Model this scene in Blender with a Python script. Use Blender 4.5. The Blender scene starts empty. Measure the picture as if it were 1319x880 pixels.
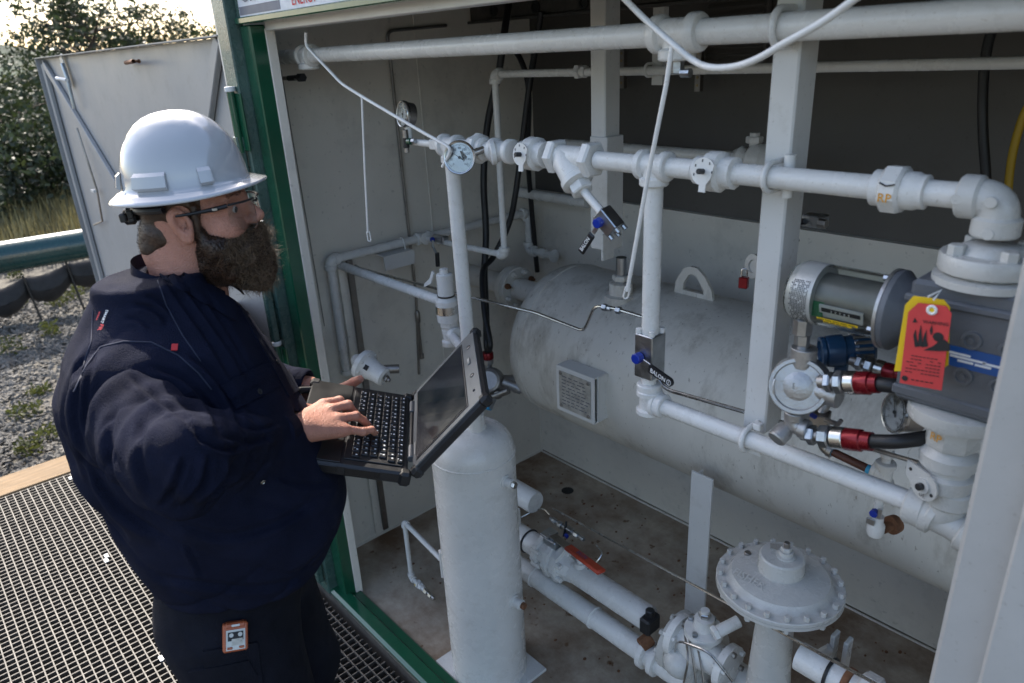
import bpy, math, random
import numpy as np
from mathutils import Vector, Matrix, noise
from mathutils.bvhtree import BVHTree
random.seed(7); rng = np.random.default_rng(7)
sc = bpy.context.scene
COL = sc.collection

# ---------------------------------------------------------------- camera
R = np.array([[0.6664877, 0.74391111, -0.0488919], [-0.24938958, 0.28427617, 0.92573857], [0.702566, -0.60480024, 0.37499025]])
FPX, CX, CY = 932.0, 659.5, 440.0
CAM = np.array([0.0, 0.0, 2.0])
cd = bpy.data.cameras.new('camera'); cam = bpy.data.objects.new('camera', cd); COL.objects.link(cam)
cd.sensor_width = 36; cd.lens = FPX / 1319 * 36; cd.clip_start = 0.05; cd.clip_end = 900
cam.matrix_world = Matrix.Translation(Vector(CAM)) @ Matrix(R.T.tolist()).to_4x4()
cd.dof.use_dof = True; cd.dof.focus_distance = 1.85; cd.dof.aperture_fstop = 4.5
sc.camera = cam
# ---------------------------------------------------------------- light
SUN = Vector((-1.0, 0.17, 0.98)).normalized()
w = bpy.data.worlds.new('World'); sc.world = w; w.use_nodes = True
nt = w.node_tree; bg = nt.nodes['Background']
sky = nt.nodes.new('ShaderNodeTexSky'); sky.sky_type = 'NISHITA'; sky.sun_disc = False
sky.sun_elevation = math.asin(SUN.z); sky.sun_rotation = math.atan2(SUN.x, SUN.y)
sky.air_density = 1.0; sky.dust_density = 3.0; sky.ozone_density = .5; sky.altitude = 100
nt.links.new(sky.outputs[0], bg.inputs[0]); bg.inputs[1].default_value = 0.15
sd = bpy.data.lights.new('sun', 'SUN'); sd.energy = 3.4; sd.angle = math.radians(0.6); sd.color = (1, .93, .83)
so = bpy.data.objects.new('sun', sd); COL.objects.link(so); so.rotation_euler = SUN.to_track_quat('Z', 'Y').to_euler()
sc.view_settings.view_transform = 'Standard'; sc.view_settings.look = 'None'
sc.view_settings.exposure = 1.45; sc.view_settings.gamma = 1

# ---------------------------------------------------------------- point helpers
def V(*a): return np.array(a, float)
def ray(px, py): return R.T @ V(px - CX, -(py - CY), -FPX)
def P(px, py, x=None, y=None, z=None, d=None):
    r = ray(px, py)
    if x is not None: t = (x - CAM[0]) / r[0]
    elif y is not None: t = (y - CAM[1]) / r[1]
    elif z is not None: t = (z - CAM[2]) / r[2]
    else: t = d / FPX
    return CAM + r * t
def dep(p): return float((np.array(p) - CAM) @ (-R[2]))
def S(px, p): return px * dep(p) / FPX          # size of px photo pixels at a point
def nrm(v): v = np.array(v, float); return v / (np.linalg.norm(v) + 1e-12)
def frame(ax):
    w_ = nrm(ax); h = V(0, 0, 1) if abs(w_[2]) < .9 else V(1, 0, 0)
    u = nrm(np.cross(h, w_)); return u, np.cross(w_, u), w_
XA, YA, ZA = V(1, 0, 0), V(0, 1, 0), V(0, 0, 1)

# ---------------------------------------------------------------- materials
MATS = {}
def mat(name, col, rough=.5, metal=0., var=.12, vscale=6., bump=.0, bscale=60., dirt=None, dscale=9., damt=.35, dth=.56, spec=.5, coat=0., trans=0., emit=None, stretch=None, sheen=0.):
    m = bpy.data.materials.new(name); m.use_nodes = True; n = m.node_tree.nodes; l = m.node_tree.links
    b = n['Principled BSDF']; b.inputs['Roughness'].default_value = rough; b.inputs['Metallic'].default_value = metal
    b.inputs['Specular IOR Level'].default_value = spec; b.inputs['Coat Weight'].default_value = coat
    b.inputs['Transmission Weight'].default_value = trans; b.inputs['Sheen Weight'].default_value = sheen
    tc = n.new('ShaderNodeNewGeometry'); mp = n.new('ShaderNodeMapping'); l.new(tc.outputs['Position'], mp.inputs[0])
    if stretch: mp.inputs['Scale'].default_value = stretch
    def nz(s, det=5, r=.6):
        t = n.new('ShaderNodeTexNoise'); t.inputs['Scale'].default_value = s; t.inputs['Detail'].default_value = det; t.inputs['Roughness'].default_value = r
        l.new(mp.outputs[0], t.inputs['Vector']); return t.outputs['Fac']
    def ramp(s, a, b_, ca=(0, 0, 0, 1), cb=(1, 1, 1, 1)):
        r = n.new('ShaderNodeValToRGB'); r.color_ramp.elements[0].position = a; r.color_ramp.elements[1].position = b_
        r.color_ramp.elements[0].color = ca; r.color_ramp.elements[1].color = cb; l.new(s, r.inputs[0]); return r.outputs[0]
    def mix(f, a, b_):
        x = n.new('ShaderNodeMix'); x.data_type = 'RGBA'
        if hasattr(f, 'links'): l.new(f, x.inputs[0])
        else: x.inputs[0].default_value = f
        for s, i in ((a, 6), (b_, 7)):
            if hasattr(s, 'links'): l.new(s, x.inputs[i])
            else: x.inputs[i].default_value = (*s, 1)
        return x.outputs[2]
    lo = tuple(c * (1 - var) for c in col); hi = tuple(min(1, c * (1 + var)) for c in col)
    c = mix(ramp(nz(vscale), .35, .65), lo, hi)
    if dirt:
        c = mix(ramp(nz(dscale, 8, .7), dth, dth + .2, (0, 0, 0, 1), (damt,) * 3 + (1,)), c, dirt)
        c = mix(ramp(nz(dscale * 9, 3, .6), .645, .70, (0, 0, 0, 1), (damt,) * 3 + (1,)), c, dirt)
    l.new(c, b.inputs['Base Color'])
    rr = n.new('ShaderNodeMath'); rr.operation = 'MULTIPLY_ADD'; l.new(nz(vscale * 3), rr.inputs[0]); rr.inputs[1].default_value = .3; rr.inputs[2].default_value = max(0, rough - .15)
    l.new(rr.outputs[0], b.inputs['Roughness'])
    if bump:
        bp = n.new('ShaderNodeBump'); bp.inputs['Strength'].default_value = bump; bp.inputs['Distance'].default_value = .004
        l.new(nz(bscale, 4), bp.inputs['Height']); l.new(bp.outputs[0], b.inputs['Normal'])
    if emit: b.inputs['Emission Color'].default_value = (*emit, 1); b.inputs['Emission Strength'].default_value = 1
    MATS[name] = m; return m
DRT = (.13, .105, .08)
M = dict(
 paint=mat('white_pipe_paint', (.69, .675, .645), .27, bump=.22, bscale=150, dirt=(.34, .29, .22), dscale=16, damt=.36, dth=.56, var=.04),
 jamb=mat('jamb_paint', (.40, .40, .39), .4, bump=.1, bscale=40, dirt=(.2, .18, .15), dscale=10, damt=.3, var=.05),
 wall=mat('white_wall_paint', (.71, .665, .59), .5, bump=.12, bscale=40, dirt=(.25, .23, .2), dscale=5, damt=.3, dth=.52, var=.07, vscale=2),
 wallup=mat('upper_wall_shade_paint', (.10, .092, .083), .55, bump=.12, bscale=40, dirt=(.06, .05, .04), dscale=6, damt=.3, var=.08, vscale=2),  # grey-brown wall colour, darkened to hold the shade under the roof
 door=mat('door_inner_paint', (.62, .61, .585), .38, bump=.1, bscale=30, dirt=(.3, .27, .22), dscale=12, damt=.35, var=.05, vscale=2),
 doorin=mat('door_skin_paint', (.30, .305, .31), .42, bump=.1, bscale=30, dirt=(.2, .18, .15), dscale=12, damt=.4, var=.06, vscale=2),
 floor=mat('dirty_floor_paint', (.47, .40, .315), .6, bump=.4, bscale=45, dirt=(.16, .088, .044), dscale=1.7, damt=.95, dth=.42, var=.18, vscale=5),
 tank=mat('tank_paint', (.60, .57, .515), .42, bump=.25, bscale=90, dirt=(.20, .165, .12), dscale=7, damt=.6, dth=.5, var=.07, vscale=3, stretch=(1.4, 1, .5)),
 green=mat('green_enamel', (.008, .075, .038), .2, coat=.5, bump=.06, bscale=60, dirt=(.1, .12, .1), dscale=10, damt=.15),
 greenpale=mat('green_sheet_metal', (.05, .10, .085), .28, coat=.3, bump=.5, bscale=220, var=.2, vscale=10, dirt=(.16, .2, .17), dscale=25, damt=.4),
 teal=mat('teal_pipe_paint', (.006, .042, .042), .28, coat=.3, var=.1),
 steel=mat('stainless_steel', (.55, .54, .52), .26, 1., bump=.05, var=.08),
 steeld=mat('weathered_steel', (.33, .31, .29), .42, 1., bump=.2, var=.2, dirt=(.14, .08, .05), dscale=25, damt=.5),
 zinc=mat('zinc_plated_steel', (.42, .44, .46), .35, 1., bump=.2, bscale=120, var=.15, vscale=20),
 alu=mat('cast_aluminium', (.42, .41, .40), .42, .85, bump=.3, bscale=200, var=.12, vscale=15),
 gal=mat('galvanised_strut', (.085, .08, .074), .6, .3, bump=.2, var=.2, vscale=20),
 brass=mat('old_brass', (.36, .27, .15), .4, .8, var=.2, vscale=20),
 rust=mat('rusty_steel', (.17, .075, .035), .8, .1, bump=.6, bscale=150, var=.4, vscale=30),
 brownpipe=mat('brown_primer_pipe', (.10, .035, .022), .5, bump=.2, var=.25, vscale=20),
 black=mat('black_rubber', (.014, .014, .015), .45, bump=.15, bscale=150, var=.2),
 blackp=mat('black_plastic', (.016, .016, .018), .42, bump=.1, bscale=400, var=.15, vscale=20),
 keyc=mat('key_plastic', (.012, .012, .013), .36, var=.1),
 screen=mat('laptop_screen_glass', (.008, .01, .018), .12, var=.1, spec=.6, coat=.3),
 bezel=mat('grey_bezel_metal', (.16, .17, .18), .38, .55, bump=.1, bscale=300, var=.12),
 meter=mat('meter_grey_paint', (.105, .112, .125), .42, bump=.2, bscale=120, var=.1),
 lightgrey=mat('light_grey_enamel', (.53, .52, .49), .28, bump=.2, bscale=150, var=.05, dirt=(.3, .3, .3), dscale=12, damt=.3),
 blue=mat('blue_enamel', (.015, .055, .12), .32, bump=.1, var=.15),
 bluecap=mat('blue_plastic_cap', (.008, .03, .30), .35, var=.1),
 bluelab=mat('blue_label', (.01, .075, .27), .4, var=.08),
 cyan=mat('cyan_thread_tape', (.05, .35, .6), .5),
 redal=mat('red_anodised_fitting', (.19, .008, .014), .28, .5, var=.12),
 redtag=mat('red_tag_card', (.56, .045, .045), .55, var=.08, vscale=14),
 yellow=mat('yellow_tag_card', (.78, .52, .01), .5, var=.05),
 yellowc=mat('yellow_cable_jacket', (.42, .26, .01), .45),
 redh=mat('orange_red_vinyl', (.48, .055, .02), .45, bump=.1, var=.12, dirt=(.1, .04, .03), damt=.4),
 orange=mat('orange_plastic', (.36, .085, .03), .4, var=.1),
 silverl=mat('silver_label', (.45, .45, .43), .4, .3, var=.1, vscale=30),
 plate=mat('etched_nameplate', (.42, .40, .36), .42, .3, var=.25, vscale=35, dirt=(.08, .07, .06), dscale=30, damt=.6),
 dial=mat('gauge_dial', (.72, .74, .76), .4, var=.03),
 lip=mat('lip_skin', (.42, .13, .11), .4, var=.1),
 eyew=mat('eye_white', (.42, .38, .36), .3, var=.03),
 ink=mat('black_ink', (.012, .012, .014), .6), white=mat('white_print', (.75, .75, .74), .5), red=mat('red_print', (.55, .03, .035), .6),
 greyink=mat('grey_print', (.12, .13, .17), .5), signw=mat('sign_sticker', (.55, .58, .64), .35, var=.08, vscale=40, bump=.2, bscale=300), orink=mat('orange_paint_marker', (.65, .30, .02), .6),
 pcb=mat('green_circuit_board', (.015, .10, .045), .4), inner=mat('dim_inner_housing', (.17, .165, .15), .4, .4, var=.2, vscale=15),
 helmet=mat('white_helmet_shell', (.40, .405, .42), .08, coat=1., var=.02, spec=.6),
 shirt=mat('navy_shirt_cloth', (.0090, .0112, .026), .88, bump=.9, bscale=380, var=.2, vscale=9, spec=.10, sheen=.0),
 trouser=mat('dark_trouser_cloth', (.008, .009, .015), .85, bump=.6, bscale=400, var=.25, vscale=12, spec=.15),
 stitch=mat('seam_thread', (.02, .025, .05), .8),
 hair=mat('brown_hair', (.045, .022, .012), .5, var=.4, vscale=60), hairlit=mat('sunlit_hair', (.16, .105, .062), .45, var=.35, vscale=60),  # second brown is lighter, with sunlight on the beard put into the colour
 nail=mat('fingernail', (.58, .30, .24), .3, var=.05),
 timber=mat('weathered_timber', (.18, .115, .055), .8, bump=.6, bscale=12, var=.2, vscale=8, stretch=(7, .6, 7)),
 fabric=mat('black_silt_fabric', (.016, .016, .018), .7, bump=.6, bscale=30, var=.3, vscale=10),
 bark=mat('bark', (.07, .05, .035), .9, bump=.6, bscale=20, var=.3),
)
def special():
    # skin with blotches
    m = mat('skin', (.47, .215, .15), .52, bump=.7, bscale=260, var=.14, vscale=22, dirt=(.40, .12, .085), dscale=14, damt=.4)
    b = m.node_tree.nodes['Principled BSDF']; b.inputs['Subsurface Weight'].default_value = .12
    b.inputs['Subsurface Radius'].default_value = (.01, .004, .002); b.inputs['Subsurface Scale'].default_value = .4; M['skin'] = m
    m = mat('clear_polycarbonate', (.9, .92, .9), .06, trans=1., var=.01); m.node_tree.nodes['Principled BSDF'].inputs['IOR'].default_value = 1.06
    M['clear'] = m
    m = mat('gauge_glass', (.95, .97, .97), .03, trans=1., var=.0); m.node_tree.nodes['Principled BSDF'].inputs['IOR'].default_value = 1.3; M['glass'] = m
    def veg(name, a, b_, s):
        m = mat(name, a, .6, var=.5, vscale=s, dirt=b_, dscale=s * 2, damt=.7); p = m.node_tree.nodes['Principled BSDF']
        tr = m.node_tree.nodes.new('ShaderNodeBsdfTranslucent'); mx = m.node_tree.nodes.new('ShaderNodeMixShader'); mx.inputs[0].default_value = .22
        src = p.inputs['Base Color'].links[0].from_socket; m.node_tree.links.new(src, tr.inputs[0])
        m.node_tree.links.new(p.outputs[0], mx.inputs[1]); m.node_tree.links.new(tr.outputs[0], mx.inputs[2])
        m.node_tree.links.new(mx.outputs[0], m.node_tree.nodes['Material Output'].inputs[0]); M[name] = m
    veg('leaf_dark', (.026, .038, .014), (.07, .078, .022), 1.2)
    veg('leaf_mid', (.035, .048, .017), (.10, .10, .03), 1.5)
    veg('leaf_yellow', (.085, .095, .03), (.14, .13, .04), 2)
    veg('weed', (.075, .085, .018), (.17, .15, .03), 6)
    veg('dry_grass', (.20, .17, .075), (.11, .12, .04), 3)
    m = mat('gravel_stone', (.105, .098, .086), .85, bump=.5, bscale=60, var=.55, vscale=14, dirt=(.30, .28, .25), dscale=20, damt=.7); M['stone'] = m
    m = mat('ground_soil', (.085, .075, .058), .9, bump=1., bscale=25, var=.5, vscale=9, dirt=(.05, .06, .03), dscale=1.5, damt=.6); M['soil'] = m
    m = mat('hill_vegetation', (.06, .08, .05), .9, bump=1., bscale=1, var=.4, vscale=.05); M['hill'] = m
special()

# ---------------------------------------------------------------- mesh builder
class G:
    def __init__(s): s.v = []; s.f = []; s.m = []
    def add(s, vs, fs, mi=0):
        k = len(s.v); s.v.extend([tuple(map(float, p)) for p in vs]); s.f.extend([tuple(i + k for i in f) for f in fs]); s.m.extend([mi] * len(fs)); return s
    def lathe(s, o, ax, prof, n=24, mi=0, ph=0.):
        u, v, w_ = frame(ax); o = np.array(o, float); vs = []; fs = []; rings = []
        for r, h in prof:
            if r < 1e-6: rings.append([len(vs)]); vs.append(o + w_ * h); continue
            rings.append(list(range(len(vs), len(vs) + n)))
            for i in range(n):
                a = 2 * math.pi * i / n + ph; vs.append(o + w_ * h + (u * math.cos(a) + v * math.sin(a)) * r)
        for a, b in zip(rings, rings[1:]):
            for i in range(n):
                j = (i + 1) % n
                if len(a) == 1 and len(b) == 1: break
                if len(a) == 1: fs.append((a[0], b[j], b[i]))
                elif len(b) == 1: fs.append((a[i], a[j], b[0]))
                else: fs.append((a[i], a[j], b[j], b[i]))
        if len(rings[0]) > 1: fs.append(tuple(reversed(rings[0])))
        if len(rings[-1]) > 1: fs.append(tuple(rings[-1]))
        return s.add(vs, fs, mi)
    def cyl(s, a, b, r, n=20, mi=0, c=.0):
        a = np.array(a, float); b = np.array(b, float); L = np.linalg.norm(b - a)
        pr = [(r, 0), (r, L)] if not c else [(r - c, 0), (r, c), (r, L - c), (r - c, L)]
        return s.lathe(a, b - a, pr, n, mi)
    def hexn(s, o, ax, r, h, mi=0, n=6, ph=0.):
        c = min(.12 * r, h * .2); return s.lathe(np.array(o) - nrm(ax) * h / 2, ax, [(r - c, 0), (r, c), (r, h - c), (r - c, h)], n, mi, ph)
    def tube(s, pts, r, n=12, mi=0, cap=True):
        pts = [np.array(p, float) for p in pts]; k = len(pts); rs = r if hasattr(r, '__len__') else [r] * k
        t = [nrm(pts[min(i + 1, k - 1)] - pts[max(i - 1, 0)]) for i in range(k)]
        u = frame(t[0])[0]; vs = []
        for i in range(k):
            u = nrm(u - t[i] * (u @ t[i])); v = np.cross(t[i], u)
            for j in range(n):
                a = 2 * math.pi * j / n; vs.append(pts[i] + (u * math.cos(a) + v * math.sin(a)) * rs[i])
        fs = [(i * n + j, i * n + (j + 1) % n, (i + 1) * n + (j + 1) % n, (i + 1) * n + j) for i in range(k - 1) for j in range(n)]
        if cap: fs += [tuple(reversed(range(n))), tuple(range((k - 1) * n, k * n))]
        return s.add(vs, fs, mi)
    def box(s, c, d, ax=(XA, YA, ZA), bev=.0, mi=0):
        c = np.array(c, float); h = np.array(d, float) / 2; b = min(bev, h.min() * .9)
        if b <= 0:
            vs = [c + ax[0] * i * h[0] + ax[1] * j * h[1] + ax[2] * k * h[2] for i in (-1, 1) for j in (-1, 1) for k in (-1, 1)]
            return s.add(vs, [(0, 1, 3, 2), (4, 6, 7, 5), (0, 4, 5, 1), (2, 3, 7, 6), (0, 2, 6, 4), (1, 5, 7, 3)], mi)
        vs = []; idx = {}
        for i in (-1, 1):
            for j in (-1, 1):
                for k in (-1, 1):
                    sg = (i, j, k)
                    for a in range(3):   # vertex on face a
                        q = [sg[t] * (h[t] if t == a else h[t] - b) for t in range(3)]
                        idx[(sg, a)] = len(vs); vs.append(c + ax[0] * q[0] + ax[1] * q[1] + ax[2] * q[2])
        fs = []
        for a in range(3):
            o1, o2 = [t for t in range(3) if t != a]
            for sg in (-1, 1):
                l4 = []
                for p, q in ((-1, -1), (1, -1), (1, 1), (-1, 1)):
                    t = [0, 0, 0]; t[a] = sg; t[o1] = p; t[o2] = q; l4.append(idx[(tuple(t), a)])
                fs.append(tuple(l4))
            for p in (-1, 1):
                for q in (-1, 1):
                    t0 = [0, 0, 0]; t0[o1] = p; t0[o2] = q; t1 = list(t0); t0[a] = -1; t1[a] = 1; t0 = tuple(t0); t1 = tuple(t1)
                    fs.append((idx[(t0, o1)], idx[(t1, o1)], idx[(t1, o2)], idx[(t0, o2)]))
        for i in (-1, 1):
            for j in (-1, 1):
                for k in (-1, 1): fs.append(tuple(idx[((i, j, k), a)] for a in range(3)))
        return s.add(vs, fs, mi)
    def prism(s, poly, ext, mi=0):
        poly = [np.array(p, float) for p in poly]; n = len(poly); ext = np.array(ext, float)
        return s.add(poly + [p + ext for p in poly], [tuple(range(n)), tuple(reversed(range(n, 2 * n)))] + [(i, i + n, (i + 1) % n + n, (i + 1) % n) for i in range(n)], mi)
    def ell(s, c, r, ax=(XA, YA, ZA), nu=20, nv=12, mi=0):
        c = np.array(c, float); vs = []; fs = []
        for j in range(nv + 1):
            t = math.pi * j / nv
            for i in range(nu):
                a = 2 * math.pi * i / nu; vs.append(c + ax[0] * r[0] * math.sin(t) * math.cos(a) + ax[1] * r[1] * math.sin(t) * math.sin(a) + ax[2] * r[2] * math.cos(t))
        fs = [(j * nu + i, j * nu + (i + 1) % nu, (j + 1) * nu + (i + 1) % nu, (j + 1) * nu + i) for j in range(nv) for i in range(nu)]
        return s.add(vs, fs, mi)
    def arc(s, c, u, v, rad, r, a0=0., a1=2 * math.pi, k=24, n=8, mi=0):
        return s.tube([np.array(c) + (u * math.cos(a0 + (a1 - a0) * i / k) + v * math.sin(a0 + (a1 - a0) * i / k)) * rad for i in range(k + 1)], r, n, mi)
def bend(pts, rad=.02, k=5):
    pts = [np.array(p, float) for p in pts]; out = [pts[0]]
    for a, b, c in zip(pts, pts[1:], pts[2:]):
        d1 = a - b; d2 = c - b; q = min(rad, np.linalg.norm(d1) * .45, np.linalg.norm(d2) * .45); p1 = b + nrm(d1) * q; p2 = b + nrm(d2) * q
        for i in range(k + 1): t = i / k; out.append(p1 * (1 - t) ** 2 + b * 2 * t * (1 - t) + p2 * t * t)
    out.append(pts[-1]); return out
def smoothpath(pts, k=6):
    pts = [np.array(p, float) for p in pts]; q = [2 * pts[0] - pts[1]] + pts + [2 * pts[-1] - pts[-2]]; out = []
    for i in range(1, len(q) - 2):
        for j in range(k):
            t = j / k; out.append(.5 * ((2 * q[i]) + (q[i + 1] - q[i - 1]) * t + (2 * q[i - 1] - 5 * q[i] + 4 * q[i + 1] - q[i + 2]) * t * t + (3 * q[i] - q[i - 1] - 3 * q[i + 1] + q[i + 2]) * t ** 3))
    out.append(pts[-1]); return out

# ---------------------------------------------------------------- objects
WL = {}
def link(name, g, m, parent=None, label=None, cat=None, group=None, kind=None, smooth=34, fixn=True):
    me = bpy.data.meshes.new(name); arr = np.array(g.v); c = (arr.max(0) + arr.min(0)) / 2 if len(arr) else V(0, 0, 0)
    if parent is None: c = V(c[0], c[1], arr[:, 2].min())
    me.from_pydata((arr - c).tolist(), [], g.f); ms = m if isinstance(m, (list, tuple)) else [m]
    for k in ms: me.materials.append(M[k])
    if len(ms) > 1: me.polygons.foreach_set('material_index', g.m)
    me.update()
    if fixn:
        import bmesh
        bm = bmesh.new(); bm.from_mesh(me); bmesh.ops.recalc_face_normals(bm, faces=bm.faces); bm.to_mesh(me); bm.free()
    if smooth:
        me.shade_smooth(); me.set_sharp_from_angle(angle=math.radians(smooth))
    o = bpy.data.objects.new(name, me); COL.objects.link(o)
    if parent is not None: o.parent = parent; o.location = Vector(c - WL[parent.name])
    else: o.location = Vector(c)
    WL[o.name] = c; tagp(o, label, cat, group, kind); return o
def tagp(o, label=None, cat=None, group=None, kind=None):
    for k, x in (('label', label), ('category', cat), ('group', group), ('kind', kind)):
        if x: o[k] = x
    return o
def thing(name, label, cat, loc, group=None):
    o = bpy.data.objects.new(name, None); COL.objects.link(o); o.location = Vector(loc); o.empty_display_size = .05
    WL[o.name] = np.array(loc, float); return tagp(o, label, cat, group)
def inst(src, parent, newc):        # a copy of a part sharing its mesh, centred at newc
    o = src.copy(); COL.objects.link(o); o.parent = parent; o.location = Vector(np.array(newc) - WL[parent.name]); WL[o.name] = np.array(newc, float); return o
def textg(txt, o, ux, uy, h, ext=.0008, mi=0, g=None, align='CENTER', bold=0.):
    cu = bpy.data.curves.new('t', 'FONT'); cu.body = txt; cu.size = 1; cu.align_x = align; cu.align_y = 'CENTER'; cu.resolution_u = 2; cu.offset = bold
    ob = bpy.data.objects.new('t', cu); COL.objects.link(ob); dg = bpy.context.evaluated_depsgraph_get(); me = bpy.data.meshes.new_from_object(ob.evaluated_get(dg))
    un = np.cross(ux, uy); g = g or G(); o = np.array(o, float)
    vs = [o + ux * v.co.x * h + uy * v.co.y * h + un * ext for v in me.vertices]; g.add(vs, [tuple(p.vertices) for p in me.polygons], mi)
    bpy.data.objects.remove(ob); bpy.data.meshes.remove(me); bpy.data.curves.remove(cu); return g

# ---------------------------------------------------------------- pipe fittings (each returns a G)
def g_tee(c, ax, br, r, L=2.0, B=1.9, g=None):
    g = g or G(); c = np.array(c); ax = nrm(ax); br = nrm(br); L *= r; B *= r; k = 1.42
    g.lathe(c - ax * L, ax, [(r * 1.05, 0), (r * k, .04 * L), (r * 1.54, .12 * L), (r * 1.54, .42 * L), (r * 1.2, .52 * L), (r * 1.2, 1.48 * L), (r * 1.54, 1.58 * L), (r * 1.54, 1.88 * L), (r * k, 1.96 * L), (r * 1.05, 2 * L)], 28)
    g.lathe(c, br, [(r * 1.2, 0), (r * 1.2, .5 * B), (r * 1.54, .6 * B), (r * 1.54, .9 * B), (r * k, .97 * B), (r * 1.05, B)], 28); return g
def g_elbow(c, a, b, r, L=1.9, g=None):
    g = g or G(); c = np.array(c, float); a = nrm(a); b = nrm(b); L *= r
    pts = [c + a * L * .6]; k = 7
    for i in range(k + 1):
        t = i / k; pts.append(c + a * L * .55 * (1 - t) ** 2 + b * L * .55 * t * t)
    pts.append(c + b * L * .6); g.tube(pts, r * 1.22, 20)
    for d in (a, b): g.lathe(c + d * L * .45, d, [(r * 1.25, 0), (r * 1.42, .08 * L), (r * 1.42, .5 * L), (r * 1.32, .56 * L), (r * 1.05, .58 * L)], 28)
    return g
def g_ubolt(c, ax, away, r, g=None, t=.0045):   # away: from plate to front
    g = g or G(); ax = nrm(ax); away = nrm(away); s = np.cross(ax, away); rad = r + t
    pts = [c - away * (r + .02) + s * rad] + [c + (s * math.cos(a) + away * math.sin(a)) * rad for a in np.linspace(0, math.pi, 14)] + [c - away * (r + .02) - s * rad]
    g.tube(pts, t, 10); return g
def ballvalve(parent, c, ax, r, face, up):
    ax = nrm(ax); face = nrm(face - ax * (face @ ax)); up = np.cross(face, ax)
    bv = link('ball_valve', G().lathe(c - ax * 2.3 * r, ax, [(r * 1.3, 0), (r * 1.45, .1 * r), (r * 1.45, .9 * r), (r * 1.25, 1.05 * r), (r * 1.7, 1.3 * r), (r * 2.05, 1.6 * r), (r * 2.05, 3. * r), (r * 1.6, 3.3 * r), (r * 1.6, 4.5 * r), (r * 1.25, 4.6 * r)], 12), 'paint', parent)
    g = G().lathe(c + face * r * 1.7, face, [(r * .95, 0), (r * .95, r * .45)], 20)
    link('valve_neck', g, 'paint', bv)
    o = c + face * (r * 2.15); poly = []
    for i in range(15): a = math.radians(-70 + 220 * i / 14); poly.append(o + (ax * math.cos(a) * -1 + up * math.sin(a)) * r * 1.35)
    poly += [o + (-ax * p + up * q) * r for p, q in ((-.95, -.6), (-.5, -1.25), (-.5, -2.0), (.25, -2.0), (.25, -1.3))]
    pl = link('stop_plate', G().prism(poly, face * r * .16), 'paint', bv, smooth=30)
    link('stem', G().cyl(o, o + face * r * 1.0, r * .28, 12, c=.001), 'blackp', bv)
    g = G()
    for i in range(5): a = math.radians(-20 + 50 * i); q = o + (-ax * math.cos(a) + up * math.sin(a)) * r * 1.05 + face * (r * .16 + .0006); g.box(q, (r * .1, .0006, r * .25), (ax, face, up))
    link('stop_mark', g, 'ink', bv); return bv
# ================================================================ SETTING
XL, YF, YB, ZC = -2.47, 1.0, 2.32, 2.24      # left wall, opening plane, back wall, ceiling
XR = 0.9
def sheet(name, x0, x1, y0, y1, z, m, nx=2, ny=2, fn=None):
    xs = np.linspace(x0, x1, nx); ys = np.linspace(y0, y1, ny)
    vs = [(x, y, z + (fn(x, y) if fn else 0)) for x in xs for y in ys]
    g = G().add(vs, [(i * ny + j, (i + 1) * ny + j, (i + 1) * ny + j + 1, i * ny + j + 1) for i in range(nx - 1) for j in range(ny - 1)])
    return link(name, g, m, kind='structure')
ZG = -.45
def gz(x, y):
    return .05 * noise.noise(Vector((x * .6, y * .6, 0))) + max(0, -x - 11) * .045
sheet('ground', -60, 14, -25, 45, ZG, 'soil', 90, 84, gz)
sheet('terrain', -600, 600, -400, 700, ZG - .25, 'hill')
g = G()
for i in range(40):
    a0, a1 = [math.radians(60 + 100 * (i + q) / 40) for q in (0, 1)]
    h = lambda a: 9 + 8 * math.sin(a * 5) + 4 * math.sin(a * 13)
    p0, p1 = [V(-math.sin(a) * 330, -math.cos(a) * 330, 0) for a in (a0, a1)]; q0, q1 = p0 * 1.25, p1 * 1.25
    g.add([p0 + [0, 0, -1], p1 + [0, 0, -1], p1 * 1.1 + [0, 0, h(a1)], p0 * 1.1 + [0, 0, h(a0)], q1 + [0, 0, -1], q0 + [0, 0, -1]], [(0, 1, 2, 3), (3, 2, 4, 5)])
link('far_hills', g, 'hill', kind='structure')

# gravel: individual stones, real geometry
base = np.array([(1, 0, 0), (-.9, .1, 0), (0, 1, .1), (.1, -1, 0), (.1, 0, .6), (0, .1, -.6)]); bf = np.array([(0, 2, 4), (2, 1, 4), (1, 3, 4), (3, 0, 4), (2, 0, 5), (1, 2, 5), (3, 1, 5), (0, 3, 5)])
def scatter(n, x0, x1, y0, y1, s0, s1, name, ok=None, zo=.006):
    X = rng.uniform(x0, x1, n); Y = rng.uniform(y0, y1, n)
    if ok is not None: k = ok(X, Y); X = X[k]; Y = Y[k]; n = len(X)
    sc_ = rng.uniform(s0, s1, (n, 1, 3)); pert = rng.normal(0, .18, (n, 6, 3)); a = rng.uniform(0, 6.28, n); v = (base[None] + pert) * sc_
    c, s = np.cos(a)[:, None], np.sin(a)[:, None]; tilt = rng.normal(0, .4, n)[:, None]
    x = v[:, :, 0] * c - v[:, :, 1] * s; y = v[:, :, 0] * s + v[:, :, 1] * c; z = v[:, :, 2] + x * tilt
    Zs = np.array([ZG + gz(p, q) for p, q in zip(X, Y)])
    vs = np.stack([x + X[:, None], y + Y[:, None], z + Zs[:, None] + zo], 2).reshape(-1, 3)
    fs = (bf[None] + 6 * np.arange(n)[:, None, None]).reshape(-1, 3)
    g = G(); g.v = vs.tolist(); g.f = fs.tolist(); g.m = [0] * len(g.f)
    return link(name, g, 'stone', kind='stuff', smooth=0, fixn=False)
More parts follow.
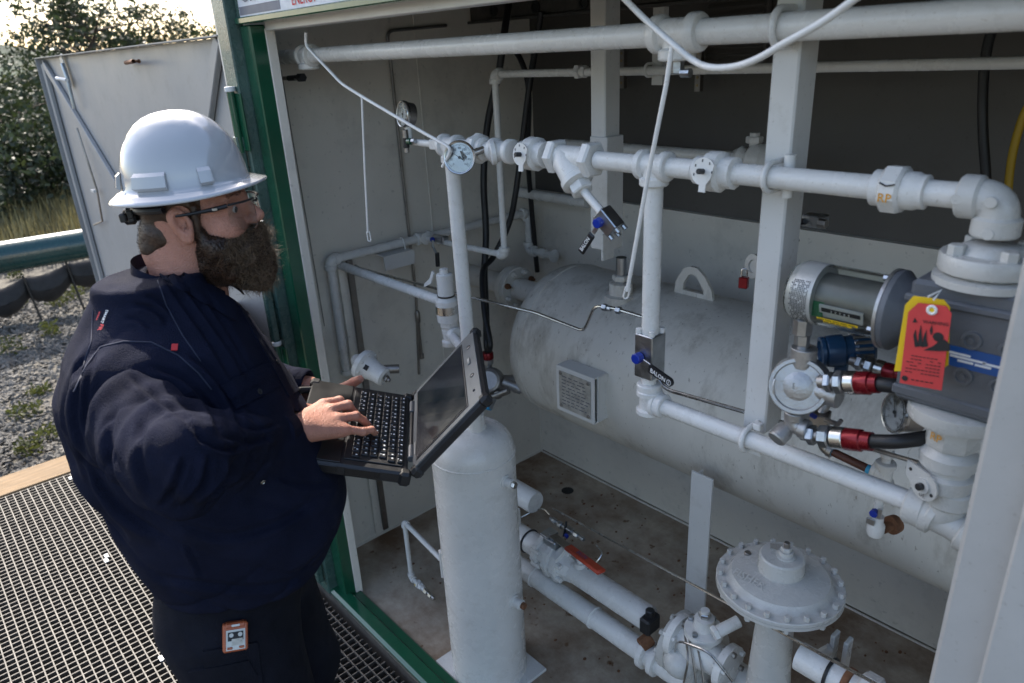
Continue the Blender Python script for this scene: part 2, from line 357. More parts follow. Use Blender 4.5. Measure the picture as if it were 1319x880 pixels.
tagp(scatter(30000, -10.5, -4.2, -1.2, 2.4, .012, .034, 'gravel', lambda X, Y: (Y < -X * .27 + .1) & (Y > -X * .0 - .6)), 'grey crushed stone gravel beside the walkway grating', 'gravel')

# weeds and dry grass
def blades(n, fx, h0, h1, wd, name, m, label, cat, lean=.35):
    vs = []; fs = []
    for i in range(n):
        x, y = fx(); z = ZG + gz(x, y); a = random.uniform(0, 6.28); h = random.uniform(h0, h1); l = random.uniform(0, lean) * h; ww = wd * random.uniform(.6, 1.3)
        dx, dy = math.cos(a), math.sin(a); k = len(vs)
        vs += [(x - dy * ww, y + dx * ww, z - .01), (x + dy * ww, y - dx * ww, z - .01), (x + dx * l * .4 + dy * ww * .8, y + dy * l * .4 - dx * ww * .8, z + h * .6), (x + dx * l * .4 - dy * ww * .8, y + dy * l * .4 + dx * ww * .8, z + h * .6), (x + dx * l, y + dy * l, z + h)]
        fs += [(k, k + 1, k + 2, k + 3), (k + 3, k + 2, k + 4)]
    g = G(); g.v = vs; g.f = fs; g.m = [0] * len(fs); return link(name, g, m, kind='stuff', smooth=0, fixn=False, label=label, cat=cat)
blades(26000, lambda: ((lambda x: (x, random.uniform(.02, .42) * -x))(-random.uniform(11.5, 26))), .15, .6, .012, 'dry_grass', 'dry_grass', 'tall dry straw coloured grass in front of the trees', 'grass')
def weedspot(cx_, cy_, n, r, h, name='weed_clump'):
    vs = []; fs = []
    for i in range(n):
        a = random.uniform(0, 6.28); q = r * math.sqrt(random.random()); x = cx_ + q * math.cos(a); y = cy_ + q * math.sin(a); z = ZG + gz(x, y) + random.uniform(0, h)
        d = Vector((random.gauss(0, 1), random.gauss(0, 1), random.gauss(.6, .6))).normalized(); s = Vector((random.gauss(0, 1), random.gauss(0, 1), 0)).cross(d).normalized(); L = random.uniform(.02, .05); k = len(vs); c = Vector((x, y, z))
        vs += [tuple(c), tuple(c + d * L * .5 + s * L * .25), tuple(c + d * L), tuple(c + d * L * .5 - s * L * .25)]; fs.append((k, k + 1, k + 2, k + 3))
    g = G(); g.v = vs; g.f = fs; g.m = [0] * len(fs); return link(name, g, 'weed', smooth=0, fixn=False)
wl = [(22, 360, 'below the black silt fabric at the left edge of the picture'), (75, 395, 'growing between two fence stakes'), (18, 400, 'nearest the left edge under the silt fabric'), (66, 432, 'standing alone in the gravel above the dark weed strip'), (105, 375, 'closest to the open door edge'), (10, 455, 'small and yellow on the gravel at the left picture edge'), (52, 505, 'low and green in the middle of the gravel'), (35, 535, 'broad and low, just nearer than the green middle clump'), (95, 385, 'behind the man, by the second stake'), (40, 585, 'closest to the timber board'), (70, 560, 'sparse, just beyond the timber board')]
for i, (px, py, t) in enumerate(wl):
    p = P(px, py, z=ZG); 
    o = weedspot(p[0], p[1], 170 if py < 520 else 150, .085 + .03 * (i % 3), .06 + .05 * (py < 460) + .03 * (i % 2)); tagp(o, 'yellow green weed clump ' + t, 'weed', 'weed clumps growing in the gravel')

# trees
def tree(x, y, h, rad, seed, lm, label, nleaf=7000, lsz=.085, z0=None, cb=.18):
    rnd = random.Random(seed); z0 = ZG + gz(x, y) if z0 is None else z0
    t = thing('tree', label, 'tree', (x, y, z0), 'trees behind the dry grass')
    g = G(); tips = []
    tp = [V(x + rnd.gauss(0, .08) * i, y + rnd.gauss(0, .08) * i, z0 - .1 + h * .8 * i / 6) for i in range(7)]
    g.tube(tp, [h * .022 * (1 - i / 7.5) for i in range(7)], 8)
    for i in range(26):
        q = rnd.uniform(cb, .98) * 6 * .98; a = int(q); b0 = tp[min(a, 5)] + (tp[min(a, 5) + 1] - tp[min(a, 5)]) * (q - a); an = rnd.uniform(0, 6.28)
        hh = (b0[2] - z0) / (h * .8); L = rad * (1.15 - .75 * abs(hh - .38)) * rnd.uniform(.65, 1.05); d = V(math.cos(an), math.sin(an), rnd.uniform(.1, .8)); pts = [b0, b0 + d * L * .4, b0 + d * L * .8 + [0, 0, -.04 * L]]
        g.tube(pts, [h * .008, h * .005, h * .002], 5); tips += [(pts[1], .5), (pts[2], 1.), (b0 + d * L, 1.)]
    link('trunk', g, 'bark', t)
    cl = []
    for p, k in tips:
        for j in range(3): cl.append((p + V(*[rnd.gauss(0, .14) * rad for _ in range(3)]), rad * rnd.uniform(.08, .21)))
    cl.append((tp[-1] + [0, 0, h * .12], rad * .3)); n = nleaf; idx = np.array([rnd.randrange(len(cl)) for _ in range(n)]); r2 = np.random.default_rng(seed)
    C0 = np.array([c[0] for c in cl])[idx]; RR = np.array([c[1] for c in cl])[idx][:, None]
    d = r2.normal(size=(n, 3)); d /= np.linalg.norm(d, axis=1)[:, None]; pos = C0 + d * RR * (r2.uniform(.3, 1, (n, 1)) ** .5) * [1, 1, .8]
    u = r2.normal(size=(n, 3)); u /= np.linalg.norm(u, axis=1)[:, None]; v = np.cross(u, r2.normal(size=(n, 3))); v /= np.linalg.norm(v, axis=1)[:, None]; s = r2.uniform(.5, 1.2, (n, 1)) * lsz
    vs = np.stack([pos - u * s * .6, pos + v * s * .35, pos + u * s * .6, pos - v * s * .35], 1).reshape(-1, 3)
    G_ = G(); G_.v = vs.tolist(); G_.f = (np.arange(n)[:, None] * 4 + np.arange(4)).tolist(); G_.m = [0] * n
    link('crown', G_, lm, t, smooth=0, fixn=False); return t
T = [ # px, dist x, top py, radius, material, label
 (-60, -17, 110, 2.3, 'leaf_dark', 'large dark tree cut off by the left edge of the picture'),
 (18, -19, 150, 1.9, 'leaf_mid', 'bushy mid green tree low behind the dry grass at the far left'),
 (70, -20, -40, 1.7, 'leaf_dark', 'tall dark leafy tree whose crown runs out of the top of the picture'),
 (128, -22, -15, 1.9, 'leaf_dark', 'dark leafy tree directly above the open door panel'),
 (185, -24, 42, 1.7, 'leaf_mid', 'tree with thin airy top beside the pale gap of sky'),
 (250, -26, 48, 1.5, 'leaf_yellow', 'yellow green tree top nearest the green cabinet post'),
 (290, -29, 40, 1.7, 'leaf_yellow', 'yellowish tree top just peeping past the cabinet post'),
 (100, -25, 150, 2.2, 'leaf_yellow', 'sunlit yellow green tree seen low between the darker trees'),
 (40, -28, 130, 2.4, 'leaf_dark', 'farthest dark tree filling the gap at the left'),
 (-20, -14.5, 190, 1.3, 'leaf_dark', 'low dark shrub by the left picture edge above the green pipe'),
 (60, -15.5, 215, 1.1, 'leaf_dark', 'low dark shrub just left of the open door edge')]
for i, (px, X, py, rad, lm, lab) in enumerate(T):
    p = P(px, py, x=X); zb = ZG + gz(X, p[1]); tree(X, p[1], max(1.2, (p[2] - zb) / .97), rad, 40 + i, lm, lab, 6500 if rad > 1.5 else 4000, .10)
g = G()   # low undergrowth mass between the trunks
n = 30000; X = rng.uniform(-29, -21, n); Y = -X * rng.uniform(.0, .5, n); Z = ZG + .045 * (-X - 11) + rng.uniform(0, 1, n) ** 1.5 * 1.7
u = rng.normal(size=(n, 3)); v = np.cross(u, rng.normal(size=(n, 3))); u /= np.linalg.norm(u, axis=1)[:, None]; v /= np.linalg.norm(v, axis=1)[:, None]
pos = np.stack([X, Y, Z], 1); vs = np.stack([pos - u * .08, pos + v * .05, pos + u * .08, pos - v * .05], 1).reshape(-1, 3)
g.v = vs.tolist(); g.f = (np.arange(n)[:, None] * 4 + np.arange(4)).tolist(); g.m = [0] * n
link('undergrowth', g, 'leaf_dark', kind='stuff', smooth=0, fixn=False, label='dark tangled undergrowth beneath the trees', cat='undergrowth')

# green gas pipe and silt fence
a, b = P(-120, 352, x=-8.6), P(60, 322, x=-8.6); dd = (b - a) / (b[1] - a[1]); a = a - dd * 1.2; b = a + dd * 6
link('green_pipeline', G().cyl(a, b, S(19.5, P(60, 322, x=-8.6)), 32), 'teal', label='large dark green painted pipe running across beyond the gravel', cat='pipe')
t = thing('silt_fence', 'sagging black fabric hung on thin stakes below the green pipe', 'silt fence', P(60, 370, x=-8.9))
px_st = [-75, -30, 29, 84, 140, 190]; tops = [P(q, 378 - .33 * q - 12, x=-8.95) for q in px_st]
for q, (A, B_) in enumerate(zip(tops, tops[1:])):
    vs = []; fs = []; nu, nv = 12, 8
    for i in range(nu + 1):
        for j in range(nv + 1):
            s_ = i / nu; sag = .05 * math.sin(math.pi * s_); p = A * (1 - s_) + B_ * s_; hgt = .22 + .09 * math.sin(math.pi * s_)
            an = math.pi * 2 * j / nv; bulge = .07 * (.35 + math.sin(math.pi * s_) ** .5)
            vs.append((p[0] + math.cos(an) * bulge + .01 * noise.noise(Vector((s_ * 6 + q, j, 0))), p[1], p[2] - .02 - sag * .5 - hgt * (.5 - .5 * math.sin(an)) + .015 * noise.noise(Vector((s_ * 9, j, q)))))
    for i in range(nu):
        for j in range(nv): fs.append((i * (nv + 1) + j, (i + 1) * (nv + 1) + j, (i + 1) * (nv + 1) + j + 1, i * (nv + 1) + j + 1))
    link('fabric', G().add(vs, fs), 'fabric', t, smooth=60)
for p in tops[1:-1]:
    gr = P(0, 0, x=p[0] + .0); b0 = V(p[0] + .08, p[1] + .04, ZG - .02); link('stake', G().tube([p + [.03, 0, .02], b0], .012, 6), 'black', t)

# walkway: grating + timber board
def grating():
    g = G(); x0, x1, y0, y1 = -4.14, 1.6, -1.4, .90
    y = y0
    while y < y1: g.box(((x0 + x1) / 2, y, -.005), (x1 - x0, .0042, .010)); y += .033
    x = x0
    while x < x1: g.box((x, (y0 + y1) / 2, -.022), (.0042, y1 - y0, .040)); x += .030
    return g
wk = thing('walkway_grating', 'galvanised steel bar grating walkway under the man', 'grating', (-1.5, 0, -.03))
o = link('grating_bars', grating(), 'gal', wk, kind='stuff', smooth=0, fixn=False)
for px, py in ((91, 616), (98, 613), (137, 716), (137, 722), (208, 848), (221, 842)):
    p = P(px, py, z=.004); link('grating_clip', G().box(p, (.030, .016, .004), bev=.001), 'white', wk)
g = G().box((-1.27, .925, -.03), (5.75, .01, .09)); link('edge_angle', g, 'gal', wk, smooth=0)
link('timber_board', G().box((-4.275, -.2, -.06), (.23, 4.2, .12), bev=.006), 'timber', label='pale weathered timber board along the far end of the grating', cat='board', smooth=0)
for yy in (-.9, .5):
    link('support_beam', G().box((-1.3, yy, -.12), (5.6, .08, .16)), 'gal', wk, smooth=0)

# ================================================================ CABINET
cab = thing('equipment_cabinet', 'green steel equipment cabinet with white painted interior, open at the front', 'cabinet', (-.8, 1.6, -.05))
def wallbox(name, c, d, m, **k): return link(name, G().box(c, d, bev=k.pop('bev', 0.)), m, cab, smooth=0, **k)
wallbox('left_wall', (XL - .02, 1.66, 1.09), (.04, 1.36, 2.38), 'wall')
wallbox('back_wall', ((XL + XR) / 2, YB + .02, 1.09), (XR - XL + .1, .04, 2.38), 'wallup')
wallbox('back_wall_liner', ((XL + XR) / 2, YB - .012, .70), (XR - XL - .01, .024, 1.38), 'wall')
wallbox('right_wall', (XR + .02, 1.66, 1.09), (.04, 1.36, 2.38), 'wall')
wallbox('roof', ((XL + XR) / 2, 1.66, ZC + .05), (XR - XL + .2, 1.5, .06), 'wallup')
wallbox('floor_pan', ((XL + XR) / 2, 1.67, -.02), (XR - XL, 1.31, .04), 'floor')
# left front corner: green post set, white jamb lip
wallbox('door_frame_post', (-2.2305, .98, 1.04), (.067, .05, 2.12), 'green', bev=.004)
wallbox('frame_return', (-2.365, 1.015, 1.04), (.21, .03, 2.12), 'green')
wallbox('corner_post', (-2.3085, .945, 1.19), (.085, .05, 2.5), 'greenpale', bev=.004)
wallbox('hinge_post', (-2.30, .905, .93), (.03, .025, 1.72), 'greenpale', bev=.004)
wallbox('jamb_lip', (-2.197, 1.015, 1.045), (.010, .03, 2.09), 'wall', bev=.002)
wallbox('header_beam', (-.68, .975, 2.27), (3.16, .05, .31), 'greenpale', bev=.004)
wallbox('drip_edge', (-.68, .955, 2.112), (3.15, .03, .018), 'green', bev=.003)
wallbox('header_lip', (-.66, 1.025, 2.096), (3.06, .05, .026), 'door', bev=.002)
wallbox('sill_beam', (-.78, .955, -.005), (3.36, .06, .08), 'green', bev=.01)
wallbox('sill_flange', (-.78, 1.0, .005), (3.3, .05, .03), 'green', bev=.008)
wallbox('right_jamb', (-.175, .965, 1.04), (.07, .06, 2.1), 'jamb', bev=.006)
wallbox('right_jamb_face', (-.105, .925, 1.04), (.09, .03, 2.1), 'jamb', bev=.004)
# weld beads along the inside corners and a vertical wall seam
for a_, b_ in (((XL + .003, 1.06, .003), (XL + .003, YB - .03, .003)), ((XL + .003, YB - .027, .004), (XL + .003, YB - .027, 1.39)), ((XL, YB - .03, .003), (XR, YB - .03, .003)), ((XL + .002, 1.72, .01), (XL + .002, 1.72, 2.2)), ((-1.2, YB + .0, 1.40), (-1.2, YB, 2.2))):
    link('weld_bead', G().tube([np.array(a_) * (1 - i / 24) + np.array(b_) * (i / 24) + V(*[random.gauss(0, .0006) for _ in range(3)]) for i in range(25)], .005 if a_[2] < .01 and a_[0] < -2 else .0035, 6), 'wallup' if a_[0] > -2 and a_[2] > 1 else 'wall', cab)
# hinge
for zc in (1.83, 1.0, .35):
    h = link('hinge', G().cyl((-2.295, .905, zc - .09), (-2.295, .905, zc + .09), .012, 14), 'green', cab)
    link('hinge_pin', G().cyl((-2.295, .905, zc + .09), (-2.295, .905, zc + .105), .016, 12, c=.002), 'white', h)
    link('hinge_leaf', G().box((-2.275, .917, zc), (.05, .006, .17), bev=.002), 'green', h)
# sign on the header
p0 = P(309, 27, y=.949)
sg = thing('company_sign', None, None, p0); sg.parent = cab; sg.location = Vector(p0 - WL[cab.name])
sx0 = P(308, 10, y=.949)[0]; zb_ = P(309, 23, y=.949)[2]
link('sign_sheet', G().box((sx0 + .32, .9485, zb_ + .10), (.64, .002, .20)), 'signw', sg, smooth=0)
link('sign_stripe', G().box((sx0 + .135, .9470, zb_ + .016), (.262, .0006, .022)), 'greyink', sg, smooth=0)
link('sign_lettering', textg('CIMARRON', (sx0 + .012, .9470, zb_ + .068), XA, ZA, .098, g=None, align='LEFT', bold=.012), 'greyink', sg, smooth=0)
link('sign_lettering', textg('ENERGY', (sx0 + .335, .9470, zb_ + .020), XA, ZA, .036, align='LEFT', bold=.01), 'red', sg, smooth=0, label='small red letters')

# left door, swung fully open
dx0, dx1, dzt = -5.35, -2.49, 2.09; dy = 1.0
def subpart(name, loc, parent, label=None):
    o = thing(name, label, None, loc); o.parent = parent; o.location = Vector(np.array(loc, float) - WL[parent.name]); return o
dr = subpart('cabinet_door', ((dx0 + dx1) / 2, dy, .04), cab, 'white inside face of the door swung open to the left')
link('door_panel', G().box(((dx0 + dx1) / 2, dy + .02, 1.05), (dx1 - dx0, .012, 2.06), bev=.001), 'doorin', dr, smooth=0)
for c, d, n in ((((dx0 + dx1) / 2, dy - .005, dzt - .006), (dx1 - dx0, .05, .004), 'top_flange'), ((dx0 + .002, dy - .005, 1.05), (.004, .05, 2.06), 'side_flange')):
    link(n, G().box(c, d), 'doorin', dr, smooth=0)
link('edge_seal', G().box((dx1 + .04, dy - .0, 1.05), (.072, .045, 2.06), bev=.003), 'green', dr, smooth=0)
def brace(a, b, wd, name='brace'):
    a, b = np.array(a, float), np.array(b, float); ax = nrm(b - a); up = np.cross(YA, ax); g = G().box((a + b) / 2, (np.linalg.norm(b - a), .022, wd), (ax, YA, up), bev=.003); return link(name, g, 'doorin', dr, smooth=0)
def D(px, py, yo=-.0): return P(px, py, y=dy + yo)
brace(D(57, 82), D(170, 270), .05); brace(D(282, 50), D(262, 200), .045)
brace((dx0 + .05, dy - .001, 2.05), (dx0 + .05, dy - .001, .05), .06, 'edge_stiffener')
lt = dr
a = D(80, 76); b = D(92, 112); ax = nrm(b - a); sd_ = np.cross(ax, YA)
link('latch_plate', G().box((D(85, 92) + V(0, -.002, 0)), (S(40, a), .006, S(15, a)), (ax, YA, sd_), bev=.001), 'door', lt, smooth=0)
link('latch_bolt', G().tube([D(80, 82, -.02), D(86, 100, -.02), D(96, 140, -.02)], S(2.4, a), 10), 'zinc', lt)
link('latch_knob', G().tube([D(86, 103, -.03), D(73, 101, -.05)], S(2.2, a), 10), 'white', lt)
g = G().tube([D(99, 165, -.01), D(125, 245, -.01), D(132, 285, -.01), D(121, 290, -.01)], S(1.3, a), 8); link('door_rod', g, 'steeld', dr)
g = G().box(D(121, 246, -.02), (S(15, a), .02, S(4, a)), bev=.002); link('rod_guide', g, 'door', dr, smooth=0)
link('door_catch', G().tube([D(162, 81, -.01), D(172, 79, -.05), D(179, 79, -.02)], S(2, a), 8), 'rust', dr)
# ================================================================ EQUIPMENT
def part(name, g, m, t, **k): return link(name, g, m, t, **k)
YP = 1.13
GR_C = 'columns and brackets inside the cabinet'
# --- columns
def column(name, x0, x1, y0, y1, z0, z1, label, grp=None):
    return link(name, G().box(((x0 + x1) / 2, (y0 + y1) / 2, (z0 + z1) / 2), (x1 - x0, y1 - y0, z1 - z0), bev=.003), 'door', label=label, cat='post', group=grp, smooth=0)
c1 = P(990, 300, y=1.175)
a_ = P(976, 300, y=1.165)[0]; b_ = P(1022, 300, y=1.165)[0]
zt = 2.235; zb = P(972, 556, y=1.165)[2]
hp = thing('hanging_post', 'wide white square post the main pipe is bolted to, right of the padlock', 'post', (c1[0], 1.19, zb))
part('post_tube', G().box(((a_ + a_ + .048) / 2, 1.197, (zt + zb) / 2), (.048, .062, zt - zb), bev=.003), 'door', hp, smooth=0)
px2 = P(770, 150, y=1.5)[0]
h2 = thing('hanging_post', 'white square post with a stepped lower sleeve behind the Y strainer', 'post', (px2, 1.5, 1.45))
part('post_tube', G().box((px2, 1.53, (zt + 1.76) / 2), (.052, .06, zt - 1.76), bev=.003), 'door', h2, smooth=0)
part('post_sleeve', G().box((px2 + .005, 1.53, (1.77 + 1.46) / 2), (.062, .068, .31), bev=.002), 'door', h2, smooth=0)
part('drilled_foot', G().box((px2 + .035, 1.50, 1.475), (.008, .05, .075), bev=.002), 'door', h2, smooth=0)
lp = P(905, 612, y=1.55); lq = P(893, 766, y=1.55)
sl = thing('support_leg', 'flat white upright leg plate between the floor pipes and the round actuator', 'support', (lp[0], 1.55, .0))
part('leg_plate', G().box((lp[0], 1.55, lp[2] / 2), (S(32, lp), .008, lp[2]), bev=.001), 'door', sl, smooth=0)
part('leg_flange', G().box((lp[0] - S(15, lp), 1.575, lp[2] / 2 - .01), (.006, .055, lp[2] - .02), bev=.001), 'door', sl, smooth=0)

# --- top pipe
r = .0215; z = 2.01
t = thing('top_vent_pipe', 'thick white painted pipe running along the top of the opening', 'pipe', (-1, YP, z))
part('pipe', G().cyl((XL + .0, YP, z - .0), (.88, YP, z), r, 28), 'paint', t)
part('wall_sleeve', G().lathe((XL, YP, z), XA, [(r + .006, 0), (r + .006, .006), (r, .006)], 24), 'black', t)
x = P(397, 76, y=YP)[0]; part('tee', g_tee((x, YP, z), XA, -ZA, r, 1.7, 1.9), 'paint', t)
x = P(873, 36, y=YP)[0]; part('tee', g_tee((x, YP, z), XA, -ZA, r, 2.4, 2.1), 'paint', t)
part('drain_nut', G().hexn((x + .002, YP, z - .055), ZA, .012, .022).cyl((x + .012, YP - .0, z - .065), (x + .03, YP, z - .065), .008, 10), 'zinc', t)
x = P(1007, 22, y=YP)[0]; part('u_bolt', g_ubolt((x, YP, z), XA, -YA, r, t=.006), 'paint', t)
# --- main line
z = 1.78; r = .0185
t = thing('main_gas_line', 'long white pipe with valves and fittings crossing the middle of the cabinet', 'pipeline', (-.9, YP, z))
X_ = lambda px, py=215: P(px, py, y=YP)[0]
def seg(a, b, rr=r, n='pipe'): return part(n, G().cyl((a, YP, z), (b, YP, z), rr, 24), 'paint', t)
seg(X_(570, 187), X_(640, 192)); xt = X_(581, 190)
part('tee', g_tee((xt, YP, z), XA, -ZA, r, 1.95, 2.3), 'paint', t)
xu = X_(617, 193)
part('union', G().hexn((xu, YP, z), XA, r * 1.95, .024, n=8).lathe((xu - .03, YP, z), XA, [(r * 1.2, 0), (r * 1.5, .004), (r * 1.5, .055), (r * 1.2, .06)], 24), 'paint', t)
part('tee', g_tee((X_(648, 197), YP, z), XA, nrm((-.55, -.8, -.1)), r, 2.0, 1.7), 'paint', t)
ballvalve(t, V(X_(688, 199), YP, z), XA, r * .98, nrm((-.1, -1, .1)), ZA)
# Y strainer
xa = X_(722, 203); xb = X_(762, 206); sd0 = V(X_(722, 203) + .012, YP, 1.78); sd = nrm(P(760, 264, y=YP - .02) - sd0)
g = G().tube(bend([(xa - .01, YP, z), (xa + .03, YP, z), (xb - .01, YP, z), (xb + .01, YP, z)]), r * 1.35, 22)
g.lathe(sd0, sd, [(r * 1.2, -.012), (r * 1.7, .01), (r * 1.7, .055), (r * 1.9, .058), (r * 1.9, .070), (r * 1.5, .073)], 24)
st = part('y_strainer', g, 'paint', t)
part('hex_end', G().hexn((xa - .012, YP, z), XA, r * 2.05, .024), 'paint', st); part('hex_end', G().hexn((xb + .0, YP, z), XA, r * 2.1, .024), 'paint', st)
o = sd0 + sd * .084; part('strainer_plug', G().hexn(o, sd, r * 1.35, .022).cyl(o, P(778, 277, y=YP - .03), r * .5, 14), 'paint', st)
seg(X_(770, 207), X_(830, 212)); xr_ = X_(843, 214)
part('tee', g_tee((xr_, YP, z), XA, -ZA, r, 2.0, 2.1), 'paint', t)
seg(X_(860, 216), X_(895, 220)); ballvalve(t, V(X_(922, 224), YP, z), XA, r * .95, nrm((.0, -1, .15)), ZA)
seg(X_(945, 230), X_(1140, 250)); x = X_(992, 236)
part('u_bolt', g_ubolt((x, YP, z), XA, -YA, r, t=.005), 'paint', t)
g = G().cyl((x + .02, YP + .0225, z + .035), (x + .02, YP + .0225, z + .0), .010, 14).cyl((x + .02, YP + .0225, z - .035), (x + .02, YP + .0225, z - .0), .010, 14); part('stand_off', g, 'paint', t)
xu = X_(1155, 254)
un = part('union', G().hexn((xu - .004, YP, z), XA, r * 1.95, .030, n=8, ph=.3), 'paint', t)
part('union_tail', G().lathe((xu - .036, YP, z), XA, [(r * 1.1, 0), (r * 1.45, .003), (r * 1.45, .014), (r * 1.35, .024)], 24), 'plate' if 0 else 'paint', un)
part('union_tail', G().lathe((xu + .010, YP, z), XA, [(r * 1.5, 0), (r * 1.5, .016), (r * 1.35, .022), (r * 1.35, .030), (r * 1.1, .032)], 24), 'paint', un)
part('marker_writing', textg('RP', (xu - .004, YP - r * 1.87, z - .008), XA, ZA, .018, bold=.01), 'orink', un, smooth=0)
g = G().tube([(xu - .014, YP - r * 1.86, z + .014), (xu - .004, YP - r * 1.88, z + .010), (xu + .008, YP - r * 1.86, z + .013)], .0012, 6); part('marker_stroke', g, 'ink', un)
xv = -.292
seg(xu + .03, xv - .02); part('elbow', g_elbow((xv, YP, z), -XA, -ZA, r * 1.15, 2.3), 'lightgrey', t)
g = G()
for q, s_ in (((xv - .045, YP - .026, z), -YA), ((xv - .004, YP - .026, z + .0), -YA), ((xv, YP - .027, z - .042), -YA)): part('casting_boss', G().cyl(q, np.array(q) + s_ * .004, .008, 14, c=.001), 'lightgrey', t)
# thermometer + left gauge assembly
def gauge(px, py, px_r, y, face, name, label, roll, depth=.035, rim='steel', bodym='zinc', stem=None, needle=.6, dist=None):
    c = P(px, py, y=y); rr = S(px_r, c); face = nrm(face); rt = nrm(np.cross(ZA, face)); up = np.cross(face, rt)
    t = thing(name, label, 'gauge', c)
    g = G().lathe(c - face * depth, face, [(rr * .35, 0), (rr * .86, .004), (rr * .9, depth * .5), (rr * .92, depth * .9)], 32); part('gauge_case', g, bodym, t)
    g = G().lathe(c - face * .008, face, [(rr * .90, 0), (rr * 1.0, .002), (rr * 1.03, .008), (rr * .98, .012), (rr * .90, .011), (rr * .88, .006)], 40); part('bezel_ring', g, rim, t)
    part('dial', G().lathe(c - face * .003, face, [(rr * .9, 0), (rr * .9, .001), (0, .001)], 40), 'dial', t, smooth=0)
    g = G()
    for i in range(41):
        a = math.radians(-135 + 270 * i / 40); L = .12 if i % 5 == 0 else .06; d = rt * math.sin(a) + up * math.cos(a); g.box(c + d * rr * (.80 - L / 2), (rr * .022, rr * L, .0004), (np.cross(d, face), d, face))
    part('dial_scale', g, 'ink', t, smooth=0)
    g = G()
    for i in range(0, 9):
        a = math.radians(-135 + 270 * i / 8); d = rt * math.sin(a) + up * math.cos(a); textg(str(i * 20), c + d * rr * .56 - face * .0012, rt, up, rr * .2, g=g)
    part('dial_numbers', g, 'ink', t, smooth=0)
    d = rt * math.sin(needle) + up * math.cos(needle); g = G().prism([c - d * rr * .25 + np.cross(d, face) * rr * .035, c - d * rr * .25 - np.cross(d, face) * rr * .035, c + d * rr * .62], face * .0008).cyl(c, c + face * .002, rr * .09, 12)
    part('needle', g, 'ink', t, smooth=0)
    part('gauge_glass', G().lathe(c + face * .0045, face, [(rr * .88, 0), (rr * .88, .001)], 32), 'glass', t, smooth=0)
    return t, c, rr, rt, up
f_ = nrm(CAM - P(592, 203, y=1.05) + V(-.55, -.1, .0))
tt, c, rr, rt, up = gauge(592, 203, 21, 1.06, f_, 'dial_thermometer', 'steel dial thermometer facing the man, left end of the main pipe', 0, .012, needle=-1.0)
e = V(X_(628, 196), YP - .02, z); part('thermometer_well', G().lathe(c - f_ * .010, e - c, [(rr * .5, 0), (rr * .45, .012), (.011, .016), (.011, .035)], 6).lathe(c + (e - c) * .55, e - c, [(.009, 0), (.009, .05)], 14), 'steel', tt)
f_ = nrm(V(.22, -.9, .12) + V(-.35, 0, 0))
c0 = P(522, 147, y=1.13)
tt, c, rr, rt, up = gauge(519, 147, 16.5, 1.12, f_, 'pressure_gauge', 'small round pressure gauge standing up at the far left end of the main pipe', 0, .032, bodym='steeld', needle=.05)
g = G().cyl(c - up * (rr * .95) - f_ * .016, V(c[0], YP, z + .015), .006, 12); b_ = V(c[0] + .004, YP, z + .0)
g.lathe(c - up * rr * 1.25 - f_ * .016, -ZA, [(.007, 0), (.010, .004), (.010, .015), (.006, .02)], 12)
part('gauge_stem', g, 'paint', tt)
part('gauge_valve', G().box(V(xt - .062, YP, z), (.035, .026, .026), bev=.003).cyl((xt - .08, YP, z), (xt - .03, YP, z), .011, 16).tube(bend([(xt - .075, YP, z), (c[0] + .004, YP, z), (c[0] + .004, YP, z + .04)], .01), .0095, 12), 'paint', tt)
q = P(523, 182, y=YP - .015); part('valve_handle', G().cyl(q + [0, 0, .030], q + [.0, 0, .006], .0075, 12, c=.001).cyl(q + [0, 0, -.012], q + [0, 0, -.030], .0065, 12, c=.001), 'steeld', tt)
part('valve_grip', G().cyl(q + [0, 0, .010], q + [-.001, 0, -.018], .0085, 12, c=.002).cyl(q + [0, 0, 0], q + [.012, .006, 0], .005, 10), 'black', tt)
part('green_collar', G().cyl(q + [.010, .0, 0], q + [.026, .0, .001], .0085, 14, c=.001), 'green', tt)
part('bleed_nut', G().hexn(q + [.036, 0, .002], XA, .007, .014), 'zinc', tt)

# --- riser right with BALON valve, lower pipe
t = thing('drop_line', 'vertical white pipe with square ball valve, turning into the long lower pipe', 'pipeline', (xr_, YP, 1.27))
zb_ = 1.28; r = .0185
part('pipe', G().cyl((xr_, YP, z - .03), (xr_, YP, 1.42), r, 24), 'paint', t); part('pipe', G().cyl((xr_, YP, 1.40), (xr_, YP, 1.30), r * .86, 24), 'paint', t)
vc = P(836, 456, y=YP); ex = XA; ey = YA
vb = part('ball_valve_block', G().box((xr_, YP, vc[2]), (.046, .046, .098), (ex, ey, ZA), bev=.002), 'zinc', t, smooth=0)
o = V(xr_, YP, vc[2]); g = G()
for i in (-1, 1):
    for j in (-1, 1): g.cyl(o + ex * i * .017 + ey * j * .017 + ZA * .048, o + ex * i * .017 + ey * j * .017 + ZA * .060, .0062, 10, c=.001)
part('flange_bolts', g, 'paint', vb)
fz = -ey   # face toward camera-left
k_ = o - ey * .023 * 1 if (-ey) @ (CAM - o) > 0 else o + ey * .023
fn = nrm(k_ - o); part('valve_stem_cap', G().hexn(k_ + fn * .010 - ex * .006, fn, .0115, .018, n=8), 'bluecap', vb)
hd = nrm(ex * .97 + ZA * -.20 + fn * .12)
g = G().box(k_ + fn * .010 + hd * .026 - ZA * .002, (.035, .003, .014), (hd, fn, np.cross(hd, fn)), bev=.001); part('lever', g, 'zinc', vb, smooth=0)
lc = k_ + fn * .011 + hd * .062 - ZA * .004; hu = -np.cross(hd, fn) if np.cross(hd, fn)[2] < 0 else np.cross(hd, fn)
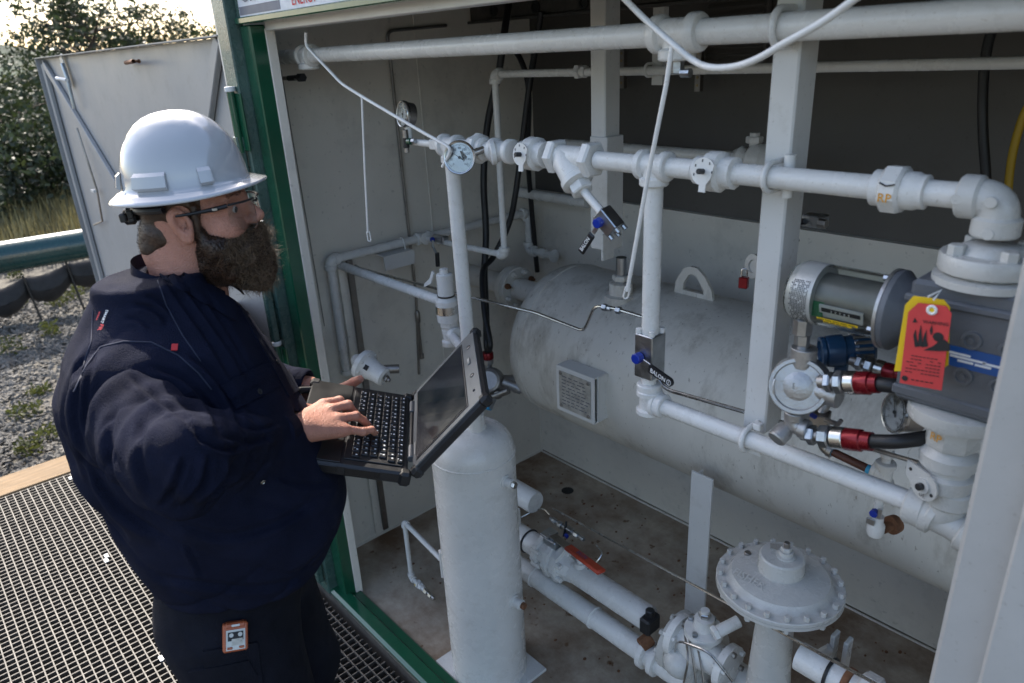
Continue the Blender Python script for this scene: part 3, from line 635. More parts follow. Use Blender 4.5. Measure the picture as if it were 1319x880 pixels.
poly = [lc + hd * (-.032) + hu * .009, lc - hd * .032 - hu * .009] + [lc + hd * (.026 + .009 * math.cos(a)) + hu * .009 * math.sin(a) for a in np.linspace(-math.pi / 2, math.pi / 2, 8)]
part('lever_grip', G().prism([p - fn * .003 for p in poly], fn * .007), 'blackp', vb, smooth=0)
rdir = hd if hd @ (R.T @ V(1, 0, 0)) > 0 else -hd
part('grip_lettering', textg('BALON', lc + fn * .0045 - hd * .004, rdir, hu, .013, bold=.02), 'white', vb, smooth=0)
g = G().arc(lc + fn * .0045 + hd * .026, hd, hu, .0055, .0007, k=16, n=4); textg('1', lc + fn * .0045 + hd * .026, rdir, hu, .009, g=g, bold=.02); part('grip_emblem', g, 'white', vb, smooth=0)
part('elbow', g_elbow((xr_, YP, zb_), ZA, XA, r, 2.3), 'paint', t)
part('tee', g_tee((xr_ + .002, YP, zb_ + .0), ZA, XA, r, .0 + 1.6, 1.4), 'paint', t)
x = P(962, 577, y=YP)[0]; xe = xv
part('pipe', G().cyl((xr_ + .03, YP, zb_), (xe - .02, YP, zb_), r * .95, 24), 'paint', t)
part('u_bolt', g_ubolt((x, YP, zb_), XA, -YA, r, t=.005), 'paint', t)
part('clamp_foot', G().box((x + .012, YP + .012, zb_ - .025), (.03, .02, .012), bev=.002).box((x + .012, YP + .014, zb_ + .026), (.016, .016, .014), bev=.002), 'paint', t, smooth=0)
# --- meter stack
t = thing('flow_meter', 'dark grey flow meter body with round flanges at the right of the opening', 'meter', (xv, YP, 1.4))
def stack(name, z0, prof, m='lightgrey', n=32): return part(name, G().lathe((xv, YP, z0), ZA, prof, n), m, t)
zt_ = P(1270, 345, y=YP)[2]
mz = P(1240, 450, y=YP)[2]
part('meter_body', G().box((xv, YP, mz + .012), (.155, .10, .190), bev=.006).box((xv, YP - .0, mz + .080), (.165, .112, .012), bev=.003).box((xv, YP, mz - .066), (.160, .108, .016), bev=.003), 'meter', t, smooth=0)
part('meter_throat', G().lathe((xv, YP, mz + .105), ZA, [(.066, 0), (.066, .010), (.05, .014)], 40), 'lightgrey', t)
stack('upper_flange', mz + .120, [(.055, 0), (.061, .003), (.062, .006), (.062, .024), (.060, .027), (.04, .028), (.036, .036), (.030, .040)])
fz_ = mz + .147
for a in (-135, -45, 45, 135):
    q = V(xv + math.cos(math.radians(a)) * .046, YP + math.sin(math.radians(a)) * .046, fz_ + .006); part('flange_bolt', G().hexn(q, ZA, .0115, .016), 'lightgrey', t)
stack('lower_flange', mz - .122, [(.03, 0), (.055, .008), (.066, .012), (.068, .016), (.068, .034), (.060, .038)])
o = V(xv, YP, mz)
for dx, dz in ((.012, .035), (.010, -.020), (.058, .033), (.056, -.022)):
    g = G().lathe(o + [dx, -.050, dz], -YA, [(.014, 0), (.013, .003), (.009, .0032), (.008, .001), (.004, .001), (.0035, .003), (0, .003)], 20); part('socket_plug', g, 'meter', t)
lb = part('data_label', G().box(o + [.022, -.0508, .007], (.10, .0012, .030)), 'bluelab', t, smooth=0)
g = G(); rnd = random.Random(3)
for i, (dx, dz, L) in enumerate(((-.012, .013, .03), (.0, .0085, .045), (.03, .0075, .022), (.02, .003, .02), (-.002, .0035, .02), (.05, .0, .016), (.05, -.004, .014))): g.box(o + [dx + .012, -.0517, dz - .001], (L, .0006, .0032))
part('label_print', g, 'white', lb, smooth=0)
# transparent register housing
cz = P(1100, 388, y=YP)[2]; xa = P(1022, 372, y=YP)[0]; xb = P(1148, 395, y=YP)[0]; rr = .051; oc = V(0, YP, cz)
hz = part('register_flange', G().lathe((xb, YP, cz), XA, [(.050, 0), (.062, .002), (.063, .006), (.063, .012), (.055, .02), (.040, .045), (.038, .075)], 40), 'meter', t)
part('flange_rim', G().lathe((xb - .004, YP, cz), XA, [(.055, 0), (.0635, .002), (.0635, .007), (.058, .008)], 40), 'alu', hz)
g = G()
for a in (20, 110, 200, 290): q = V(xb - .006, YP + .057 * math.cos(math.radians(a)), cz + .057 * math.sin(math.radians(a))); g.hexn(q, XA, .005, .008)
part('rim_bolts', g, 'steel', hz)
cl = part('clear_cover', G().lathe((xa, YP, cz), XA, [(.0, 0), (.034, .000), (.045, .006), (rr, .018), (rr, xb - xa), (rr - .003, xb - xa), (rr - .003, .018), (.043, .009), (.0, .004)], 40), 'clear', t)
part('paper_label', G().lathe((xa + .010, YP, cz), XA, [(.0465, 0), (rr + .0006, .012), (rr + .0006, .045)], 48), 'silverl', cl)
g = G()
for k in range(11):
    xx = xa + .020 + .0028 * k
    for j in range(30):
        a = math.radians(-190 + 112 * j / 30 ) ; 
        if (k in (0,) and j % 3) or random.random() < .16: continue
        d = V(0, math.cos(a) * -1 * -1, -math.sin(a)); d = V(0, math.cos(a), -math.sin(a) * 1); d = V(0, -abs(math.cos(math.radians(-60 + 100 * j / 30))), math.sin(math.radians(-60 + 100 * j / 30)))
        g.box(V(xx, YP, cz) + d * (rr + .0010), (.0011, .0022, .0004), (XA, np.cross(d, XA), d))
part('label_text', g, 'ink', cl, smooth=0)
part('inner_module', G().cyl((xa + .048, YP, cz - .0), (xb - .002, YP, cz), .038, 28).cyl((xa + .012, YP, cz), (xa + .048, YP, cz), .03, 24), 'inner', cl)
part('circuit_board', G().box((xa + .058, YP - .012, cz - .016), (.028, .052, .004), (nrm((1, 0, .1)), YA, ZA)).box((xa + .058, YP - .038, cz - .012), (.03, .002, .026)), 'pcb', cl, smooth=0)
dn = nrm((0, -.95, -.30)); du = np.cross(XA, dn); du = du if du[2] > 0 else -du
q = V((xa + xb) / 2 + .022, YP, cz) + dn * .0405
ct = part('counter_panel', G().box(q, (.070, .022, .003), (XA, du, dn)), 'silverl', cl, smooth=0)
part('counter_window', G().box(q + dn * .0018 + du * .003, (.062, .007, .0012), (XA, du, dn)), 'ink', cl, smooth=0)
g = G()
for i in range(5): textg(str((3, 0, 7, 4, 2)[i]), q + dn * .0030 + du * .003 + XA * (-.014 + .007 * i), XA, du, .006, g=g)
part('counter_digits', g, 'white', cl, smooth=0)
q2 = V((xa + xb) / 2 + .020, YP, cz); d2 = nrm((0, -.80, -.62)); u2 = np.cross(XA, d2); u2 = u2 if u2[2] > 0 else -u2
wl_ = q2 + nrm((0, -.87, -.50)) * (rr + .0008); d3 = nrm((0, -.87, -.50)); u3 = np.cross(XA, d3); u3 = u3 if u3[2] > 0 else -u3
part('warning_strip', G().box(wl_ + u3 * .002, (.066, .0042, .0006), (XA, u3, d3)).box(wl_ - u3 * .0025 + XA * .0, (.046, .0040, .0006), (XA, u3, d3)), 'yellow', cl, smooth=0)
g = G()
for i in range(24): 
    if i % 5 != 4: g.box(wl_ + d3 * .0006 + u3 * .002 + XA * (-.030 + .0025 * i), (.0016, .0018, .0003), (XA, u3, d3))
for i in range(16):
    if i % 4 != 3: g.box(wl_ + d3 * .0006 - u3 * .0025 + XA * (-.020 + .0025 * i), (.0016, .0018, .0003), (XA, u3, d3))
part('warning_print', g, 'ink', cl, smooth=0)
# below meter
t = thing('outlet_valve_stack', 'pale grey union and ball valve below the flow meter, joined to the lower pipe', 'valve', (xv, YP, 1.2))
uz = P(1230, 560, y=YP)[2]
un = stack('union_nut', uz - .018, [(.036, 0), (.038, .003), (.038, .033), (.036, .036)], n=8)
part('marker_writing', textg('RP', (xv - .012, YP - .0365, uz + .004), nrm((1, -.4, 0)), ZA, .018, bold=.01), 'orink', un, smooth=0)
stack('pipe_nipple', uz - .05, [(.024, 0), (.024, .13)], n=24)
vz = P(1222, 600, y=YP)[2]
vb = stack('ball_valve', vz - .062, [(.026, 0), (.030, .004), (.030, .02), (.040, .028), (.041, .05), (.034, .055), (.034, .062), (.040, .066), (.041, .085), (.036, .09), (.026, .1)])
fc = nrm((-.35, -.93, .1)); rt_ = nrm(np.cross(-fc, ZA) * -1); rt_ = rt_ if rt_[0] > 0 else -rt_; o = V(xv, YP, vz - .03) + fc * .040
pl = part('stop_plate', G().prism([o + rt_ * .024 * math.cos(a) + ZA * .024 * math.sin(a) for a in np.linspace(-2.9, 1.2, 14)] + [o + rt_ * -.012 + ZA * .026, o - rt_ * .034 + ZA * .028, o - rt_ * .034 + ZA * .004], fc * .004), 'lightgrey', vb, smooth=0)
part('valve_neck', G().lathe(o - fc * .012, fc, [(.018, 0), (.018, .013)], 20).lathe(o + fc * .004, fc, [(.013, 0), (.012, .004)], 20), 'lightgrey', vb)
part('stem', G().cyl(o, o + fc * .016, .006, 10, c=.001), 'blackp', vb)
g = G()
for dx, dz in ((-.026, .016), (.016, -.008)): g.lathe(o + rt_ * dx + ZA * dz + fc * .0043, fc, [(.003, 0), (0, .0002)], 12)
textg('ol.', o + rt_ * .002 - ZA * .015 + fc * .0046, rt_, ZA, .012, g=g); part('cast_marks', g, 'ink', vb, smooth=0)
zl = 1.28
part('elbow', g_elbow((xv + .012, YP, zl - .004), nrm((-1, 0, 0)), ZA, r * 1.25, 2.4), 'lightgrey', t)
part('tee', g_tee((xv + .02, YP, zl - .01), nrm((1, 0, -.25)), nrm((-1, 0, .1)), r * 1.15, 1.6, 1.9), 'lightgrey', t)
# tags
tp = P(1196, 388, y=1.045)
fcn = nrm((-.12, -1, .12)); rx = nrm(np.cross(-fcn, ZA)); rx = rx if rx[0] > 0 else -rx; uy = np.cross(rx, -fcn) if np.cross(rx, -fcn)[2] > 0 else np.cross(-fcn, rx)
def tag_(name, pxs, y, m, label, off):
    poly = [P(a, b, y=y) for a, b in pxs]; n0 = nrm(np.cross(poly[1] - poly[0], poly[2] - poly[0])); n0 = n0 if n0[1] < 0 else -n0
    tg = thing(name, label, 'tag', np.mean(poly, 0)); part('card', G().prism(poly, n0 * .0008), m, tg, smooth=0); return tg, n0, poly
tag_('lockout_tag', [(1177, 381), (1216, 386), (1224, 396), (1222, 470), (1210, 478), (1152, 478), (1166, 393)], 1.040, 'yellow', 'yellow tag hanging behind the red tag on the grey meter', 0)
tg, n0, poly = tag_('warning_tag', [(1183, 390), (1219, 394), (1226, 404), (1213, 503), (1159, 493), (1170, 402)], 1.028, 'redtag', 'red warning tag with a black flame picture hanging on the grey meter', 0)
def tq(px, py): return P(px, py, y=1.028) + n0 * .0014
c = tq(1201, 399); rt2 = nrm(tq(1219, 402) - tq(1183, 398)); up2 = nrm(np.cross(n0, rt2)); up2 = up2 if up2[2] > 0 else -up2
part('eyelet', G().arc(c, rt2, up2, S(5, c), S(2, c), k=20, n=6), 'white', tg); part('hole_plug', G().lathe(c, n0, [(S(3.5, c), 0), (0, .0004)], 14), 'yellow', tg)
part('warning_heading', textg('WARNING', tq(1206, 416), rt2, up2, S(6.3, c), bold=.01), 'ink', tg, smooth=0)
g = G()
for pl_ in ([(1203, 445), (1209, 440), (1217, 437), (1224, 443), (1224, 452), (1210, 452), (1190, 451)], [(1179, 447), (1177, 432), (1180, 424), (1181, 434), (1184, 446)], [(1183, 446), (1184, 430), (1187, 418), (1188, 432), (1189, 446)], [(1188, 447), (1190, 434), (1194, 424), (1194, 436), (1196, 446)], [(1198, 425), (1201, 418), (1202, 427), (1200, 432)], [(1176, 415), (1179, 409), (1182, 415)]):
    part('warning_picture', G().prism([tq(*p) for p in pl_], n0 * .0004), 'ink', tg, smooth=0)
g.lathe(tq(1209, 434), n0, [(S(6.5, c), 0), (0, .0003)], 16)
part('tag_emblem', G().lathe(tq(1166, 487), n0, [(S(4, c), 0), (0, .0003)], 14), 'ink', tg, smooth=0)
part('warning_picture', g, 'ink', tg, smooth=0)
g = G()
for i in range(6):
    for j in range(9):
        if random.random() < .85: p = tq(1171 + j * 5 - i * .6, 457 + i * 4.2 + j * .8); g.box(p, (S(3.6, c), S(1.1, c), .0003), (rt2, up2, n0))
for j in range(5): g.box(tq(1176 + j * 6, 489 + j), (S(4, c), S(1.5, c), .0003), (rt2, up2, n0))
part('small_print', g, 'ink', tg, smooth=0)
part('tag_tie', G().tube([tq(1203, 386), tq(1206, 378) - V(0, -.02, 0), tq(1196, 382)], .0016, 6), 'white', tg)

# --- junction box under the register, conduit fittings, hoses
yj = 1.10
c = P(1029, 497, y=yj); t = thing('junction_box', 'round silver cast conduit box with screwed cap below the transparent housing', 'junction box', c)
f_ = nrm(CAM - c + V(-.1, -.1, -.15)); rb = S(39, c)
part('box_body', G().ell(c - f_ * .026, (rb * 1.0, rb, rb * .8), (frame(f_)[0], frame(f_)[1], f_), 28, 18), 'alu', t)
part('box_cap', G().lathe(c - f_ * .004, f_, [(rb * .95, -.022), (rb * .95, .014), (rb * .91, .018), (rb * .80, .018), (rb * .76, .014), (0, .0155)], 40), 'alu', t)
rt3 = nrm(R.T @ V(1, 0, 0)); up3 = np.cross(f_, rt3) * 1.
g = G()
for s_ in (-1, 1): g.arc(c + f_ * .0135, rt3, up3, rb * .8, rb * .05, math.pi * (.5 - .5 * s_) - .35, math.pi * (.5 - .5 * s_) + .35, 8, 6)
part('cap_lugs', g, 'alu', t); g = textg('KILLARK', c + f_ * .0085 + up3 * rb * .3, rt3, up3, rb * .22); 
part('cap_lettering', textg('EX', c + f_ * .0122, rt3, up3, rb * .34), 'steeld', t, smooth=0)
top = P(1033, 440, y=YP); part('hub', G().cyl(c - f_ * .02 + ZA * rb * .7, c - f_ * .02 + ZA * rb * 1.35, rb * .42, 20, c=.001), 'alu', t)
part('hub', G().cyl(c - f_ * .02 + XA * rb * .6, c - f_ * .02 + XA * rb * 1.35, rb * .40, 20, c=.001), 'alu', t)
part('hub', G().cyl(c - f_ * .02 - ZA * rb * .7, c - f_ * .02 - ZA * rb * 1.40, rb * .40, 20, c=.001), 'alu', t)
cc = c - f_ * .02
part('conduit_union', G().hexn(P(1034, 420, y=yj + .01), ZA, .017, .030, n=8).hexn(P(1033, 437, y=yj + .01), ZA, .013, .02).cyl(cc + ZA * rb, P(1034, 405, y=yj + .01), .010, 16), 'zinc', t)
q = P(1020, 538, y=yj - .00); q2 = P(1003, 562, y=yj - .02)
g = g_elbow(P(1022, 548, y=yj), ZA, XA, .0125, 2.2); g.lathe(P(1014, 550, y=yj), q2 - P(1014, 550, y=yj), [(.013, 0), (.017, .010), (.017, .030), (.0155, .032)], 24); part('conduit_elbow', g, 'alu', t)
def hosefit(a, b, m_hose, label, pts, rr=.0118):
    """a->b fitting axis, then hose along pts"""
    a = np.array(a); b = np.array(b); d = nrm(b - a); L = np.linalg.norm(b - a)
    t = thing('flexible_hose', label, 'hose', a, 'black hoses with red end fittings')
    part('hex_nut', G().hexn(a + d * L * .08, d, rr * 1.5, L * .13).hexn(a + d * L * .30, d, rr * 1.75, L * .17, n=8), 'zinc', t)
    part('nipple', G().cyl(a - d * .01, a + d * L * .5, rr * .95, 16), 'steeld', t)
    part('sleeve', G().lathe(a + d * L * .40, d, [(rr * 1.3, 0), (rr * 1.65, .003), (rr * 1.65, L * .2), (rr * 1.5, L * .22)], 24), 'steel', t)
    part('red_ferrule', G().lathe(a + d * L * .60, d, [(rr * 1.5, 0), (rr * 1.6, .002), (rr * 1.6, L * .25), (rr * 1.35, L * .27), (rr * 1.35, L * .4)], 24), 'redal', t)
    part('hose', G().tube(smoothpath([b - d * .008] + [np.array(p) for p in pts]), rr * 1.0, 16), 'black', t); return t
hosefit(P(1063, 492, y=yj), P(1132, 494, y=yj), 0, 'upper black hose with red ferrule leaving the silver conduit box', [P(1150, 497, y=yj), P(1175, 497, y=yj + .02), P(1200, 478, y=yj + .05)])
hosefit(P(1040, 560, y=yj), P(1123, 569, y=yj), 0, 'lower black hose with red ferrule curving to below the meter', [P(1150, 569, y=yj), P(1180, 566, y=yj + .02), P(1215, 560, y=yj + .05)])
hosefit(P(1103, 466, y=1.22), P(1163, 484, y=1.22), 0, 'short black hose with red ferrule behind the red tag', [P(1180, 490, y=1.22), P(1200, 496, y=1.24)], .0095)
# blue transmitter
c = P(1064, 453, y=1.22); ax = nrm(V(.75, .62, .10)); t = thing('pressure_transmitter', 'blue round pressure transmitter behind the silver conduit box', 'transmitter', c)
rb = S(21, c)
part('housing', G().lathe(c, ax, [(rb * .8, -.004), (rb * .95, .0), (rb * 1.0, .01), (rb * 1.0, .028), (rb * .88, .03), (rb * .88, .045), (rb * 1.0, .05), (rb * 1.0, .075), (rb * .85, .08)], 28), 'blue', t)
part('window_ring', G().lathe(c - ax * .004, -ax, [(rb * .95, 0), (rb * .93, .006), (rb * .72, .007), (rb * .68, .002)], 28), 'blue', t)
part('window', G().lathe(c - ax * .004, -ax, [(rb * .7, 0), (0, .002)], 24), 'screen', t)
g = G()
for i in range(16): a = 2 * math.pi * i / 16; u, v, _ = frame(ax); g.box(c + ax * .058 + (u * math.cos(a) + v * math.sin(a)) * rb, (.006, .006, .03), (u * math.cos(a) + v * math.sin(a), -u * math.sin(a) + v * math.cos(a), ax), bev=.001)
part('cap_ribs', g, 'steeld', t, smooth=0)
q = c + ax * .03; part('neck', G().cyl(q, q - ZA * .055, .012, 16, c=.001).hexn(q - ZA * .05, ZA, .013, .012), 'blue', t)
part('branch_hub', G().cyl(q + XA * .015, P(1100, 465, y=1.22), .010, 14), 'blue', t)
bq = q - ZA * .075
part('manifold_block', G().box(P(1055, 548, y=1.20), (.034, .034, .055), (nrm((1, .3, 0)), nrm((-.3, 1, 0)), ZA), bev=.002).cyl(bq + ZA * .03, P(1055, 540, y=1.2), .009, 12), 'steeld', t, smooth=30)
part('bleed_screw', G().cyl(P(1040, 531, y=1.16), P(1050, 537, y=1.18), .005, 10, c=.001), 'bluecap', t)
part('manifold_handle', G().cyl(P(1063, 541, y=1.16), P(1080, 547, y=1.15), .0045, 10).cyl(P(1076, 551, y=1.145), P(1084, 541, y=1.145), .004, 10, c=.001), 'steeld', t)
# brown pipe, drain cock, rear gauge
t = thing('sample_line', 'short brown pipe with blue thread tape leading to the white drain valve', 'pipe', P(1090, 590, y=1.35))
a = P(1068, 580, y=1.30); b = P(1122, 606, y=1.30)
part('pipe', G().cyl(a, b, .0085, 16), 'brownpipe', t); part('thread_tape', G().cyl(a, a + nrm(b - a) * .008, .0092, 16), 'cyan', t); part('thread_tape', G().cyl(b - nrm(b - a) * .008, b, .0092, 16), 'cyan', t)
part('rusty_elbow', g_elbow(a - nrm(b - a) * .012, nrm(b - a), ZA, .0095, 2), 'steeld', t)
t = thing('drain_valve', 'white vertical valve stack with blue screw hanging in front of the tank', 'valve', P(1135, 620, y=1.30))
c = P(1139, 610, y=1.30); r_ = .0125
part('tee', g_tee(c, ZA, nrm(a - b), r_, 2.1, 1.8), 'paint', t)
g = G().cyl(c + ZA * .02, c + ZA * .075, .008, 14).hexn(c + ZA * .043, ZA, .013, .014, n=8).hexn(c + ZA * .062, ZA, .014, .012); part('upper_valve', g, 'paint', t)
part('lower_nipple', G().cyl(c - ZA * .02, P(1131, 655, y=1.30), .009, 14).box(P(1135, 632, y=1.285), (.012, .004, .03), bev=.001), 'paint', t)
dv = P(1128, 680, y=1.30); part('drain_body', G().lathe(dv - ZA * .022, ZA, [(.006, 0), (.014, .006), (.0165, .014), (.0165, .03), (.012, .038), (.012, .05)], 20), 'paint', t)
part('blue_screw', G().hexn(P(1126, 661, y=1.285), -YA, .008, .012, n=8), 'bluecap', t)
part('zinc_ear', G().box(P(1121, 672, y=1.283), (.016, .003, .014), bev=.001).box(P(1133, 662, y=1.283), (.008, .003, .024), bev=.001), 'zinc', t, smooth=0)
part('rusty_flange', G().lathe(P(1150, 676, y=1.34), nrm((-.3, -1, 0)), [(.018, -.01), (.019, 0), (.019, .006), (.010, .008), (.010, .03)], 18), 'rust', t)
f_ = nrm(V(-.62, -.75, .15)); gauge(1153, 531, 27, 1.22, f_, 'pressure_gauge', 'round pressure gauge with steel rim in front of the tank, below the red tag', 0, .045, needle=-.55, bodym='steeld')
link('steel_tubing', G().tube([P(1118, 577, y=1.25), P(1196, 600, y=1.20)], .0042, 10), 'steeld', label='straight grey tube behind the lower black hose', cat='tubing')
# ================================================================ TANK
TY, TZ, TR = 1.9, .93, .298
def ontank(px, py):
    r = ray(px, py); a = r[1] ** 2 + r[2] ** 2; o = V(CAM[1] - TY, CAM[2] - TZ); b_ = 2 * (o[0] * r[1] + o[1] * r[2]); c_ = o @ o - TR ** 2; D_ = b_ * b_ - 4 * a * c_
    t_ = (-b_ - math.sqrt(max(D_, 0))) / (2 * a); p = CAM + r * t_; return p, nrm(V(0, p[1] - TY, p[2] - TZ))
t = thing('storage_tank', 'large horizontal grey white steel tank with rounded end', 'tank', (-.6, TY, TZ - TR))
xt0 = -1.985; prof = []
for i in range(13): a = math.pi / 2 * i / 12; prof.append((TR * math.sin(a) ** .85 if i else 0, .135 * (1 - math.cos(a))))
L = XR - .02 - xt0
sh = part('shell', G().lathe((xt0, TY, TZ), XA, prof + [(TR, .16), (TR, L)], 96), 'tank', t)
part('weld_seam', G().arc((xt0 + .155, TY, TZ), YA, ZA, TR, .0035, k=72, n=6), 'tank', sh)
# saddle
for xs in (-.25,):
    part('saddle', G().box((xs, TY, (TZ - TR + .06) / 2), (.012, .42, TZ - TR + .06)).box((xs + .04, TY, (TZ - TR + .02) / 2), (.07, .012, TZ - TR)), 'tank', t, smooth=0)
# head nozzle with blind flange towards the left wall
nz_ = P(655, 368, y=TY); nz_z, nr = nz_[2] , .045
g = G().lathe((xt0 + .10, TY, nz_z), -XA, [(nr, 0), (nr, .30)], 28); part('nozzle', g, 'tank', t)
fx = P(668, 370, y=TY)[0]
fl = part('nozzle_flange', G().lathe((fx, TY, nz_z), -XA, [(.088, 0), (.090, .002), (.090, .022), (.088, .024)], 40).lathe((fx - .027, TY, nz_z), -XA, [(.088, 0), (.090, .002), (.090, .024), (.088, .026), (nr * 1.3, .027), (nr, .05), (nr, .30)], 40), 'tank', t)
for i in range(8):
    a = 2 * math.pi * (i + .5) / 8; q = V(fx, TY + .072 * math.cos(a), nz_z + .072 * math.sin(a)); part('flange_bolt', G().hexn(q + [.008, 0, 0], XA, .012, .016).cyl(q + [.012, 0, 0], q + [.026, 0, 0], .006, 8), 'rust' if i % 3 == 0 else 'tank', fl)
# nameplate box
c, n = ontank(741, 503); pA, pB, pC, pD = [ontank(*q)[0] for q in ((717, 470), (765, 492), (765, 545), (717, 524))]
yb = c[1] - .045; cz0 = P(741, 508, y=yb - .01)
w2 = abs(P(765, 492, y=yb)[0] - P(717, 470, y=yb)[0]); h2_ = abs(P(717, 470, y=yb)[2] - P(717, 524, y=yb)[2])
npb = thing('tank_nameplate', 'etched square data plate in a raised white frame on the tank', 'nameplate', cz0)
npb.parent = t; npb.location = Vector(cz0 - WL[t.name]); del npb['category']; del npb['label']
part('plate_frame', G().box(cz0 + [0, .002, 0], (w2, .006, h2_), bev=.001).box(cz0 + [0, .03, h2_ / 2], (w2, .06, .005)).box(cz0 + [0, .03, -h2_ / 2], (w2, .06, .005)).box(cz0 + [-w2 / 2, .03, 0], (.005, .06, h2_)).box(cz0 + [w2 / 2, .04, 0], (.005, .05, h2_)), 'door', npb, smooth=0)
part('plate_sheet', G().box(cz0 + [0, -.003, 0], (w2 * .84, .002, h2_ * .84)), 'plate', npb, smooth=0)
g = G()
for i in range(9):
    x = -w2 * .34
    while x < w2 * .30:
        L_ = random.uniform(.006, .022); g.box(cz0 + [x + L_ / 2, -.0045, h2_ * (.32 - i * .078)], (L_, .0006, .0028)); x += L_ + random.uniform(.003, .010)
part('etched_text', g, 'greyink', npb, smooth=0)
g = G()
for i in (-1, 1):
    for j in (-1, 1): g.cyl(cz0 + [i * w2 * .37, -.003, j * h2_ * .37], cz0 + [i * w2 * .37, -.008, j * h2_ * .37], .006, 10, c=.001)
part('plate_rivets', g, 'steeld', npb)
# lifting lug
lc_ = P(887, 383, y=TY - .03); sc_l = S(1, lc_); g = G()
ux_ = XA; out = []; 
hh = .10; ww = .075
ring = [(-ww, 0), (-ww * .92, hh * .45), (-ww * .55, hh * .9), (-ww * .2, hh * 1.02), (ww * .15, hh), (ww * .55, hh * .75), (ww * .9, hh * .35), (ww, 0)]; hole = [(-ww * .55, hh * .18), (-ww * .52, hh * .42), (-ww * .28, hh * .72), (-ww * .08, hh * .78), (ww * .12, hh * .72), (ww * .35, hh * .48), (ww * .5, hh * .3), (ww * .52, hh * .18)]
vs = []; n_ = len(ring)
lx = lc_ * [1, 0, 0] + V(0, TY, TZ + TR - .004)
for yy in (-.006, .006):
    for p in ring + hole: vs.append(lx + V(p[0], yy, p[1]))
k = 2 * n_; fs = []
for i in range(n_ - 1):
    fs += [(i, i + 1, n_ + i + 1, n_ + i), (k + i, k + n_ + i, k + n_ + i + 1, k + i + 1), (i, k + i, k + i + 1, i + 1), (n_ + i, n_ + i + 1, k + n_ + i + 1, k + n_ + i)]
fs += [(0, n_, 2 * n_ - 1, n_ - 1), (k, k + n_ - 1, k + 2 * n_ - 1, k + n_), (n_, k + n_, k + 2 * n_ - 1, 2 * n_ - 1), (0, n_ - 1, k + n_ - 1, k)]
part('lifting_lug', G().add(vs, fs).box(lx + [0, 0, -.002], (ww * 2.3, .05, .008)), 'tank', t, smooth=0)
# top nozzle under stepped post
q = P(795, 345, y=TY - .12); tx = q[0]; ty_ = TY - .1; tz_ = TZ + math.sqrt(TR ** 2 - .01)
part('top_nozzle', G().lathe((tx, ty_, tz_ - .03), ZA, [(.055, 0), (.055, .030), (.040, .034), (.040, .072), (.034, .075), (.03, .075)], 28).hexn((tx, ty_, tz_ + .06), ZA, .03, .02), 'tank', t)
g = G().cyl((tx, ty_, tz_ + .04), (tx, ty_, tz_ + .13), .018, 18); part('nozzle_pipe', g, 'zinc', t)
# drain strainer lever valve
o = P(776, 275, y=YP - .03)
t = thing('bleed_valve', 'small silver ball valve with black lever hanging below the Y strainer', 'valve', o)
ax = nrm(P(806, 312, y=YP - .02) - o); sx = nrm(np.cross(ax, V(.1, -.97, -.1))); sy = np.cross(ax, sx)
part('valve_block', G().box(o + ax * .020, (.034, .034, .050), (sx, sy, ax), bev=.002), 'zinc', t, smooth=0)
fcv = sy if sy @ (CAM - o) > 0 else -sy; sxx = sx if sx @ (R.T @ V(1, 0, 0)) > 0 else -sx
part('stem_cap', G().hexn(o + ax * .012 + fcv * .022 - sxx * .006, fcv, .0105, .014, n=8), 'bluecap', t)
la = o + ax * .014 + fcv * .022; lb_ = P(748, 325, y=YP - .045)
d = nrm(lb_ - la); nn = nrm(np.cross(d, np.cross(fcv, d))); part('lever', G().box(la + d * .016, (.036, .010, .003), (d, np.cross(nn, d), nn), bev=.001), 'zinc', t, smooth=0)
ll = np.linalg.norm(lb_ - la); gc = la + d * (ll * .70)
part('lever_grip', G().box(gc, (ll * .62, .017, .007), (d, np.cross(nn, d), nn), bev=.003), 'blackp', t, smooth=0)
dr_ = d if d @ (R.T @ V(1, 0, 0)) > 0 else -d; ur = np.cross(nn, dr_)
part('grip_lettering', textg('BALON', gc + nn * .0045, dr_, ur, .012, bold=.02), 'white', t, smooth=0)
g = G()
for i in (-1, 1):
    for j in (-1, 1): g.cyl(o + ax * .045 + sx * i * .012 + sy * j * .012, o + ax * .056 + sx * i * .012 + sy * j * .012, .005, 8, c=.001)
part('block_bolts', g, 'zinc', t)

# ================================================================ SEPARATOR VESSEL
sx_, sy_, sr = -1.545, 1.15, .128
t = thing('separator_vessel', 'white upright cylindrical vessel standing on the cabinet floor at the sill', 'vessel', (sx_, sy_, .0))
zs = .86; prof = [(sr, 0), (sr, zs)] + [(sr * math.cos(a) ** .8, zs + .095 * math.sin(a)) for a in np.linspace(.12, 1.45, 10)] + [(0, zs + .095)]
sh = part('vessel_shell', G().lathe((sx_, sy_, .012), ZA, prof, 64), 'paint', t)
part('weld_seam', G().arc((sx_, sy_, zs + .01), XA, YA, sr, .0028, k=56, n=6), 'paint', sh)
part('base_plate', G().box((sx_, sy_, .006), (.30, .26, .012), bev=.002), 'paint', t, smooth=0)
part('neck', G().lathe((sx_ + .02, sy_, zs + .085), ZA, [(.038, 0), (.034, .02), (.03, .025), (.03, .06), (.024, .065)], 28), 'paint', t)
rt_c = R.T @ V(1, 0, 0); rh = nrm(V(rt_c[0], rt_c[1], 0)); ch = nrm(V(CAM[0] - sx_, CAM[1] - sy_, 0))
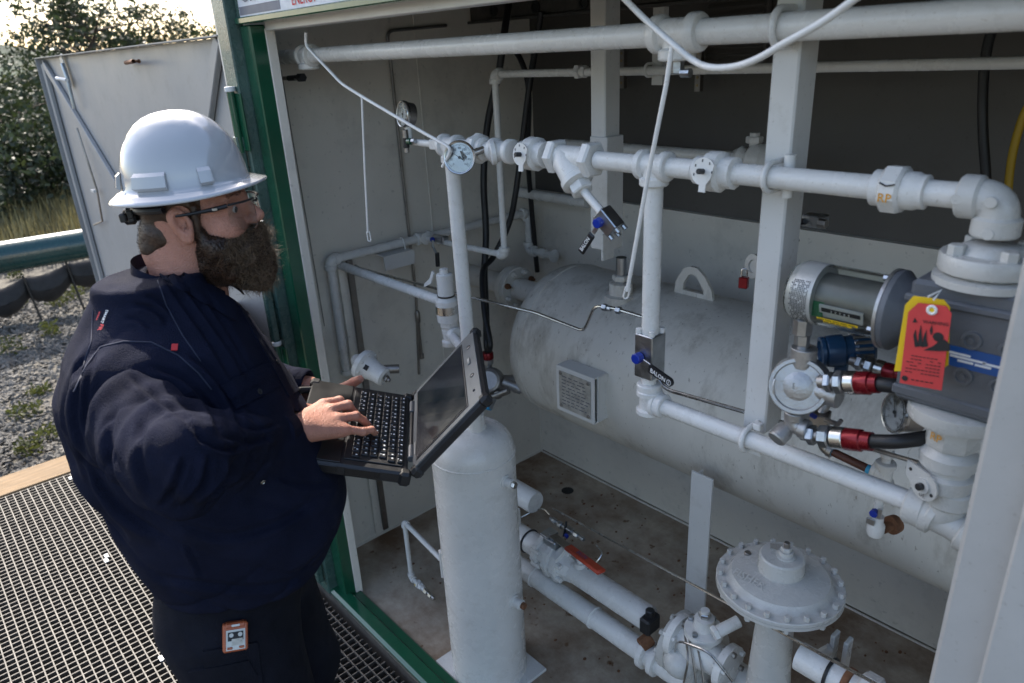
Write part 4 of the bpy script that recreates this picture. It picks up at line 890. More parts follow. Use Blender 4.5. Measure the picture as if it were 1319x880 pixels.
def stub(px, py, ang, r, L, m2=None):
    d = nrm(rh * math.cos(ang) + ch * math.sin(ang)); p = P(px, py, d=dep(V(sx_, sy_, .5)) - .1); o = V(sx_, sy_, p[2]) + d * (sr - .004)
    q = part('nozzle_stub', G().lathe(o, d, [(r * 1.5, 0), (r * 1.5, .008), (r * 1.1, .010), (r * 1.1, L), (r * .9, L + .001)], 20), 'paint', t); q2 = part('stub_plug', G().hexn(o + d * (L + .006), d, r * .8, .014), m2 or 'steel', q)
stub(645, 597, .75, .014, .030); stub(655, 800, .7, .015, .035, 'rust')
part('clip_plate', G().box(V(sx_, sy_, 0) + V(0, 0, P(566, 690, y=1.15)[2] + .02) - rh * (sr + .004) , (.010, .02, .10), (rh, ch, ZA), bev=.001), 'paint', t, smooth=0)
lv = thing('vessel_riser', 'vertical white pipe from the main line down into the upright vessel', 'pipe', (xt, YP, zs + .12))
part('pipe', G().cyl((xt, YP, 1.76), (xt + .0, YP + .01, zs + .10), .0195, 24), 'paint', lv)

# vessel drain line at the left
t = thing('vessel_drain_line', 'thin white drain pipe looping down to the floor left of the upright vessel', 'pipe', P(520, 670, y=1.25))
yy = 1.16; a = P(575, 650, y=yy); b = P(521, 672, y=yy); b[2] = a[2] = (a[2] + b[2]) / 2
b = P(521, 673, y=yy + .04); a = V(sx_ - .1, sy_, b[2] ); c = V(b[0], b[1], P(523, 738, y=b[1])[2]); r_ = .0095
part('pipe', G().cyl(a, b, r_, 14).cyl(b, c, r_, 14), 'paint', t); part('elbow', g_elbow(b, nrm(a - b), -ZA, r_ * 1.05, 2.2), 'paint', t)
e = P(577, 772, z=c[2] - .03); dd = nrm(V(1, -.02, -.05)); part('elbow', g_elbow(c, ZA, dd, r_ * 1.05, 2.2), 'paint', t)
part('union', G().hexn(c + dd * .05, dd, r_ * 1.8, .016).hexn(c + dd * .072, dd, r_ * 1.5, .014).cyl(c, c + dd * .11, r_, 14), 'paint', t)
part('steel_fitting', G().hexn(c + dd * .105, dd, r_ * 1.25, .022).hexn(c + dd * .135, dd, r_ * 1.1, .018).cyl(c + dd * .09, c + dd * .16, r_ * .7, 10), 'steel', t)
part('yellow_dot', G().cyl(c + dd * .05 + V(0, -r_ * 1.6, .004), c + dd * .05 + V(0, -r_ * 1.75, .004), .004, 8), 'yellow', t)
link('floor_debris', G().box(P(452, 716, z=.012), (.05, .02, .02), (nrm((.5, .8, 0)), nrm((-.8, .5, 0)), ZA), bev=.002), 'white', label='small white offcut lying on the floor in the left front corner', cat='offcut', smooth=0)

# ================================================================ LEFT WALL PIPES
xw = -2.42; r = .0165
pE = P(425, 338, x=xw); zE = 1.303
t = thing('wall_pipe_loop', 'white pipe running along the left wall with elbows down at both ends', 'pipe', (xw, pE[1], zE))
y0_, y1_, ym = pE[1], P(692, 268, x=xw)[1] - .06, P(545, 303, x=xw)[1]
zlow = P(443, 480, x=xw)[2]
part('pipe', G().cyl((xw, y0_, zE), (xw, y1_, zE), r, 20), 'paint', t); part('pipe', G().cyl((xw, y0_, zE), (xw, y0_, zlow), r, 20), 'paint', t)
part('elbow', g_elbow((xw, y0_, zE), YA, -ZA, r, 2.2), 'paint', t); part('tee', g_tee((xw, ym, zE), YA, XA, r, 2.2, 1.6), 'paint', t)
part('elbow', g_elbow((xw, y1_, zE), -YA, -ZA, r * 1.05, 2.2), 'paint', t)
z3 = P(697, 318, x=xw)[2]; part('pipe', G().cyl((xw, y1_, zE), (xw, y1_, z3), r, 20), 'paint', t); part('elbow', g_elbow((xw, y1_, z3), ZA, XA, r * 1.1, 2.2), 'paint', t)
part('pipe', G().cyl((xw, y1_, z3), (xw + .16, y1_, z3), r, 18).lathe((xw + .07, y1_, z3), XA, [(r * 1.2, 0), (r * 1.4, .01), (r * 1.4, .03), (r * 1.2, .04)], 20).lathe((xw + .15, y1_, z3), XA, [(r * 1.2, 0), (r * 1.8, .01), (r * 1.8, .016), (r * 1.2, .02)], 20), 'paint', t)
yb2 = P(518, 318, x=xw)[1]
part('u_bolt', g_ubolt((xw, yb2, zE), YA, ZA, r, t=.004), 'paint', t)
part('bracket', G().box((xw + .01, yb2 - .05, zE - r - .008), (.09, .13, .005)).box((xw + .05, yb2 - .05, zE - r - .035), (.005, .14, .055)), 'door', t, smooth=0)
part('foot_flange', G().lathe((xw, y0_, zlow - .01), ZA, [(r * 1.3, 0), (r * 1.3, .02)], 20), 'paint', t)
# branch to vertical riser
t = thing('small_gas_line', 'thin white pipe rising from the left wall tee and crossing high behind the columns', 'pipe', (-1.916, ym, 1.3))
zb_, ztp, xv2 = 1.316, 1.925, P(650, 328, y=ym)[0]; rs = .0115; r = .0165
part('pipe', G().cyl((xw + .03, ym, zE), (xv2, ym, zb_), rs, 16), 'paint', t); part('pipe', G().cyl((xv2, ym, zb_), (xv2, ym, ztp), rs, 16), 'paint', t)
part('elbow', g_elbow((xv2, ym, zb_), -XA, ZA, rs * 1.15, 2.2), 'paint', t); part('elbow', g_elbow((xv2, ym, ztp), XA, -ZA, rs * 1.2, 2.2), 'paint', t)
part('pipe', G().cyl((xv2, ym, ztp), (XR - .02, ym, ztp + .01), rs, 16), 'paint', t)
x = P(745, 92, y=ym)[0]; part('union', G().hexn((x, ym, ztp + .003), XA, rs * 1.8, .016).hexn((x + .025, ym, ztp + .003), XA, rs * 1.5, .014, n=8), 'paint', t)
x = P(835, 88, y=ym)[0]; part('u_bolt', g_ubolt((x, ym, ztp + .004), XA, -YA, rs, t=.004), 'paint', t)
part('clamp_bracket', G().box((x + .014, ym + .03, ztp + .06), (.035, .02, .19)), 'door', t, smooth=0)
# small lever valve on branch
p = P(566, 310, y=ym); p[2] = zb_; vv = thing('lever_valve', 'tiny valve with blue cap and black hanging lever beside the left wall', 'valve', p)
part('valve_body', G().cyl(p - XA * .03, p + XA * .03, .017, 8, c=.003).box(p + [0.035, 0, 0], (.02, .03, .03), bev=.003), 'zinc', vv)
part('stem_cap', G().hexn(p + [-.01, -.026, 0], -YA, .010, .012, n=8), 'bluecap', vv)
part('lever', G().tube([p + [-.0, -.032, 0], p + [-.0, -.034, -.025], P(563, 328, y=ym - .03)], .005, 8), 'zinc', vv); a_ = P(563, 326, y=ym - .03); b_ = P(564, 343, y=ym - .03)
part('lever_grip', G().tube([a_, b_], .0085, 10), 'blackp', vv)
# relief valve line
ys = 1.26; zr_ = 1.257
t = thing('relief_valve', 'white relief valve with black band and steel data band on its supply pipe', 'valve', P(575, 400, y=ys))
xr2 = P(575, 385, y=ys)[0]; zr2 = P(575, 390, y=ys)[2]
part('supply_pipe', G().cyl((XL, ys, zr2 + .0), (xr2, ys, zr2), .0165, 20), 'paint', t)
ztop = P(573, 350, y=ys)[2]
part('valve_bonnet', G().lathe((xr2, ys, zr2), ZA, [(.034, -.06), (.036, -.03), (.036, .01), (.030, .018), (.026, .02), (.026, ztop - zr2 - .01), (.022, ztop - zr2 - .006), (.014, ztop - zr2 - .005), (.014, ztop - zr2 + .008), (.010, ztop - zr2 + .010)], 28), 'paint', t)
part('cable_band', G().lathe((xr2, ys, zr2 + .022), ZA, [(.0275, 0), (.0275, .005)], 24), 'black', t)
part('data_band', G().lathe((xr2, ys, zr2 - .032), ZA, [(.0372, 0), (.0372, .026)], 28), 'steel', t)
part('lift_lever', G().prism([V(xr2 - .03, ys - .02, ztop - .01), V(xr2 - .05, ys - .02, ztop - .045), V(xr2 - .09, ys - .02, ztop - .065), V(xr2 - .085, ys - .02, ztop - .052), V(xr2 - .055, ys - .02, ztop - .03), V(xr2 - .036, ys - .02, ztop + .0)], (0, .006, 0)), 'paint', t, smooth=0)
zl2 = P(578, 425, y=ys)[2]
part('inlet_hex', G().hexn((xr2, ys, zr2 - .07), ZA, .030, .02).hexn((xr2, ys, zr2 - .095), ZA, .024, .02, n=8), 'paint', t)
part('inlet_tee', g_tee((xr2, ys, zl2 - .01), ZA, XA, .0175, 2.5, 2.3), 'paint', t)
part('link_pipe', G().cyl((xr2, ys, zl2 - .01), (xt, YP + .03, zl2 - .01), .016, 14), 'paint', t)
# regulator low on the left
c = P(482, 478, x=-2.05); ax = nrm((.80, .25, -.30)); t = thing('small_regulator', 'small round white regulator behind the laptop by the thumb', 'regulator', c)
rr = S(21, c)
part('regulator_body', G().lathe(c - ax * rr * 1.3, ax, [(rr * .3, -.02), (rr * .5, 0), (rr * .95, rr * .3), (rr * 1.0, rr * .5), (rr * 1.0, rr * .65), (rr * .8, rr * .8), (rr * .72, rr * .95), (rr * .60, rr * 1.5), (rr * .58, rr * 2.1), (rr * .4, rr * 2.2), (rr * .35, rr * 2.1)], 32), 'paint', t)
g = G(); u, v, _ = frame(ax)
for i in range(8): a = 2 * math.pi * i / 8; g.hexn(c - ax * rr * .55 + (u * math.cos(a) + v * math.sin(a)) * rr * .85, ax, rr * .09, rr * .12)
part('cover_screws', g, 'paint', t); part('adjust_screw', G().cyl(c + ax * rr * .7, c + ax * rr * 1.25, rr * .12, 12).hexn(c + ax * rr * 1.0, ax, rr * .22, rr * .2), 'steeld', t)
part('label_spot', G().box(c - ax * rr * .1 + v * rr * .0 + V(.0, -rr * .55, rr * .45) * 1.1, (rr * .7, rr * .04, rr * .35), (ax, nrm(V(0, -.75, .65)), np.cross(ax, nrm(V(0, -.75, .65))))), 'ink', t, smooth=0)
part('side_port', G().cyl(c + v * rr * .1, c + V(.05, .07, .0), rr * .28, 14), 'steeld', t)

# ================================================================ background pipes & tubing
yk = 2.2; a = P(567, 232, y=yk); 
t = thing('rear_pipe', 'grey shaded pipe far back behind the main line', 'pipe', a)
part('pipe', G().cyl((XL, yk, a[2]), P(752, 250, y=yk) * [1, 0, 0] + V(.02, yk, a[2]), .022, 18), 'paint', t)
for q in (575, 600): part('coupling', G().lathe((P(q, 232, y=yk)[0], yk, a[2]), XA, [(.024, 0), (.034, .006), (.034, .026), (.024, .032)], 20), 'paint', t)
a = P(790, 192, y=2.0); t = thing('rear_pipe', 'grey shaded pipe with a valve far back behind the white ball valve', 'pipe', a)
part('pipe', G().cyl(P(728, 186, y=2.0) * [1, 1, 0] + V(0, 0, a[2]), (P(1005, 195, y=2.0)[0], 2.0, a[2]), .022, 18), 'paint', t)
x = P(970, 205, y=2.0)[0]; part('rear_valve', G().lathe((x - .06, 2.0, a[2]), XA, [(.03, 0), (.04, .02), (.03, .04), (.05, .06), (.05, .1), (.03, .12)], 12), 'paint', t)
part('valve_top', G().cyl((x, 2.0, a[2]), (x, 2.0, a[2] + .08), .015, 10).hexn((x, 2.0, a[2] + .06), ZA, .025, .02), 'paint', t)
def tubing(pts, rr, m, label, name='steel_tubing', cat='tubing', rad=.03, group=None):
    return link(name, G().tube(bend(pts, rad), rr, 10), m, label=label, cat=cat, group=group)
xw2 = XL + .012
p1 = P(384, 101, x=-2.30); tubing([p1, P(360, 101, x=-2.42), P(348, 103, x=xw2), P(372, 250, x=xw2), P(403, 455, x=xw2), P(412, 520, x=xw2)], .0062, 'steeld', 'bent dark tube on the left wall next to the door frame')
link('compression_fitting', G().hexn(P(388, 100, x=-2.29), XA, .014, .028).cyl(P(385, 100, x=-2.30), P(372, 101, x=-2.36), .009, 10), 'black', label='dark fitting on the end of the bent wall tube below the top pipe tee', cat='fitting')
tubing([P(575, 33, x=xw2), P(498, 40, x=xw2), P(503, 80, x=xw2), P(520, 240, x=xw2), P(536, 380, x=xw2), P(540, 482, x=xw2)], .0062, 'steeld', 'long thin tube down the middle of the left wall')
link('tube_end_valve', G().lathe(P(537, 400, x=xw2 + .01), -ZA, [(.006, 0), (.011, .01), (.011, .05), (.006, .06), (.006, .2), (.010, .2), (.010, .22)], 12), 'steeld', label='small needle valve near the bottom of the long wall tube', cat='valve')
for px in (366, 378): tubing([P(px - 16, 90, x=xw2 - .004), P(px + 40, 420, x=xw2 - .004)], .0016, 'steeld', 'thin wire on the left wall, the one ' + ('nearer the door frame' if px == 366 else 'farther from the door frame'), 'wall_wire', 'wire', group='thin wires on the left wall')
for px in (449, 461): link('wall_conduit', G().box((P(px, 420, x=xw2)[0], P(px, 420, x=xw2)[1], .65), (.012, .026, 1.25), bev=.002), 'wall' if px == 449 else 'steeld', label='flat pale conduit on the left wall below the elbow' if px == 449 else 'narrow dark strip beside the flat conduit on the left wall', cat='conduit')
yt = 1.42
tubing([P(458, 342, x=XL + .02), P(496, 341, x=XL + .05) * 0 + P(462, 345, x=XL + .05), P(570, 374, y=1.36), P(690, 403, y=yt), P(752, 427, y=yt), P(766, 394, y=yt), P(790, 397, y=yt), P(840, 412, y=yt)], .0048, 'steel', 'bright steel tube crossing in front of the tank with an upward jog', rad=.022)
g = G(); a = P(779, 396, y=yt); b = P(797, 400, y=yt); d = nrm(b - a); g.hexn(a, d, .010, .016).hexn(a + d * .018, d, .008, .012, n=8).hexn(b, d, .010, .016)
link('compression_fitting', g, 'zinc', label='steel compression fitting on the bright tube in front of the tank', cat='fitting')
tubing([P(842, 478, y=1.22), P(852, 496, y=1.22), P(862, 503, y=1.22), P(960, 531, y=1.22), P(1010, 545, y=1.22)], .0045, 'steel', 'steel tube curving out from beneath the square ball valve', rad=.02)
tubing([P(622, 495, y=2.26), P(690, 445, y=2.28)], .005, 'steeld', 'dark tube low on the rear left wall beside the tank end')
# cables
def cable(pts, rr, label, m='black', name='black_cable', ribs=False):
    pp = smoothpath(pts, 8)
    if ribs:
        q = smoothpath(pts, 40); return link(name, G().tube(q, [rr * (1 + .07 * (i % 2)) for i in range(len(q))], 12), m, label=label, cat='cable', smooth=60)
    return link(name, G().tube(pp, rr, 12), m, label=label, cat='cable')
cable([P(655, 5, y=1.95), P(650, 40, y=1.9), P(643, 90, y=1.88), P(628, 160, y=1.85), P(623, 230, y=1.82), P(626, 300, y=1.80), P(624, 350, y=1.76), P(626, 400, y=1.70), P(627, 440, y=1.62), P(628, 452, y=1.62)], .0135, 'thick black cable nearest the left wall, dropping to the red fitting')
cable([P(697, 15, y=1.98), P(690, 60, y=1.98), P(682, 110, y=1.95), P(673, 180, y=1.93), P(664, 250, y=1.9), P(655, 290, y=1.88), P(636, 330, y=1.82), P(622, 350, y=1.74), P(624, 400, y=1.66), P(631, 440, y=1.62), P(630, 452, y=1.62)], .012, 'black cable from the upper strut bending left to join the thick cable')
cable([P(608, 30, y=2.2), P(625, 40, y=2.15), P(655, 58, y=2.1), P(672, 80, y=2.08), P(681, 120, y=2.1), P(680, 200, y=2.15), P(684, 260, y=2.2), P(692, 350, y=2.25)], .0115, 'black cable farthest right of the three, curling off the strut')
t = thing('cable_gland', 'small silver junction with red ferrule where two black cables end', 'junction box', P(650, 500, y=1.6))
a = P(628, 455, y=1.62); part('red_ferrule', G().lathe(a + ZA * .005, -ZA, [(.021, 0), (.023, .004), (.023, .026), (.019, .03)], 20), 'redal', t)
part('gland_nut', G().hexn(a - ZA * .035, ZA, .021, .022, n=8).cyl(a - ZA * .03, a - ZA * .075, .015, 14), 'zinc', t)
b = P(633, 492, y=1.60); part('box_body', G().ell(b, (.055, .055, .058), nu=20, nv=12).cyl(b, b + nrm((.5, .8, -.1)) * .09, .026, 16), 'alu', t)
fq = nrm(CAM - b + V(-.8, 0, 0)); part('box_cap', G().lathe(b + fq * .04, fq, [(.045, 0), (.045, .012), (.035, .018), (0, .016)], 24), 'alu', t)
e = P(664, 498, y=1.66); part('conduit_elbow', G().cyl(P(648, 492, y=1.62), P(672, 502, y=1.66), .020, 16).cyl(P(664, 498, y=1.66) , P(671, 498, y=1.66) , .026, 14, c=.002), 'alu', t)
part('conduit_nipple', G().cyl(P(632, 512, y=1.56), P(655, 503, y=1.6), .014, 14).hexn(P(642, 508, y=1.58), nrm(P(655, 503, y=1.6) - P(632, 512, y=1.56)), .018, .02), 'steeld', t)
part('blue_tape', G().cyl(P(622, 522, y=1.5), P(632, 525, y=1.5), .012, 12), 'cyan', t); part('zinc_lever', G().tube([P(637, 515, y=1.5), P(632, 526, y=1.5)], .007, 8), 'zinc', t)
cable([P(1300, 8, y=1.9), P(1285, 25, y=1.9), P(1273, 55, y=1.9), P(1267, 100, y=1.9), P(1266, 160, y=1.9), P(1270, 225, y=1.9), P(1273, 270, y=1.9)], .0105, 'black ribbed conduit hanging at the upper right', name='ribbed_conduit', ribs=True)
cable([P(1335, 120, y=1.95), P(1318, 150, y=1.95), P(1305, 195, y=1.95), P(1299, 240, y=1.95), P(1298, 290, y=1.95)], .009, 'yellow cable at the right edge behind the elbow', 'yellowc', 'yellow_cable')
# strut with holes
a = P(567, 22, y=2.0); b = P(765, 2, y=2.0)
t = thing('strut_channel', 'perforated steel strut under the roof with dark round holes', 'strut', a); zs_ = (P(660, 14, y=2.0)[2])
part('strut', G().box(((a[0] + .0 + .3) / 2, 2.02, zs_ + .02), (abs(a[0]) + .3, .045, .085), bev=.003), 'gal', t, smooth=0)
part('strut_lip', G().box(((a[0] + .3) / 2, 1.99, zs_ - .028), (abs(a[0]) + .3, .02, .010), bev=.002), 'gal', t, smooth=0)
for px, py in ((588, 22), (636, 14), (690, 9), (752, 3)):
    q = P(px, py, y=1.995); part('strut_grommet', G().lathe(q, -YA, [(.022, 0), (.022, .004), (.014, .005), (.013, .001), (0, .001)], 18), 'black', t)
# louvre panel + light strip
t = thing('louvre_panel', 'dark slatted ventilation panel high on the rear wall', 'vent', P(945, 60, y=2.28))
x0, x1, z0, z1 = P(906, 80, y=2.28)[0], P(983, 80, y=2.28)[0], P(945, 82, y=2.28)[2], 2.2
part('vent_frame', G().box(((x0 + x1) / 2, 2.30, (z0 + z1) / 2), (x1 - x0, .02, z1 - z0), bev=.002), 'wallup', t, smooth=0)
sl0 = None
for i in range(12):
    z = z0 + .012 + (z1 - z0 - .024) * i / 11
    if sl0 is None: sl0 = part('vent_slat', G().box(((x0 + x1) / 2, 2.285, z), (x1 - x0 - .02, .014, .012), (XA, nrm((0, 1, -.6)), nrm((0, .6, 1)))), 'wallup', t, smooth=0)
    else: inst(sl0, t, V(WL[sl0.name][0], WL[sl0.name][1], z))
for px, n in ((803, 8), (902, 8)):
    q = P(px, 70, y=2.25); s_ = link('perforated_strip', G().box((q[0], 2.25, q[2] - .01), (.022, .02, .22)), 'steeld', label='perforated strip left of the upper clamp bracket' if px == 803 else 'perforated strip at the left edge of the slatted vent', cat='strip', smooth=0)
    for i in range(n): part('strip_hole', G().lathe((q[0], 2.239, q[2] - .10 + .026 * i), -YA, [(.005, 0), (.0045, .002), (0, .002)], 8), 'brass', s_)
# small block on the post, padlock
t = thing('pipe_clamp_block', 'small silver block with black handle on the right side of the wide post', 'valve', P(1048, 285, y=1.32)); q = P(1050, 284, y=1.30)
part('block', G().box(q, (.040, .03, .022), bev=.002), 'zinc', t, smooth=0); part('block_cap', G().cyl(q + [.015, -.017, 0], q + [.03, -.017, 0], .009, 8, c=.001), 'steeld', t)
part('black_handle', G().tube([q + [-.012, -.018, -.0], q + [-.03, -.024, -.008], q + [-.022, -.02, -.04]], .006, 8), 'black', t); part('handle_tip', G().box(q + [-.028, -.022, -.03], (.012, .012, .022)), 'steeld', t)
q = P(958, 364, y=1.32); t = thing('padlock', 'small red padlock hanging just left of the wide post', 'padlock', q)
part('lock_body', G().box(q, (.019, .014, .025), (nrm((1, .25, 0)), nrm((-.25, 1, 0)), ZA), bev=.002), 'redal', t, smooth=0)
w_ = nrm((1, .25, 0)); part('shackle', G().tube([q - w_ * .006 + ZA * .01] + [q + ZA * .024 + (w_ * math.cos(a) * -1 + ZA * math.sin(a)) * .006 for a in np.linspace(0, math.pi, 8)] + [q + w_ * .006 + ZA * .01], .002, 8), 'steel', t)
q2 = P(972, 343, y=1.36); part('lock_hasp', G().lathe(q2, nrm((-.4, -1, .1)), [(.026, 0), (.026, .006), (.014, .0065), (.013, .002), (0, .002)], 24), 'lightgrey', t)
# ================================================================ stay rods
t = thing('door_stay_rod', 'thin white bent rod running from the header down to the main pipe', 'rod', P(394, 43, y=1.03)); yr = 1.04
part('rod', G().tube(bend([P(394, 42, y=1.03), P(394, 59, y=1.03), P(440, 108, y=yr), P(467, 125, y=yr), P(540, 168, y=yr), P(583, 192, y=yr), P(570, 215, y=yr)], .025), .0042, 10), 'paint', t)
part('hanging_link', G().tube([P(466, 122, y=yr), P(470, 220, y=yr), P(474, 300, y=yr)], .0032, 10), 'paint', t)
def slot(a, b, rr, t): 
    d = nrm(b - a); s = nrm(np.cross(d, -R[2])); pts = [a - s * rr, b - s * rr] + [b + (-s * math.cos(x) + d * math.sin(x)) * rr for x in np.linspace(0, math.pi, 7)] + [b + s * rr, a + s * rr]; part('slotted_end', G().tube(pts, rr * .45, 8), 'paint', t)
slot(P(474, 298, y=yr), P(476, 309, y=yr), .0042, t)
t = thing('door_stay_rod', 'thick white curved rod sagging across the top pipe at the upper right', 'rod', P(905, 85, y=.98)); yr = 1.0
part('rod', G().tube(smoothpath([P(800, -6, y=1.02), P(830, 24, y=1.02), P(868, 58, y=yr), P(893, 78, y=yr), P(915, 87, y=.985), P(945, 86, y=.98), P(975, 76, y=.975), P(1010, 56, y=.97), P(1060, 28, y=.97), P(1110, -8, y=.97)], 6), .0052, 12), 'paint', t)
part('hanging_link', G().tube([P(866, 58, y=yr), P(858, 110, y=yr), P(836, 220, y=yr), P(808, 375, y=yr)], .0040, 10), 'paint', t)
slot(P(809, 370, y=yr), P(806, 382, y=yr), .0042, t)

# ================================================================ FLOOR LEVEL PIPING
yf, zf = 1.40, .375; r = .040
t = thing('lower_process_line', 'white pipe with flanged valve near the floor, running behind the upright vessel', 'pipeline', P(740, 735, y=yf))
ax = XA; Xf = lambda px, py=735: P(px, py, y=yf)[0]
part('pipe', G().cyl((-1.95, yf, zf), (Xf(702, 710), yf, zf), r, 28), 'paint', t); part('pipe', G().cyl((Xf(740, 740), yf, zf), (Xf(836, 795), yf, zf), r, 28), 'paint', t)
xv_ = Xf(716, 717)
vb = part('valve_body', G().lathe((xv_ - .07, yf, zf), XA, [(r * 1.1, 0), (.062, .003), (.062, .02), (.05, .022), (.05, .055), (.066, .058), (.066, .078), (.055, .08), (.055, .095), (.066, .098), (.066, .118), (.05, .12), (r * 1.05, .16)], 8), 'paint', t, smooth=30)
for k_, xx in enumerate((xv_ - .052, xv_ + .050)):
    for i in range(6):
        a = 2 * math.pi * (i + .5) / 6; part('flange_bolt', G().hexn((xx + .0, yf + .054 * math.cos(a), zf + .054 * math.sin(a)), XA, .009, .04), 'paint', vb)
part('valve_top', G().box((xv_ - .01, yf, zf + .068), (.06, .045, .03), bev=.004).hexn((xv_ - .012, yf, zf + .09), ZA, .014, .018).box((xv_ - .03, yf, zf + .088), (.04, .05, .008), bev=.001), 'zinc', vb, smooth=0)
ha = V(xv_, yf - .01, zf + .10); hb = P(776, 738, y=yf - .10) ; d = nrm(hb - ha); sd2 = nrm(np.cross(ZA, d)); up_ = np.cross(d, sd2)
LL = np.linalg.norm(hb - ha); part('lever', G().box(ha + d * LL * .2, (LL * .42, .028, .006), (d, sd2, up_), bev=.001), 'steeld', vb, smooth=0)
part('lever_grip', G().box(ha + d * LL * .66, (LL * .66, .034, .014), (d, sd2, up_), bev=.006), 'redh', vb, smooth=40)
dd_ = d if d @ (R.T @ V(1, 0, 0)) > 0 else -d; part('grip_lettering', textg('BALON', ha + d * LL * .62 + up_ * .0078, dd_, np.cross(up_, dd_), .018), 'bluelab', vb, smooth=0)
for px, py in ((682, 700), (729, 733)): x = Xf(px, py); part('cable_tie', G().arc((x, yf, zf), YA, ZA, r + .002, .0035, k=28, n=6), 'black', t)
x = Xf(748, 745); part('gauge_tap', G().lathe((x, yf, zf + r - .005), ZA, [(.022, 0), (.020, .016), (.012, .018), (.012, .03), (.009, .035)], 16), 'paint', t)
x = Xf(667, 690); part('end_tap', G().cyl((x, yf, zf), (x, yf, zf + .09), .014, 14).hexn((x, yf, zf + .095), ZA, .014, .02), 'paint', t)
x = Xf(832, 793)
mb = part('black_clamp', G().box((x + .03, yf - .02, zf + .01), (.038, .06, .055), bev=.006).cyl((x + .03, yf - .02, zf + .03), (x + .03, yf - .02, zf + .06), .014, 12, c=.003), 'blackp', t, smooth=30)
# flanged regulator body to the right on the same line
x = Xf(868, 815)
part('flange', G().lathe((x, yf - .0, zf - .01), XA, [(.085, 0), (.09, .003), (.09, .028), (.06, .03), (.05, .10), (.09, .102), (.09, .13), (.08, .132)], 36), 'lightgrey', t)
part('pipe', G().cyl((x + .1, yf, zf), (.5, yf, zf), r, 24), 'paint', t)
for i in range(8): a = 2 * math.pi * i / 8; part('flange_bolt', G().hexn((x - .004, yf + .072 * math.cos(a), zf - .01 + .072 * math.sin(a)), XA, .010, .014), 'lightgrey', t)
part('hub_cover', G().ell((x + .09, yf - .09, zf + .03), (.05, .05, .045)), 'lightgrey', t)
part('signal_wires', G().tube(smoothpath([(x + .05, yf - .05, zf + .12), (x + .12, yf - .1, zf + .13), (x + .17, yf - .13, zf + .0), (x + .15, yf - .12, zf - .12)]), .003, 6).tube(smoothpath([(x + .07, yf - .05, zf + .12), (x + .15, yf - .1, zf + .11), (x + .20, yf - .13, zf - .02), (x + .19, yf - .12, zf - .14)]), .003, 6).tube(smoothpath([(x + .06, yf - .05, zf + .12), (x + .13, yf - .12, zf + .10), (x + .13, yf - .13, zf + .02), (x + .11, yf - .12, zf - .12)]), .003, 6), 'steeld', t)
t = thing('return_line', 'second white floor pipe nearer the sill, running parallel below the flanged valve', 'pipeline', P(740, 785, y=1.33))
y5 = 1.36; z5 = P(740, 778, y=y5)[2]; part('pipe', G().cyl((-1.9, y5, z5), (.45, y5, z5), .034, 26), 'paint', t)
for px, py in ((836, 848), (850, 857)): x = P(px - 8, py - 8, y=y5)[0]; part('grooved_coupling', G().lathe((x, y5, z5), XA, [(.036, 0), (.047, .004), (.047, .020), (.036, .024)], 24), 'paint', t)
x = P(838, 800, y=1.38)[0]; part('rusty_union', G().hexn((x, y5, z5 + .045), nrm((.3, 1, .4)), .022, .04, n=8), 'rust', t)
x = P(905, 885, y=y5)[0] ; part('tap_screw', G().cyl((x - .05, y5, z5 + .02), (x - .05, y5, z5 + .10), .014, 12).hexn((x - .05, y5, z5 + .075), ZA, .02, .014).hexn((x - .05, y5, z5 + .055), ZA, .02, .014), 'steel', t)
for px in (700, 775): x = Xf(px, 760); part('weld_collar', G().lathe((x, y5, z5), XA, [(.0345, 0), (.0375, .002), (.0375, .006), (.0345, .008)], 26), 'paint', t)
t = thing('control_valve', 'white flanged control valve low in the centre, left of the round actuator', 'valve', P(900, 850, y=1.36))
q = P(905, 838, y=1.34)
vb2 = part('valve_body', G().lathe(q - XA * .09, XA, [(.03, 0), (.062, .002), (.062, .022), (.040, .026), (.046, .06), (.052, .09), (.046, .12), (.040, .154), (.062, .158), (.062, .178), (.03, .18)], 28), 'paint', t)
for xx in (-.078, .080):
    for i in range(6): a = 2 * math.pi * (i + .5) / 6; part('flange_bolt', G().hexn(q + V(xx, .050 * math.cos(a), .050 * math.sin(a)), XA, .008, .038), 'steeld' if i % 2 else 'paint', vb2)
part('bonnet', G().lathe(q + ZA * .03, ZA, [(.040, 0), (.040, .03), (.052, .034), (.052, .048), (.028, .052), (.026, .085), (.012, .088), (.012, .11)], 24), 'paint', t)
part('bonnet_nut', G().hexn(q + ZA * .125, ZA, .017, .016), 'steel', t)
for a in (0, 1.57, 3.14, 4.71): part('bonnet_bolt', G().hexn(q + ZA * .083 + V(.042 * math.cos(a), .042 * math.sin(a), 0), ZA, .008, .012), 'zinc', vb2)
q = P(952, 800, y=1.36); part('side_port', G().cyl(q, q + V(-.03, -.06, -.02), .016, 14, c=.002).hexn(q + V(-.03, -.06, -.02), nrm((-.4, -.85, -.3)), .020, .014), 'paint', t)
q = P(868, 850, y=1.30); part('pilot_tube', G().tube(bend([q, q + V(.02, -.02, .10), q + V(.12, -.02, .13), q + V(.18, 0, .06)], .03), .0035, 8), 'steel', t)
